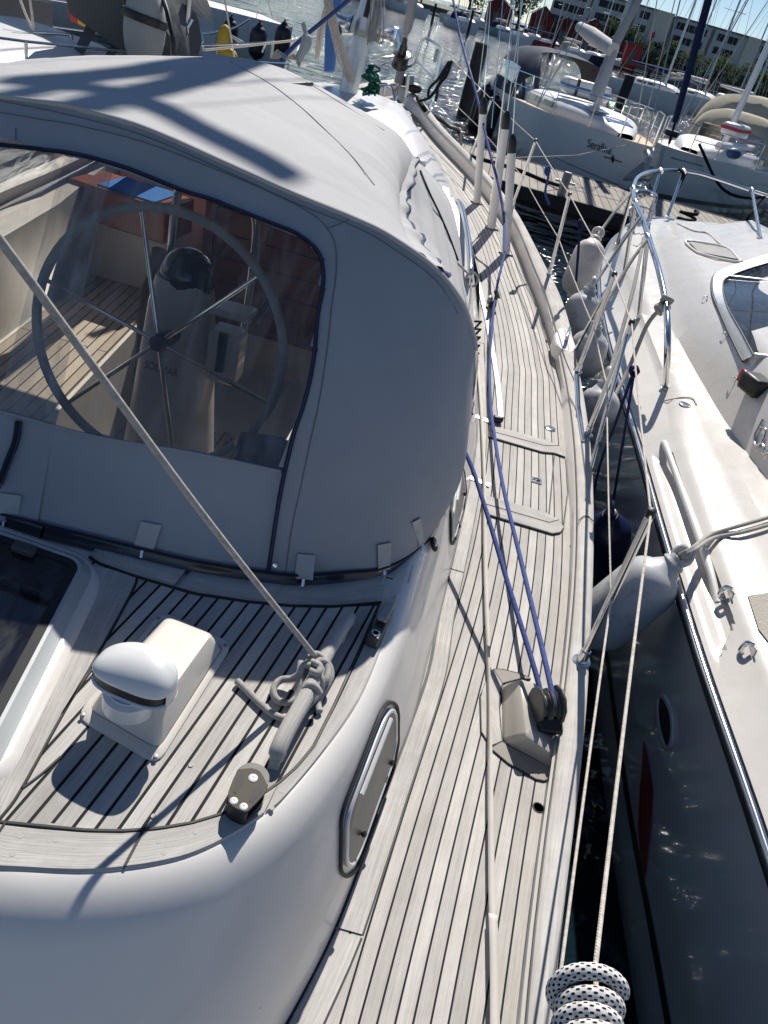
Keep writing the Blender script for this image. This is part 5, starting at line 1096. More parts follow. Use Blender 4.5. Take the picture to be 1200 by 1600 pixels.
# hull porthole
def hp(u, v):
    bvh = BV_H; return hit(bvh, u, v, .004)
BV_H = BVHTree.FromPolygons([tuple(p) for r in hullr for p in r], [(i * 7 + j, i * 7 + j + 1, (i + 1) * 7 + j + 1, (i + 1) * 7 + j) for i in range(N_ - 1) for j in range(6)])
rd = [hp(u, v) for u, v in ((1008, 1158), (1016, 1195), (1022, 1236), (1020, 1275), (1010, 1372), (1003, 1335), (999, 1295), (1002, 1240))]; rd = [p for p in rd if p]
if len(rd) > 3: m = MB(); m.prism(rd, V((-.003, 0, 0))); m.build('red_hull_panel', mat('red_paint', (.30, .02, .025), .3), mbt, smooth=0)
ring = [hp(u, v) for u, v in ((1032, 1092), (1040, 1090), (1050, 1110), (1054, 1135), (1052, 1160), (1044, 1170), (1036, 1150), (1031, 1120))]
ring = [p for p in ring if p]
if len(ring) > 5:
    m = MB(); m.tube(catmull(ring, 4, closed=True), .012, 8, closed=True); po = m.build('porthole', mat('porthole_frame', (.55, .56, .56), .3, metal=.2), mbt)
    m = MB(); m.prism(ring, V((-.004, 0, 0))); m.build('pane', M_BLACK, po, smooth=0)
def dm(u, v, off=.004): return hit(BV_M, u, v, off)
def sheet(px, name, mt, off=.004, par=None, th_=.004, bev=0):
    pts = [dm(u, v, off) for u, v in px]; pts = [p for p in pts if p]; c = MB(); n_ = (pts[1] - pts[0]).cross(pts[2] - pts[0]).normalized()
    if n_.z < 0: n_ = -n_
    c.prism(pts, n_ * th_); return c.build(name, mt, par or mbt, smooth=0, bevel=bev)
# recessed hand rail in the topside
rec = [(1036, 690), (1044, 668), (1052, 676), (1058, 704), (1086, 772), (1112, 842), (1133, 900), (1126, 955), (1112, 1005), (1104, 996), (1080, 900), (1050, 800), (1026, 730)]
def rp(u, v, off): # on the panel plane
    p = dm(u, v, off); return p
M_REC = mat('recess_gelcoat', (.50, .475, .43), .4, var=.03)
hrp = [(1036, 690), (1042, 705), (1062, 760), (1086, 826), (1108, 890), (1121, 940)]
m = MB(); hp3 = [dm(u, v, .03) for u, v in hrp]; hp3[0] = dm(*hrp[0], -.01); hp3[-1] = dm(*hrp[-1], -.01); m.tube(hp3, .0165, 12, n=6); m.build('hand_rail', M_WHITE, mbt, smooth=60)
# snap hooks, filler, drain catches
for u, v in ((1141, 928), (1175, 1016)):
    p = dm(u, v, .004); m = MB(); m.box(p, (.03, .07, .006), V((.5, .2, .8)).normalized() if False else V((0, .3, .9)).normalized(), V((0, .95, -.3)).normalized(), V((-1, 0, 0))); c = m.build('snap_catch', M_STEEL, mbt, bevel=.004)
    m = MB(); m.tube([p + V((-.005, 0, .02)), p + V((-.03, .0, .02)), p + V((-.035, -.005, -.02)), p + V((-.006, -.01, -.03))], .009, 8, n=4); m.build('catch_hook', M_STEEL, c)
p = dm(1070, 633, .002); m = MB(); m.lathe([(.035, 0), (.035, .004), (.026, .006), (.024, .003), (.02, .003), (.02, .006), (0, .006)], p, seg=28); m.build('deck_filler', M_STEEL, mbt)
m = MB(); q_ = [dm(u, v, .005) for u, v in ((1037, 628), (1050, 625), (1066, 622), (1082, 624), (1088, 633))]; m.tube(q_, .004, 6, n=4); m.build('filler_moulding', M_REC, mbt)
for u, v in ((1100, 470), (1130, 527), (1143, 597)):
    p = dm(u, v, .002); m = MB(); m.tube([p + V((-.012, 0, 0)), p + V((-.012, -.01, .03)), p + V((.012, -.01, .03)), p + V((.012, 0, 0))], .004, 6, n=3); m.build('tie_hook', M_STEEL, mbt)
sheet([(1168, 932), (1200, 928), (1230, 930), (1230, 1010), (1200, 1004), (1185, 985)], 'grip_mat', mat('grip_mat', (.40, .37, .32), .8, bump=.004, bs=120), .003)
# foredeck grille and step
g = sheet([(1076, 380), (1088, 381), (1136, 390), (1153, 407), (1120, 404), (1092, 396)], 'deck_hatch', mat('dark_mesh', (.10, .10, .105), .6), .008)
m = MB(); m.tube(catmull([dm(u, v, .010) for u, v in ((1071, 378), (1085, 393), (1100, 400), (1130, 407), (1156, 411), (1152, 405), (1136, 389), (1105, 382))], 3, closed=True), .010, 8, closed=True); m.build('hatch_frame', M_WHITE, g, smooth=60)
m = MB(); m.tube(catmull([p for p in (dm(u, v, .004) for u, v in ((1058, 350), (1085, 362), (1105, 365), (1125, 382), (1150, 402), (1165, 412))) if p], 5), .008, 6); m.build('deck_groove', M_REC, mbt)
sheet([(966, 380), (976, 354), (996, 354), (1003, 378), (996, 386)], 'anchor_locker', M_MB, .004, th_=.006, bev=.003)
# tinted windscreen
M_WS = clear('windscreen_glass', tint=(.22, .23, .23), gloss=.1, haze=.03, rough=.01, streak=False, ior=1.18)
fr = [(1200, 400), (1160, 413), (1128, 424), (1116, 433), (1113, 446), (1116, 465), (1128, 490), (1146, 527), (1166, 566)]
fo = [dm(u, v, .02) for u, v in fr]; fi = [dm(u, v, .035) for u, v in ((1212, 414), (1172, 426), (1142, 437), (1131, 444), (1128, 453), (1131, 470), (1142, 494), (1160, 525), (1183, 562))]
m = MB(); A = resample(catmull(fo, 5), 50); B = resample(catmull(fi, 5), 50)
m.grid([[a + V((0, 0, -.02)), a, b_, b_ + V((0, 0, -.02))] for a, b_ in zip(A, B)]); wsf = m.build('windscreen', M_ALUW, mbt, smooth=40)
m = MB(); m.tube([a + V((-.004, 0, -.012)) for a in A], .007, 8); m.tube([b_ + V((0, 0, -.002)) for b_ in B], .006, 8); m.build('screen_gasket', M_RUB, wsf)
m = MB(); far_e = [p + V((.8, -.12, .16)) for p in B]; m.grid([[b_ + V((0, 0, -.006)) , b_.lerp(f_, .5), f_] for b_, f_ in zip(B, far_e)]); m.build('pane', M_WS, wsf, smooth=60)
for i0, r0 in ((12, .012), (49, .016)): m = MB(); m.tube([B[i0], B[i0].lerp(far_e[i0], .5), far_e[i0]], r0, 8); m.build('screen_bar', M_ALUW, wsf)
m = MB(); m.grid([[b_ + V((.03, 0, -.03)), b_ + V((.05, 0, -.16)), f_ + V((0, 0, -.30))] for b_, f_ in zip(B, far_e)]); m.build('dashboard', mat('dark_dash', (.12, .12, .115), .6, var=.7, vs=7), mbt)
m = MB(); m.tube([B[22] + V((.10, 0, -.06)), B[30] + V((.13, 0, -.03)), B[38] + V((.13, 0, -.04)), B[44] + V((.10, 0, -.10))], .012, 10, n=5); m.build('grab_handle', M_STEEL, mbt, smooth=60)
# port navigation light
nl = PD(1186, 590, 4.0); nl = dm(1180, 606, .05) or nl
m = MB(); m.box(nl + V((.03, -.02, .0)), (.12, .15, .10), V((.9, .35, 0)).normalized(), V((-.35, .9, 0)).normalized()); nlo = m.build('port_light', M_BLACK, mbt, bevel=.018)
m = MB(); m.box(nl + V((-.030, .035, .01)), (.03, .06, .075), V((.9, .35, 0)).normalized(), V((-.35, .9, 0)).normalized()); m.build('red_lens', mat('red_lens', (.35, .01, .03), .2, coat=.5), nlo, bevel=.008)
# chrome emblem lettering at the picture's edge
def em(l): return [dm(u, v, .010) for u, v in l]
m = MB()
m.tube(em([(1194, 657), (1188, 668), (1182, 678), (1180, 690), (1184, 697), (1192, 692), (1197, 682), (1198, 672), (1190, 668)]), .0065, 8, n=4)
m.tube(em([(1186, 699), (1192, 694), (1196, 702), (1194, 710), (1200, 706), (1205, 700)]), .0065, 8, n=4); m.tube(em([(1195, 712), (1202, 708), (1208, 712)]), .006, 8, n=3)
m.build('chrome_emblem', M_STEEL, mbt, smooth=60)
# bow rail
R_ = .019
rail3 = [dm(1040, 606, 0), PY(1043, 540, 4.38), PY(1041, 480, 4.65), PY(1030, 425, 5.1), PY(1018, 385, 5.65), PY(1005, 345, 6.3), PY(992, 315, 6.9), PY(990, 292, 7.6), PY(998, 276, 8.3), PY(1018, 268, 9.0), PY(1050, 266, 9.45), PY(1090, 271, 9.6), PY(1130, 283, 9.6), PY(1165, 295, 9.55), PY(1205, 308, 9.4)]
m = MB(); m.tube(rail3, R_, 14, n=7); brail = m.build('bow_rail', M_STEEL, mbt, smooth=60)
for b_, t in (((998, 498), (1012, 372, 5.85)), ((975, 429), (993, 318, 6.85)), ((965, 381), (989, 296, 7.45)), ((1043, 338), (1068, 268, 9.5)), ((1020, 305), (1032, 267, 9.2)), ((1188, 372), (1175, 298, 9.5))):
    p0 = dm(b_[0], b_[1], 0) or PY(b_[0], b_[1], 8.9)
    m = MB(); m.tube([p0, PY(*t)], .0165, 12); s_ = m.build('rail_post', M_STEEL, brail); m = MB(); c = PY(*t); m.lathe([(.026, -.025), (.028, 0), (.026, .025)], c, axis=(-.25, .75, .2), seg=14); m.build('rail_tee', M_STEEL, s_)
    m = MB(); m.lathe([(.034, 0), (.034, .004), (.02, .008)], p0, seg=16); m.build('post_foot', M_STEEL, s_)
p0 = rail3[0]; m = MB(); m.lathe([(.036, 0), (.036, .004), (.021, .008)], p0, seg=16); m.build('post_foot', M_STEEL, brail)
# wire anchor basket
ab = [PY(997, 297, 8.6), PY(1025, 303, 8.9), PY(1022, 322, 8.75), PY(1016, 345, 8.35), PY(998, 342, 8.2), PY(995, 320, 8.4)]
m = MB(); m.tube(catmull(ab, 4, closed=True), .010, 8, closed=True); dz = V((0, 0, -.16)); m.tube(catmull([p + dz for p in ab], 4, closed=True), .008, 8, closed=True)
for i in range(7): t = i / 6; a = ab[0].lerp(ab[4], t); b_ = ab[1].lerp(ab[3], t); m.tube([a, a + dz, b_ + dz, b_], .006, 6)
for i in range(4): t = i / 3; a = ab[0].lerp(ab[1], t); b_ = ab[4].lerp(ab[3], t); m.tube([a + dz, b_ + dz], .006, 6)
m.build('anchor_basket', M_STEEL, brail)
# mooring and fender lines of the motorboat
def line_(name, label, pts, r=.012, mt=R_GREY, n=4, group=None): return rope(name, label, pts, r, mt, n=n, group=group)
line_('mooring_line', 'grey rope knotted round the bow rail end, running down to a fender', [PY(1042, 470, 4.70), PY(1030, 484, 4.75), PY(1010, 510, 4.75), P(985, 570, -1.55), P(960, 620, -1.68)], .013)
m = MB(); kc = PY(1041, 472, 4.68); m.tube([kc + V((.028 * math.cos(k * 1.2), .03 * math.sin(k * 1.2), .03 * math.sin(k * .5))) for k in range(14)], .013, 8, n=3); m.tube([PY(1029, 484, 4.75) + V((.022 * math.cos(k * 1.2), .02 * math.sin(k * 1.2), .02 * math.sin(k * .9))) for k in range(12)], .013, 8, n=3); tag(m.build('rope_knot', R_GREY, smooth=60), 'grey rope knot round the lower end of the bow rail', 'rope')
line_('fender_line', 'grey line from the bow rail down to the off-white fender', [PY(989, 298, 7.4), PY(965, 325, 7.0), PY(945, 352, 6.8), PY(931, 370, 6.6)])
line_('fender_line', 'grey line from the bow rail down to the grey fender behind', [PY(1000, 340, 6.3), PY(975, 375, 6.1), PY(945, 420, 5.9), PY(924, 450, 5.7)])
line_('fender_line', 'grey line from the bow rail post down towards the third fender', [PY(1010, 376, 5.6), PY(985, 410, 5.4), PY(950, 470, 5.1), PY(932, 508, 4.9)])
line_('fender_line', 'grey line from the bow rail to the fender by the gate stanchions', [PY(1006, 372, 5.7), PY(990, 450, 5.0), PY(965, 540, 4.5), PY(948, 596, 4.2)])
line_('mooring_line', 'pair of grey twisted ropes from the big grey fender to the motorboat, upper one', [P(1058, 868, -1.58), P(1080, 858, -1.50), dm(1110, 845, .03), dm(1150, 828, .02), dm(1205, 812, .02)], .009, R_GREY)
line_('mooring_line', 'pair of grey twisted ropes from the big grey fender to the motorboat, lower one', [P(1060, 876, -1.60), P(1082, 862, -1.50), dm(1115, 850, .03), dm(1155, 838, .02), dm(1205, 824, .02)], .009, R_GREY)
m = MB(); c = P(1062, 872, -1.60); m.tube([c + V((.03 * math.cos(k * 1.1), .02 * math.sin(k * 1.1), .025 * math.sin(k * .7))) for k in range(14)], .010, 8, n=3); tag(m.build('rope_knot', R_GREY, smooth=60), 'grey rope knot on the eye of the big grey fender', 'rope')
rope('mooring_line', 'black mooring rope looped over the front of the bow rail', [PY(1062, 264, 9.5), PY(1068, 272, 9.4), PY(1064, 285, 9.4), PY(1056, 300, 9.45), PY(1062, 290, 9.6), PY(1072, 268, 9.55)], .017, R_BLACK)
rope('mooring_line', 'black mooring rope from the right foredeck to the rail', [PY(1157, 362, 9.0), PY(1172, 335, 9.2), PY(1190, 312, 9.4), PY(1205, 300, 9.5)], .016, R_BLACK)
# ------------------------------------------------------------------ the wooden jetty
M_JET = teak('jetty_planks', plank=.145, seam=.008, length=6.0, c1=(.24, .215, .18), c2=(.36, .33, .285), dark=(.015, .013, .011)); M_PILE = mat('dark_timber', (.030, .027, .024), .8, var=.4, vs=9, bump=.01, bs=20)
jt = thing('jetty', 'weathered plank jetty running across ahead of the bows', 'jetty', (8, 15.4, WATER))
m = MB(); z = -2.2; X0, X1 = -.75, 24; m.add([V((X0, 13.95, z)), V((X1, 13.95, z)), V((X1, 16.8, z)), V((X0, 16.8, z))], [(0, 1, 2, 3)], [(X0, 0), (X1, 0), (X1, 2.85), (X0, 2.85)]); m.build('walkway', M_JET, jt)
m = MB(); m.box(((X0 + X1) / 2, 13.93, z - .10), (X1 - X0, .08, .22)); m.box(((X0 + X1) / 2, 16.83, z - .10), (X1 - X0, .08, .22)); m.box(((X0 + X1) / 2, 15.4, z - .16), (X1 - X0 - .2, 2.7, .28)); m.build('edge_beam', M_PILE, jt, bevel=.01)
for x in (-.5, 2.9, 6.5, 10, 14):
    for y in (14.1, 16.6): m = MB(); m.lathe([(.11, -.9), (.11, .42)], (x, y, WATER), seg=14); m.build('jetty_leg', M_PILE, jt)
def bollard(u, v, lab, y=14.2):
    p = PY(u, v, y); p.z = z; t = thing('mooring_post', lab, 'bollard', p); m = MB(); m.lathe([(.075, 0), (.075, .34), (.06, .36), (0, .36)], p, seg=16); m.build('post', M_GREY, t); m = MB(); m.tube([p + V((-.17, 0, .20)), p + V((.17, 0, .20))], .022, 8); m.build('cross_bar', M_STEEL, t)
bollard(878, 300, 'short grey mooring post with a cross bar on the jetty edge')
m = MB(); m.tube([V((-.5, 15.3, -2.17)), P(800, 262, -2.17), P(850, 282, -2.17), P(880, 292, -2.13)], .03, 8, n=6); tag(m.build('mooring_line', R_BLACK, smooth=60), 'black rope lying across the jetty planks to the mooring post', 'rope')
m = MB(); c = PY(1075, 337, 14.6); c.z = z + .03; m.tube([c + V((.14 * math.cos(k * .7), .14 * math.sin(k * .7), .012 * k)) for k in range(20)], .03, 8); tag(m.build('rope_heap', R_BLACK, smooth=60), 'small coil of black rope on the jetty behind the motorboat bow', 'rope')
def pile(name, label, x, y, top, r, lean=(0, 0)):
    m = MB(); m.lathe([(r * 1.05, -1.5), (r, 0), (r * .95, top - .03), (r * .8, top), (0, top)], (x, y, WATER), axis=(lean[0], lean[1], 1), seg=16); o = m.build(name, M_PILE); tag(o, label, 'mooring pile', 'mooring piles'); return o
pile('mooring_pile', 'black timber pile standing in the water just beyond our bow', -1.03, 28.3, 2.05, .23)
pile('mooring_pile', 'black timber pile behind the mast of the nearest white yacht', 7.27, 55.8, 1.75, .33)
# ------------------------------------------------------------------ other yachts
def hullcol(n, c, **k): return mat(n, c, .22, coat=.3, var=.03, **k)
M_HW = hullcol('white_hull', (.74, .74, .72)); M_HG = hullcol('pale_grey_hull', (.78, .79, .78)); M_HN = hullcol('navy_hull', (.02, .03, .075)); M_HR = hullcol('red_hull', (.28, .03, .03)); M_HB = hullcol('pale_blue_hull', (.25, .33, .40))
M_TD = mat('yacht_teak', (.50, .37, .23), .7, var=.12, vs=12); M_DK = mat('yacht_deck', (.72, .67, .64), .5, var=.04); M_SLATE = canvas('slate_canvas', (.065, .075, .105)); M_BEIGE = canvas('beige_canvas', (.47, .43, .33)); M_TARP = canvas('dark_grey_canvas', (.105, .11, .115), wr=.03); M_COVN = canvas('navy_canvas', (.02, .028, .08)); M_COVW = canvas('white_sailcloth', (.66, .65, .62)); M_DGL = mat('dark_window', (.02, .022, .026), .08, coat=.5); M_MASTG = mat('old_aluminium', (.42, .43, .44), .4, metal=.6)
def yacht(name, label, cat, bow, head, L, B, fb, fs, hull=None, deck=None, mast=None, detail=2, cabin=(.20, .60, .34, .40), cover=None, group=None, stripe=None, sheer=.0):
    """bow (x, y), head = unit vector from stern to bow; returns (thing, W) with W(s from the bow, t to starboard, height over water)"""
    hd = V((head[0], head[1], 0)).normalized(); st = V((hd.y, -hd.x, 0)); o = V((bow[0], bow[1], WATER))
    def W(s, t, h): return o - hd * s + st * t + V((0, 0, h))
    t = thing(name, label, cat, W(L / 2, 0, 0), group)
    def f(s): x = s / L; return B / 2 * (min(1, math.sin(math.pi / 2 * min(1, x / .55)) ** .8) if x < .55 else 1 - .22 * ((x - .55) / .45) ** 2)
    def fbh(s): x = s / L; return fb + (fs - fb) * (x ** .7) - sheer * math.sin(math.pi * x)
    n = 26; ss = [L * (i / n) ** 1.3 for i in range(n + 1)]
    m = MB(); R_ = []
    for s in ss:
        b_ = f(s); h = fbh(s); rk = .55 * max(0, 1 - s / (L * .35)); R_.append([(s, b_, h), (s + rk * .12, b_ * .99, h * .85), (s + rk * .5, b_ * .93, h * .45), (s + rk, b_ * .80, .02), (s + rk * 1.4, b_ * .5, -.35)])
    for sg in (-1, 1): m.grid([[W(s, sg * b_, h) for s, b_, h in r] for r in R_])
    m.grid([[W(*R_[-1][k]) for k in range(5)], [W(R_[-1][k][0], -R_[-1][k][1], R_[-1][k][2]) for k in range(5)]]); m.build('hull', hull or M_HW, t, smooth=50)
    m = MB(); m.grid([[W(s, f(s) * k * .97, fbh(s) - .03) for k in (-1, -.5, 0, .5, 1)] for s in ss]); m.build('deck', deck or M_DK, t)
    if stripe:
        for (a, b_), mt in stripe:
            m = MB()
            for sg in (-1, 1): m.grid([[W(s + .55 * max(0, 1 - s / (L * .35)) * (1 - k) * .8, sg * (f(s) * (.84 + .165 * k) + .006), fbh(s) * k) for k in (a, b_)] for s in ss[1:] if s > (2.0 if .6 < a < .8 else 0)])
            m.build('hull_stripe', mt, t)
    a, b_, w, hc = cabin; m = MB(); rows = []
    for i in range(13):
        s = L * (a + (b_ - a) * i / 12); k = math.sin(math.pi / 2 * min(1, i / 5)) ** .7; hw = min(f(s) * .72, B * w) * (.35 + .65 * k); zt = fbh(s) - .03; hh = hc * (.25 + .75 * k)
        rows.append([W(s, hw * math.copysign(abs(math.cos(q_)) ** .55, math.cos(q_)), zt + hh * abs(math.sin(q_)) ** .55) for q_ in [math.pi * j / 14 for j in range(15)]])
    m.grid(rows); m.add(rows[-1], [tuple(range(15))]); cab = m.build('cabin', M_WHITE, t, smooth=50)
    if detail > 0:
        for sg in (-1, 1):
            for s0, s1 in ((.36, .44), (.46, .57)):
                r_ = []; m = MB()
                for i in range(5):
                    s = L * (s0 + (s1 - s0) * i / 4); hw = min(f(s) * .72, B * w); zt = fbh(s) - .03; r_.append([W(s, sg * (hw + .012), zt + hc * .30), W(s, sg * (hw * .985 + .012), zt + hc * .62)])
                m.grid(r_); m.build('cabin_window', M_DGL, cab)
    if mast:
        ms, mh, lean, mm_ = mast; base = W(L * ms, 0, fbh(L * ms) + hc * .8); top = W(L * ms + lean, 0, mh)
        m = MB(); m.tube([base, top], [.085, .065], 10); mo = m.build('mast', mm_, t)
        m = MB()
        for sg in (-1, 1):
            m.tube([top, W(L * ms + .1, sg * f(L * ms) * .96, fbh(L * ms))], .012, 5); m.tube([base.lerp(top, .5), W(L * ms + .35, sg * f(L * ms) * .9, fbh(L * ms))], .012, 5); m.tube([base.lerp(top, .5), W(L * ms + .25, sg * f(L * ms) * .75, base.z - WATER + (top.z - base.z) * .5)], .02, 5)
        m.tube([top, W(.1, 0, fb)], .014, 5); m.tube([top, W(L * .99, 0, fs)], .012, 5); m.build('rigging', M_MASTG, mo)
        if cover:
            e = W(L * .86, 0, base.z - WATER + .75); g = base.lerp(top, .0) + V((0, 0, .75)); m = MB(); m.tube([g, g.lerp(e, .3), g.lerp(e, .7), e], [.17, .16, .12, .08], 12); m.build('sail_cover', cover, mo, smooth=60)
    if detail > 1:
        m = MB()
        for sg in (-1, 1):
            pts = [W(.35, 0, fb + .6)] if sg > 0 else []
            ps = [(s, W(s, sg * f(s) * .95, fbh(s)), W(s, sg * f(s) * .95, fbh(s) + .58)) for s in (.6, 1.5, L * .3, L * .45, L * .6, L * .75, L * .9)]
            for s, p, q_ in ps: m.tube([p, q_], .014, 6)
            m.tube([W(.05, 0, fb + .62)] + [x[2] for x in ps], .011, 6); m.tube([x[1].lerp(x[2], .5) for x in ps], .009, 6)
        m.build('guard_rail', M_STEEL, t)
    return t, W, f, fbh
def loose(ob):
    bm = bmesh.new(); bm.from_mesh(ob.data); bmesh.ops.delete(bm, geom=[v for v in bm.verts if not v.link_faces], context='VERTS'); bm.to_mesh(ob.data); bm.free()
def arch_tent(W, par, s0, s1, hw, h0, h1, mt, name='sprayhood', win=True, fr=.35, few=False):
    m = MB(); rows = []; wrows = []
    prof = lambda q_: (math.copysign(abs(math.cos(q_)) ** .6, math.cos(q_)), abs(math.sin(q_)) ** .6)
    qs = [math.pi * j / 20 for j in range(21)]
    for s, hh, w_ in ((s0, .05, .92), (s0 + fr * .5, h1 * .62, .98), (s0 + fr, h1 * .96, 1), (s0 + (s1 - s0) * .6, h1, 1), (s1, h1 * .94, .97)):
        rows.append([W(s, hw * w_ * prof(q_)[0], h0 + hh * prof(q_)[1]) for q_ in qs])
    vs = [p for r in rows for p in r]; fc_ = []; fw_ = []
    for i in range(4):
        for j in range(20):
            g = (win and i == 0 and 5 < j < 15 or i == 3 and j in (2, 17)) if few else win and ((i == 0 and j not in (0, 6, 13, 19, 3, 16)) or (i in (2, 3) and j in (1, 2, 17, 18)) or (i == 1 and 7 <= j <= 12)); (fw_ if g else fc_).append((i * 21 + j, i * 21 + j + 1, (i + 1) * 21 + j + 1, (i + 1) * 21 + j))
    m.add(vs, fc_); o = m.build(name, mt, par, smooth=60)
    for sel in (lambda q_: q_[0] % 21 < 5, lambda q_: 5 <= q_[0] % 21 < 15, lambda q_: q_[0] % 21 >= 15):
        part = [q_ for q_ in fw_ if sel(q_)]
        if part: m = MB(); m.add(vs, part); ow_ = m.build('tent_window', M_VINYL2, o, smooth=60); loose(ow_)
    return o
# the nearest yacht ahead
serT, W, f, fbh = yacht('moored_yacht', 'pale grey sailing yacht lettered Serafina, with teak side decks and slate tent, beyond the jetty', 'sailboat', (3.05, 17.35), (.235, -.97), 9.6, 3.15, 1.45, 1.20, M_HG, M_TD, (.375, 11.5, .55, M_MASTG), 2, (.13, .70, .37, .36), group='yachts moored beyond the jetty', stripe=[((.70, .725), M_CHAR), ((.40, .415), M_GREY), ((.985, 1.0), M_WHITE)])
arch_tent(W, serT, 5.7, 9.0, 1.34, 1.05, 1.42, M_SLATE, 'sprayhood', fr=.9)
m = MB(); p = W(3.2, .0, fbh(3.2) + .36); m.prism([W(2.2, .55, 1.62), W(2.75, .55, 1.64), W(2.75, .15, 1.66), W(2.2, .15, 1.64)], V((0, 0, .03))); m.prism([W(1.75, .3, 1.52), W(2.25, .3, 1.56), W(2.25, -.3, 1.56), W(1.75, -.3, 1.52)], V((0, 0, .05))); m.build('roof_hatch', mat('hatch_glass', (.16, .18, .24), .1, coat=.5), serT, bevel=.01)
# lettering on the bow flank, lying on the hull side
def on_hull(s, h, off=.02): return W(s, f(s) * (.985 - .10 * (1 - h / fbh(s))) + off, h)
hm = [o for o in serT.children if o.name.startswith('hull') and 'stripe' not in o.name][0].data
BV_SH = BVHTree.FromPolygons([tuple(v.co) for v in hm.vertices], [tuple(p.vertices) for p in hm.polygons])
a = hit(BV_SH, 918, 229, 0); b_ = hit(BV_SH, 955, 241, 0); c = hit(BV_SH, 921, 216.5, 0)
text_mesh("Serafina", 'name_lettering', M_BLACK, serT, a, b_ - a, c - a, (c - a).length / .70, off=.03, width=(b_ - a).length)
def mark(px): pp = [hit(BV_SH, u, v, .012) for u, v in px]; return pp
for px in ([(944, 243.5), (954, 246.7), (954, 248.2), (944, 245)], [(962, 249.2), (972, 252.4), (972, 253.9), (962, 250.7)], [(955, 247.6), (958.5, 242), (961, 249.4), (957.5, 255)]):
    m = MB(); m.prism(mark(px), V((-.006, -.012, 0))); m.build('arrow_emblem', M_BLACK, serT, smooth=0)
m = MB(); 
rf = thing('life_raft', 'white life raft bundle with blue and black straps on the yacht roof', 'life raft', W(4.7, 0, 1.7)); m = MB(); c0 = W(4.75, .0, 1.88); hdv = V((.235, -.97, 0)).normalized(); sdv = V((hdv.y, -hdv.x, 0)); m.box(c0, (1.15, .55, .34), sdv, hdv); m.build('raft_case', M_WHITE, rf, bevel=.06)
m = MB(); m.box(c0 + hdv * .01, (1.17, .56, .05), sdv, hdv); m.build('blue_band', M_BLUE, rf)
m = MB()
for k in (-.3, .3): m.box(c0 + sdv * k, (.07, .575, .36), sdv, hdv)
m.build('raft_strap', M_BLACK, rf)
m = MB(); g = W(3.55, 0, 1.75); e = g + V((.55, 0, 4.5)); m.tube([g + V((-.13, .1, 0)), g + V((-.06, .12, 1.2)), g + V((.15, .12, 2.4)), g + V((.30, .1, 4))], [.12, .11, .09, .08], 10, n=0); m.build('gathered_sail', mat('grey_sailcloth', (.40, .41, .43), .8, bump=.04, bs=5), serT, smooth=60)
bo = PY(905, 42, 22.5); be = PY(958, 78, 20.8); m = MB(); m.tube([bo, bo.lerp(be, .4), be], [.11, .17, .15], 12); m.build('boom_cover', M_COVW, serT, smooth=60)
M_FD = mat('black_fender', (.008, .009, .016), .35)
fender('fender', 'dark fender on the flank of the yacht lettered Serafina, left of the white shroud covers', W(8.4, f(8.4) + .16, 1.2), W(8.4, f(8.4) + .16, .1), .2, M_FD, group='dark fenders on the yacht beyond the jetty'); fender('fender', 'dark fender half way along the flank of the yacht lettered Serafina', W(6.2, f(6.2) + .18, 1.15), W(6.2, f(6.2) + .22, .05), .19, M_FD, group='dark fenders on the yacht beyond the jetty')
fender('fender', 'dark fender at the stern corner of the yacht lettered Serafina', W(9.1, f(9.1) + .18, 1.0), W(9.1, f(9.1) + .2, -.15), .22, M_FD, group='dark fenders on the yacht beyond the jetty')
m = MB(); m.tube([W(.35, .25, 1.34), PY(900, 243, 15.5), PY(800, 247, 13.0), PY(770, 246, 12)], .011, 8); tag(m.build('mooring_line', R_GREY), 'thin grey rope stretched from the bow lettered Serafina to the left', 'rope')
m = MB(); c = W(-.02, 0, 1.2); m.tube([c + V((0, .3, .15)), c + V((.05, -.25, .1)), c + V((.08, -.42, -.25))], .05, 8, n=3); m.prism([c + V((-.25, -.2, -.45)), c + V((.2, -.5, -.3)), c + V((.3, -.3, -.12)), c + V((0, -.1, -.1))], V((0, .05, .05))); m.build('anchor', M_GREY, serT)
# the yacht to its right with the beige tents
rbT, W2, f2, fbh2 = yacht('moored_yacht', 'white yacht with beige cockpit tent and dark furled headsail, at the right edge', 'sailboat', (4.0, 20.4), (-.50, -.866), 10.8, 3.4, 1.30, 1.0, M_HW, M_DK, (.40, 12, .4, M_ALUW), 2, (.16, .60, .34, .36), group='yachts moored beyond the jetty', stripe=[((.12, .2), M_CHAR), ((.985, 1.0), M_WHITE), ((.83, .86), M_HB)])
arch_tent(W2, rbT, 4.4, 6.2, 1.2, 1.2, 1.05, M_BEIGE, 'sprayhood', fr=.5, few=True); arch_tent(W2, rbT, 5.4, 9.4, 1.65, .95, 1.75, M_BEIGE, 'cockpit_tent', fr=.7, few=True)
m = MB(); g = W2(.1, 0, 1.35); m.tube([g, g + V((-.06, .0, .5))], .03, 8); m.tube([g + V((-.06, 0, .45)), g + V((-.28, -.0, 2.1)), g + V((-.6, 0, 4.4)), g + V((-1.2, 0, 9))], [.07, .085, .08, .06], 10); m.build('furled_headsail', M_COVN, rbT, smooth=60)
m = MB(); m.lathe([(.16, -.06), (.18, 0), (.16, .06)], g + V((-.03, 0, .22)), seg=16); m.build('furling_drum', M_BLACK, rbT)
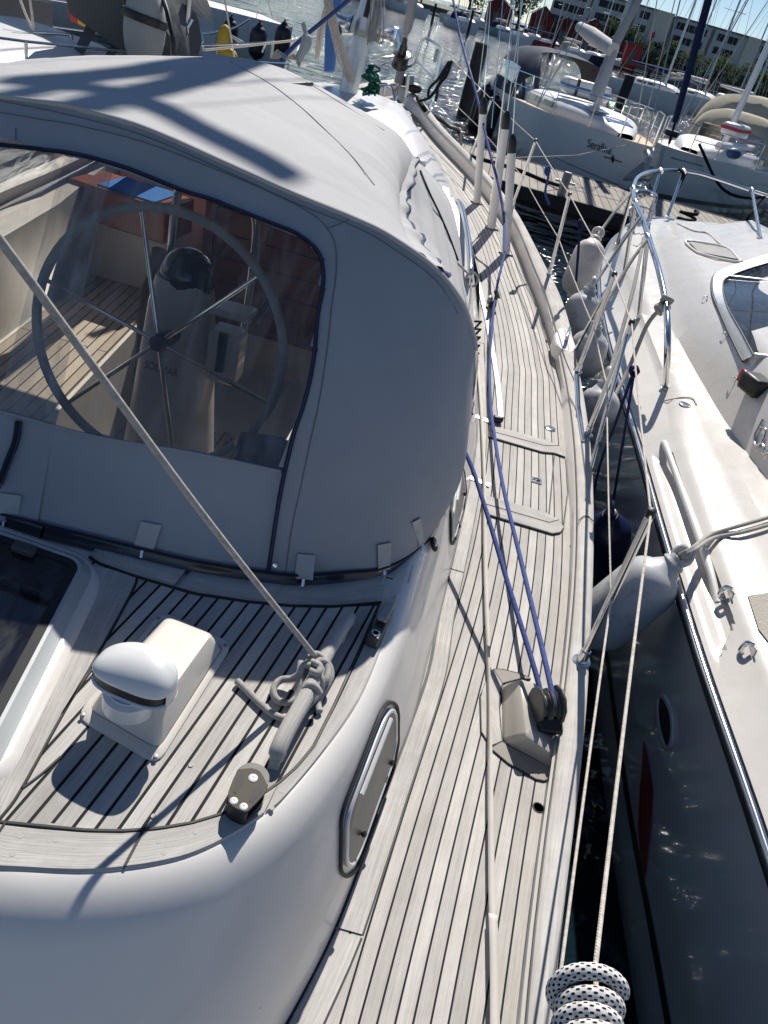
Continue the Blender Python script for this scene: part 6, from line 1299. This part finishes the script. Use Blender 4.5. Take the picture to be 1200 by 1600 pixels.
for s, t_, mt, nm, r in ((4.2, .5, mat('green_cap', (.04, .25, .10), .6), 'green_cloth', .13), (3.9, .75, mat('orange_red_cloth', (.5, .07, .03), .7), 'red_cloth', .13), (2.3, .9, mat('blue_hose', (.03, .09, .2), .5), 'blue_hose', .16)):
    m = MB(); m.ball(W2(s, -t_, fbh2(s) + .22), r, (1.2, .8, .8), 10, 7); m.build(nm, mt, rbT, smooth=60)
m = MB(); m.tube([W2(2.0, -.55, 1.50), W2(4.6, -.75, 1.52)], .09, 10); m.build('rolled_awning', M_WHITE, rbT)
m = MB(); m.box(W2(3.6, -.35, 1.85), (1.0, .5, .3), V((-.5, -.866, 0)), V((.866, -.5, 0))); m.build('dinghy_box', M_WHITE, rbT, bevel=.08); m = MB(); m.box(W2(3.6, -.35, 1.88), (1.02, .52, .08), V((-.5, -.866, 0)), V((.866, -.5, 0))); m.build('red_band', mat('red_band', (.4, .02, .03), .5), rbT)
m = MB(); pts = [W2(.5, -.55, 1.5), W2(1.6, -1.15, .7), W2(3.0, -1.6, .55), W2(5, -1.8, .75)]; m.tube(pts, .035, 8, n=6); tag(m.build('mooring_line', R_BLACK, smooth=60), 'dark rope sagging along the flank of the yacht with the beige tents', 'rope')
# ------------------------------------------------------------------ boats on our port side
pbT, W3, f3, fbh3 = yacht('moored_yacht', 'white yacht on our left with a dark grey sprayhood', 'sailboat', (-6.55, 3.2), (-.30, -.95), 9.6, 3.1, 1.30, 1.15, M_WHITE, M_DK, (.36, 12, .2, M_ALUW), 2, (.10, .64, .40, .50), group='yachts lying on our left')
arch_tent(W3, pbT, 5.4, 7.2, 1.25, 1.35, 1.25, M_TARP, 'sprayhood', fr=.9)
m = MB(); rows = []
tb0 = PY(196, 12, 8.6); 
for i in range(14):
    a = math.pi * (i / 13 - .08); rows.append([tb0 + V((.05 + .50 * math.cos(a) + .05 * math.sin(k * 2.3 + i), .9 * (k / 5 - .4) + .1 * math.sin(i), -.30 + .72 * math.sin(a) + .03 * math.sin(k * 3 + i * 1.3))) for k in range(6)])
m.grid(rows); m.add(rows[0] + rows[-1][::-1], [tuple(range(12))]); m.add([r[0] for r in rows], [tuple(range(14))]); m.build('tarpaulin', M_TARP, pbT, smooth=70)
m = MB(); c = PY(247, 26, 8.2); m.ball(c + V((-.02, -.25, -.10)), .30, (.62, .7, 1.25), 18, 12); sb_ = m.build('stowed_cushion', canvas('pale_grey_canvas', (.38, .39, .38), wr=.03), pbT, smooth=60); m = MB(); m.lathe([(.205, -.035), (.215, 0), (.205, .035)], c + V((-.02, -.26, -.02)), axis=(.1, .1, 1), seg=20); m.build('black_strap', M_BLACK, sb_)
m = MB(); m.tube([PY(255, 0, 8.0), PY(262, 22, 7.9), PY(270, 60, 7.8), PY(272, 85, 7.8)], .022, 8, n=4); m.build('hoop', M_BLACK, pbT)
for pts, r in (([(296, -10, 9.0), (288, 80, 9.0)], .03), ([(300, 30, 9.0), (270, 82, 8.9)], .02)):
    m = MB(); m.tube([PY(*p) for p in pts], r, 10); m.build('backstay', M_STEEL, pbT)
m = MB(); m.tube([PY(0, 80, 8.6), PY(60, 83, 8.7), PY(210, 74, 9.2), PY(430, 66, 9.8)], .010, 8); m.build('guard_wire', M_STEEL, pbT)
m = MB(); m.tube([PY(122, 103, 8.7), PY(124, 72, 8.7)], .016, 8); m.build('stanchion', M_STEEL, pbT)
m = MB(); m.tube([PY(0, 51, 8.3), PY(60, 52, 8.4), PY(108, 54, 8.5), PY(112, 62, 8.5)], .016, 8, n=3); m.tube([PY(44, 60, 8.4), PY(44, 52, 8.4)], .014, 8); m.build('hand_rail', M_STEEL, pbT, smooth=60)
for px in ([(70, 108, 8.5), (38, 108, 8.5)], [(36, 108, 8.5), (12, 78, 8.5), (4, 62, 8.6), (0, 66, 8.6)], [(10, 78, 8.5), (16, 108, 8.5)]):
    if len(px) > 2: rope('mooring_line', 'black rope made fast to the guard rail of the white yacht on our left', [PY(*p) for p in px], .018, R_BLACK, n=5)
m = MB(); m.tube([PY(30, -5, 8.3), PY(40, 22, 8.3), PY(52, 48, 8.3)], .012, 6); m.tube([PY(46, -5, 8.3), PY(50, 22, 8.3), PY(53, 48, 8.3)], .012, 6); m.build('block_tackle', R_WHITE, pbT)
fl = PY(104, 8, 10.0); m = MB(); m.prism([fl, fl + V((.0, .1, -.16)), fl + V((.09, .1, -.17)), fl + V((.09, 0, .1))], V((.005, .01, 0))); 
fo_ = m.build('ensign', [mat('ensign_red', (.35, .02, .02), .8)], None); tag(fo_, 'small red and yellow ensign behind the clear sprayhood window', 'flag'); m = MB(); m.prism([fl + V((.09, 0, .1)), fl + V((.09, .1, -.17)), fl + V((.17, .1, -.18)), fl + V((.17, 0, .1))], V((.005, .01, 0))); m.build('ensign_band', mat('ensign_yellow', (.5, .3, .02), .8), fo_)
bb2, W4, f4, fbh4 = yacht('moored_yacht', 'blue striped white yacht lying further out on our left, stern to the right', 'sailboat', (-16.5, 20.0), (-.80, -.60), 11.6, 3.4, 1.5, 1.2, M_HW, M_DK, (.38, 13, .3, M_ALUW), 2, (.18, .62, .34, .42), group='yachts lying on our left', stripe=[((.36, .56), M_HN), ((.86, .9), M_HB)])
for u, v, y, lb in ((358, 42, 22, 'black fender left of the three on the blue striped yacht'), (402, 52, 21, 'black fender in the middle of the three on the blue striped yacht'), (441, 50, 22, 'black fender right of the three, hanging off the stern of the blue striped yacht')):
    a = PY(u + 4, v - 14, y); fender('fender', lb, a, a + V((0, 0, -.75)), .20, M_FD, group='black fenders on the blue striped yacht')
for pp, r in (([PY(305, 55, 21), PY(360, 46, 21), PY(390, 30, 21)], .03), ([PY(340, 85, 14), PY(344, 55, 14), PY(350, 52, 14), PY(380, 68, 14)], .03), ([PY(250, 18, 20), PY(290, 28, 20), PY(312, 50, 20), PY(318, 80, 20)], .04)):
    m = MB(); m.tube(pp, r, 8, n=4); m.build('stern_rail', M_STEEL, bb2, smooth=60)
m = MB(); c = PY(350, 65, 14); m.ball(c, .22, (.55, .5, 1.1), 14, 9); m.ball(c + V((.08, 0, -.2)), .18, (1, .6, .8), 14, 9); tag(m.build('yellow_buoy', mat('yellow_cloth', (.55, .36, .02), .6), smooth=60), 'yellow horseshoe buoy on the rail beyond the tent roof', 'life buoy')
m = MB(); m.tube([PY(424, 90, 12), PY(427, 64, 12)], .022, 8); m.tube([PY(410, 82, 12), PY(416, 66, 12), PY(428, 64, 12)], .016, 8); tag(m.build('rail_post', M_STEEL), 'bent steel rail post beyond the tent roof strap', 'rail')
rope('mooring_line', 'blue rope running up from the tent roof towards the mast strut', [PY(440, 92, 4.6), PY(478, 55, 5.2), PY(545, 0, 5.9), PY(575, -30, 6.2)], .012, ropemat('slate_blue_rope', (.10, .13, .28), k=120), n=3)
wire('guard_wire', [PY(320, 78, 7.0), PY(415, 68, 7.4), PY(520, 55, 8.2), PY(590, 50, 9.5)], .010, R_WHITE)
m = MB(); m.tube([PY(497, 90, 6.5), PY(503, 50, 6.4), PY(518, 0, 6.3)], .012, 6); m.tube([PY(494, 92, 6.5), PY(498, 50, 6.4), PY(512, 0, 6.3)], .012, 6); tag(m.build('flag_halyard', R_WHITE), 'thin cream halyards left of the boom strut', 'rope')
# ------------------------------------------------------------------ far shore
shore = MB(); shore.box((100, 330, -2.6), (900, 230, 1.2)); struct(shore.build('shore', mat('shore_ground', (.10, .11, .07), .9, var=.5, vs=.05)))
q1 = MB(); q1.box((100, 213.5, -2.4), (900, 2, 1.4)); struct(q1.build('quay', mat('quay_stone', (.12, .115, .105), .9, var=.3, vs=.3)))
M_CONC = mat('pale_render', (.56, .545, .51), .9, var=.1, vs=.4); M_CREAM = mat('cream_gable', (.72, .66, .55), .9, var=.06, vs=.3); M_ROOF = mat('flat_roof', (.14, .14, .14), .9); M_FW = mat('far_window', (.03, .034, .04), .5, spec=.15)
def block(label, x0, x1, y, ztop_, floors, gable=None, slope=.0):
    t = thing('apartment_block', label, 'building', ((x0 + x1) / 2, y + 5, -2), 'apartment blocks on the far shore'); h = ztop_ + 2.0
    m = MB(); m.box(((x0 + x1) / 2, y + 6, -2 + h / 2), (x1 - x0, 12, h)); m.build('wall', M_CONC, t)
    m = MB(); m.box(((x0 + x1) / 2, y + 6, ztop_ + .15), (x1 - x0 + .6, 12.6, .35)); m.build('roof', M_ROOF, t)
    if gable: m = MB(); m.box(((gable[0] + gable[1]) / 2, y + 5.8, -2 + h / 2 + .15), (gable[1] - gable[0], 13, h + .3)); m.build('gable_wall', M_CREAM, t)
    proto = None; n = int((x1 - x0) / 2.6)
    for fl_ in range(floors):
        zz = ztop_ - 1.5 - 2.75 * fl_
        for i in range(n):
            if i % 4 == 3: continue
            c = V((x0 + 1.4 + 2.6 * i, y - .02, zz))
            if gable and gable[0] - 1 < c.x < gable[1] + 1: continue
            if proto is None: m = MB(); m.box((0, 0, 0), (2.35, .12, 1.5)); proto = m.build('window', M_FW, None); proto.location = c; attach(proto, t)
            else: o = proto.copy(); COL.objects.link(o); o.parent = t; o.matrix_parent_inverse = proto.matrix_parent_inverse.copy(); o.location = c
    m = MB()
    for i in range(n):
        if i % 4 == 3: m.box((x0 + 1.4 + 2.6 * i, y - .03, -2 + h / 2), (.8, .1, h - .6))
    m.build('stair_window', mat('stair_glazing', (.06, .065, .07), .3), t)
    return t
block('long pale apartment block at the left, below the mast of the nearest yacht', 6, 34.8, 230, 9.6, 4, (30.5, 34.8)); block('pale apartment block in the middle, between the mast and the dark furled sail', 36.5, 56.8, 232, 9.5, 4, (54.2, 57)); block('pale apartment block at the right edge behind the rigging', 59, 92, 236, 9.6, 4)
def shed(label, x0, x1, y, h, mt):
    t = thing('boathouse', label, 'boathouse', ((x0 + x1) / 2, y, -2), 'red boathouses on the quay'); m = MB(); zb = -2.0
    m.add([V((x0, y, zb)), V((x1, y, zb)), V((x1, y, zb + h)), V(((x0 + x1) / 2, y, zb + h * 1.45)), V((x0, y, zb + h)), V((x0, y + 9, zb)), V((x1, y + 9, zb)), V((x1, y + 9, zb + h)), V(((x0 + x1) / 2, y + 9, zb + h * 1.45)), V((x0, y + 9, zb + h))], [(0, 1, 2, 3, 4), (9, 8, 7, 6, 5), (0, 4, 9, 5), (1, 6, 7, 2)]); m.build('wall', mt, t)
    m = MB(); m.add([V((x0 - .3, y - .3, zb + h + .05)), V(((x0 + x1) / 2, y - .3, zb + h * 1.45 + .1)), V((x1 + .3, y - .3, zb + h + .05)), V((x0 - .3, y + 9, zb + h + .05)), V(((x0 + x1) / 2, y + 9, zb + h * 1.45 + .1)), V((x1 + .3, y + 9, zb + h + .05))], [(0, 1, 4, 3), (1, 2, 5, 4)]); m.build('roof', M_ROOF, t, solid=.15)
    m = MB(); m.box(((x0 + x1) / 2, y - .06, zb + 1.3), ((x1 - x0) * .4, .1, 2.4)); m.build('door', M_CHAR, t); m = MB(); m.box(((x0 + x1) / 2, y - .06, zb + h * 1.0), (.8, .1, .7)); m.build('window', M_FW, t)
M_RED = mat('falun_red', (.17, .022, .018), .85, var=.2, vs=1.0)
for i, (x0, x1, h) in enumerate(((1.5, 7, 4.2), (7.6, 12.5, 3.6), (13.2, 19.5, 4.4), (-9, -3, 3.8), (20.5, 25, 3.2))): shed(('red boathouse with dark door, second from the left', 'small red boathouse in the middle of the row', 'largest red boathouse, left of the apartment trees', 'red boathouse furthest left on the quay', 'lowest red boathouse at the right end of the row')[i], x0, x1, 217 + i % 2, h, M_RED)
# trees on the far shore: trunk, limbs and leaf clumps
M_LEAF, _n, _l, _b = newmat('leaves'); _b.inputs['Roughness'].default_value = .8
_tc = _n.new('ShaderNodeTexCoord'); _nz = _n.new('ShaderNodeTexNoise'); _nz.inputs['Scale'].default_value = 1.1; _nz.inputs['Detail'].default_value = 5; _l.new(_tc.outputs['Object'], _nz.inputs['Vector'])
_rp = ramp(_n, _l, _nz.outputs['Fac'], [(.3, (.045, .075, .022)), (.7, (.10, .14, .05))]); _l.new(_rp.outputs[0], _b.inputs['Base Color'])
_tl = _n.new('ShaderNodeBsdfTranslucent'); _l.new(_rp.outputs[0], _tl.inputs[0]); _mx = _n.new('ShaderNodeMixShader'); _mx.inputs[0].default_value = .45; _l.new(_b.outputs[0], _mx.inputs[1]); _l.new(_tl.outputs[0], _mx.inputs[2]); _l.new(_mx.outputs[0], _n['Material Output'].inputs[0])
M_BARK = mat('bark', (.06, .05, .04), .9)
def crown_mesh(seed, n=900, blobs=11):
    rnd = random.Random(seed); m = MB(); cs = [(V((rnd.uniform(-1.7, 1.7), rnd.uniform(-1.3, 1.3), rnd.uniform(1.6, 4.6))), rnd.uniform(.6, 1.25)) for _ in range(blobs)]
    for _ in range(n):
        c, r = rnd.choice(cs); d = V((rnd.gauss(0, 1), rnd.gauss(0, 1), rnd.gauss(0, 1))).normalized(); p = c + d * r * rnd.uniform(.6, 1.05); a = V((rnd.gauss(0, 1), rnd.gauss(0, 1), rnd.gauss(0, .7))).normalized(); b_ = a.cross(d).normalized(); s = rnd.uniform(.10, .24)
        m.add([p - a * s, p + b_ * s * .6, p + a * s, p - b_ * s * .6], [(0, 1, 2, 3)])
    return m
crowns = []
for sd_ in (1, 2, 3):
    mo = crown_mesh(sd_); o = mo.build('crown', M_LEAF, None, smooth=0, recalc=False); tm = MB(); tm.tube([V((0, 0, 0)), V((.05, 0, 1.2)), V((.0, .1, 2.6))], [.22, .17, .09], 8)
    for a in range(4): tm.tube([V((0, 0, 1.2 + .2 * a)), V((.9 * math.cos(a * 1.7), .9 * math.sin(a * 1.7), 2.4 + .3 * a))], [.09, .03], 6)
    crowns.append((o.data, tm.build('trunk', M_BARK, None).data)); 
    for ob in [x for x in COL.objects if x.data is crowns[-1][0] or x.data is crowns[-1][1]]: bpy.data.objects.remove(ob)
TR = [(24, 224, 1.5), (27.5, 223, 1.25), (31, 222, 1.1), (34.5, 224, 1.5), (38, 222, 1.05), (41, 221, 1.35), (44.5, 223, 1.15), (48, 222, 1.4), (51, 221, 1.0), (54.5, 223, 1.3), (58, 222, 1.45), (61.5, 221, 1.1), (65, 223, 1.4), (69, 222, 1.2), (73, 224, 1.5), (78, 222, 1.2), (-1, 236, 2.2), (-14, 234, 2.0), (10, 236, 2.3), (20.5, 226, 1.6)]
TL = ['just left of the first cream gable', 'with a pointed top below the mast', 'in front of the first cream gable', 'right of the first cream gable', 'low and bushy between two blocks', 'rounded, at the left end of the middle block', 'narrow, before the middle block', 'broad, before the middle block', 'smallest before the middle block', 'left of the dark furled sail', 'behind the dark furled sail', 'short, right of the dark furled sail', 'rounded, before the right block', 'low, before the right block', 'tallest at the right edge', 'last at the right edge', 'dark and tall behind the red boathouses', 'furthest left above the boathouses', 'tallest behind the largest boathouse', 'between boathouses and apartments']
for i, (x, y, s) in enumerate(TR):
    t = thing('broadleaf_tree', 'green shore tree ' + TL[i], 'tree', (x, y, -2.0), 'trees on the far shore'); cd, td = crowns[i % 3]
    for nm, dt in (('crown', cd), ('trunk', td)):
        o = bpy.data.objects.new(nm, dt); COL.objects.link(o); o.parent = t
    t.scale = (s, s, s * random.uniform(.85, 1.1)); t.rotation_euler.z = random.uniform(0, 6)
struct_h = MB(); rr = random.Random(9)
for _ in range(5000): 
    x = rr.uniform(14, 110); p = V((x, 219 + rr.uniform(0, 3), -1.6 + rr.uniform(0, 1.4 + .6 * math.sin(x * .6)))); a = V((rr.gauss(0, 1), rr.gauss(0, 1), rr.gauss(0, 1))).normalized(); b_ = a.cross(V((0, 1, 0))).normalized(); s = rr.uniform(.15, .35); struct_h.add([p - a * s, p + b_ * s, p + a * s, p - b_ * s], [(0, 1, 2, 3)])
struct(struct_h.build('undergrowth', M_LEAF, smooth=0, recalc=False), 'stuff')
# boats along the far pontoons
FAR = [  # x, y, heading, length, hull, cover, label
 (-5.2, 118, (.55, -.83), 8.0, M_HG, M_COVW, 'pale grey yacht seen bow on, in the middle of the far row'), (2.2, 128, (.6, -.8), 7.5, M_HG, M_COVN, 'grey yacht right of the middle in the far row'), (-12.5, 124, (.7, -.7), 8.5, M_HG, M_COVN, 'grey yacht with navy cover left of the thin dark pile'), (-20, 128, (.7, -.7), 8.5, M_HN, M_COVN, 'dark hulled yacht at the left end of the far row'), (-17.5, 134, (.6, -.8), 8, M_HW, M_COVW, 'white yacht second from the left in the far row'), (-9, 140, (.4, -.9), 8, M_HW, M_COVN, 'white yacht behind the grey one with the navy cover'), (-.8, 142, (.5, -.86), 8, M_HB, M_COVW, 'pale blue yacht in the second far row'), (7, 136, (.6, -.8), 8, M_HR, M_COVN, 'red hulled yacht in the far row'), (10.5, 128, (.5, -.86), 8.5, M_HW, M_COVW, 'white yacht right of the red hulled one'), (13.5, 140, (.3, -.95), 9, M_HN, M_COVW, 'navy yacht behind the slate tent'), (17.5, 150, (.5, -.86), 9, M_HW, M_COVN, 'white yacht showing left of the nearest mast'),
 (21, 158, (.4, -.9), 9, M_HR, M_COVN, 'dark red yacht furthest right in the far row'), (4.5, 160, (.5, -.8), 8, M_HW, M_COVN, 'white yacht before the boathouses, left'), (12, 168, (.5, -.8), 8, M_HW, M_COVW, 'white yacht before the largest boathouse'), (-6, 165, (.5, -.8), 8, M_HG, M_COVN, 'grey yacht in the rear row, far left'),
 (12.8, 62, (.5, -.86), 9.5, M_HW, M_COVN, 'white yacht beyond the dark furled sail, left of the beige tent'), (17, 70, (.4, -.9), 9.5, M_HG, M_COVW, 'pale grey yacht behind the top of the beige tent'), (22, 74, (.4, -.9), 10, M_HN, M_COVW, 'navy yacht at the right edge above the beige tent'), (13.5, 46, (-.75, -.65), 11.5, M_HW, M_BEIGE, 'white yacht with thick cream sail cover at the right edge'), (25, 92, (.4, -.9), 9, M_HW, M_COVN, 'white yacht in the rear group on the right'), (20.5, 100, (.3, -.95), 9, M_HG, M_COVN, 'grey yacht in the rear group beside the floating pier')]
for i, (x, y, hd, L, hm, cv, lb) in enumerate(FAR):
    t_, Wf, ff, fbf = yacht('moored_yacht', lb, 'sailboat', (x, y), hd, L, L * .32, 1.35, 1.05, hm, M_DK, (.38, L * 1.35, .3, M_MASTG if i % 3 else M_ALUW), 0 if y > 100 else 1, (.2, .62, .34, .5), cv, group='yachts moored in the far rows')
    if i % 2 == 0: arch_tent(Wf, t_, L * .58, L * .78, L * .13, 1.15, 1.0, (M_COVN, M_SLATE, M_BEIGE)[i % 3], win=False, fr=.5)
def pier(name, label, x0, x1, y, w=2.0):
    t = thing(name, label, 'pontoon', ((x0 + x1) / 2, y, WATER), 'floating piers'); m = MB(); m.box(((x0 + x1) / 2, y, WATER + .5), (x1 - x0, w, .22)); m.build('deck', M_PILE, t); m = MB()
    for k in range(int((x1 - x0) / 7)): m.lathe([(.16, -.5), (.16, 2.1), (0, 2.1)], (x0 + 3 + 7 * k, y + w * .6, WATER), seg=8)
    m.build('piles', M_PILE, t)
pier('floating_pier', 'long dark floating pier behind the far row of yachts', -34, 26, 150); pier('floating_pier', 'dark floating pier on the right, before the shore trees', 22, 80, 168); pier('floating_pier', 'nearer floating pier on the right behind the rigging', 14, 60, 84)
for i, (u, v, h, y) in enumerate(((733, 44, 28, 104), (676, 30, 24, 112), (1010, 125, 45, 95), (990, 108, 26, 150), (1068, 130, 30, 80), (868, 62, 26, 110))):
    b_ = PY(u, v, y); t_ = PY(u + h * .27, v - h, y); m = MB(); m.lathe([(.17, -.6), (.16, (t_.z - WATER)), (0, (t_.z - WATER))], (b_.x, y, WATER), seg=10)
    tag(m.build('mooring_pile', M_PILE), ('thin dark pile in front of the far row, left of the pale grey bow', 'thin dark pile at the left of the far row', 'dark pile standing alone in open water right of the nearest mast', 'thin pile beside the red hut', 'thin pile left of the beige tent', 'dark pile among the far yachts above the slate tent')[i], 'mooring pile', 'mooring piles')
rb = PY(985, 92, 140); m = MB(); m.box(rb + V((0, 0, .6)), (2.4, 2.2, 2.6)); ho = m.build('red_hut', mat('signal_red', (.42, .03, .025), .6)); tag(ho, 'bright red hut on the pier right of the nearest mast', 'hut'); m = MB(); m.box(rb + V((0, 0, 2.0)), (2.8, 2.6, .2)); m.build('hut_roof', M_CHAR, ho); m = MB(); m.box(rb + V((0, -1.12, .3)), (.9, .05, 1.7)); m.build('door', M_CHAR, ho)
fb_ = PY(1008, 82, 130); m = MB(); m.tube([fb_ + V((0, 0, -1.2)), fb_ + V((.5, 0, 3.0))], .06, 6); fp = m.build('flag_pole', M_MASTG); tag(fp, 'flag pole with a hanging red flag before the shore trees', 'flag'); m = MB(); m.grid([[fb_ + V((.45 - .18 * k + .1 * math.sin(j), .1 * math.sin(j * 2 + k), 2.8 - .32 * j - .18 * k)) for k in range(4)] for j in range(5)]); m.build('flag', mat('red_flag', (.5, .02, .03), .8), fp, smooth=60)
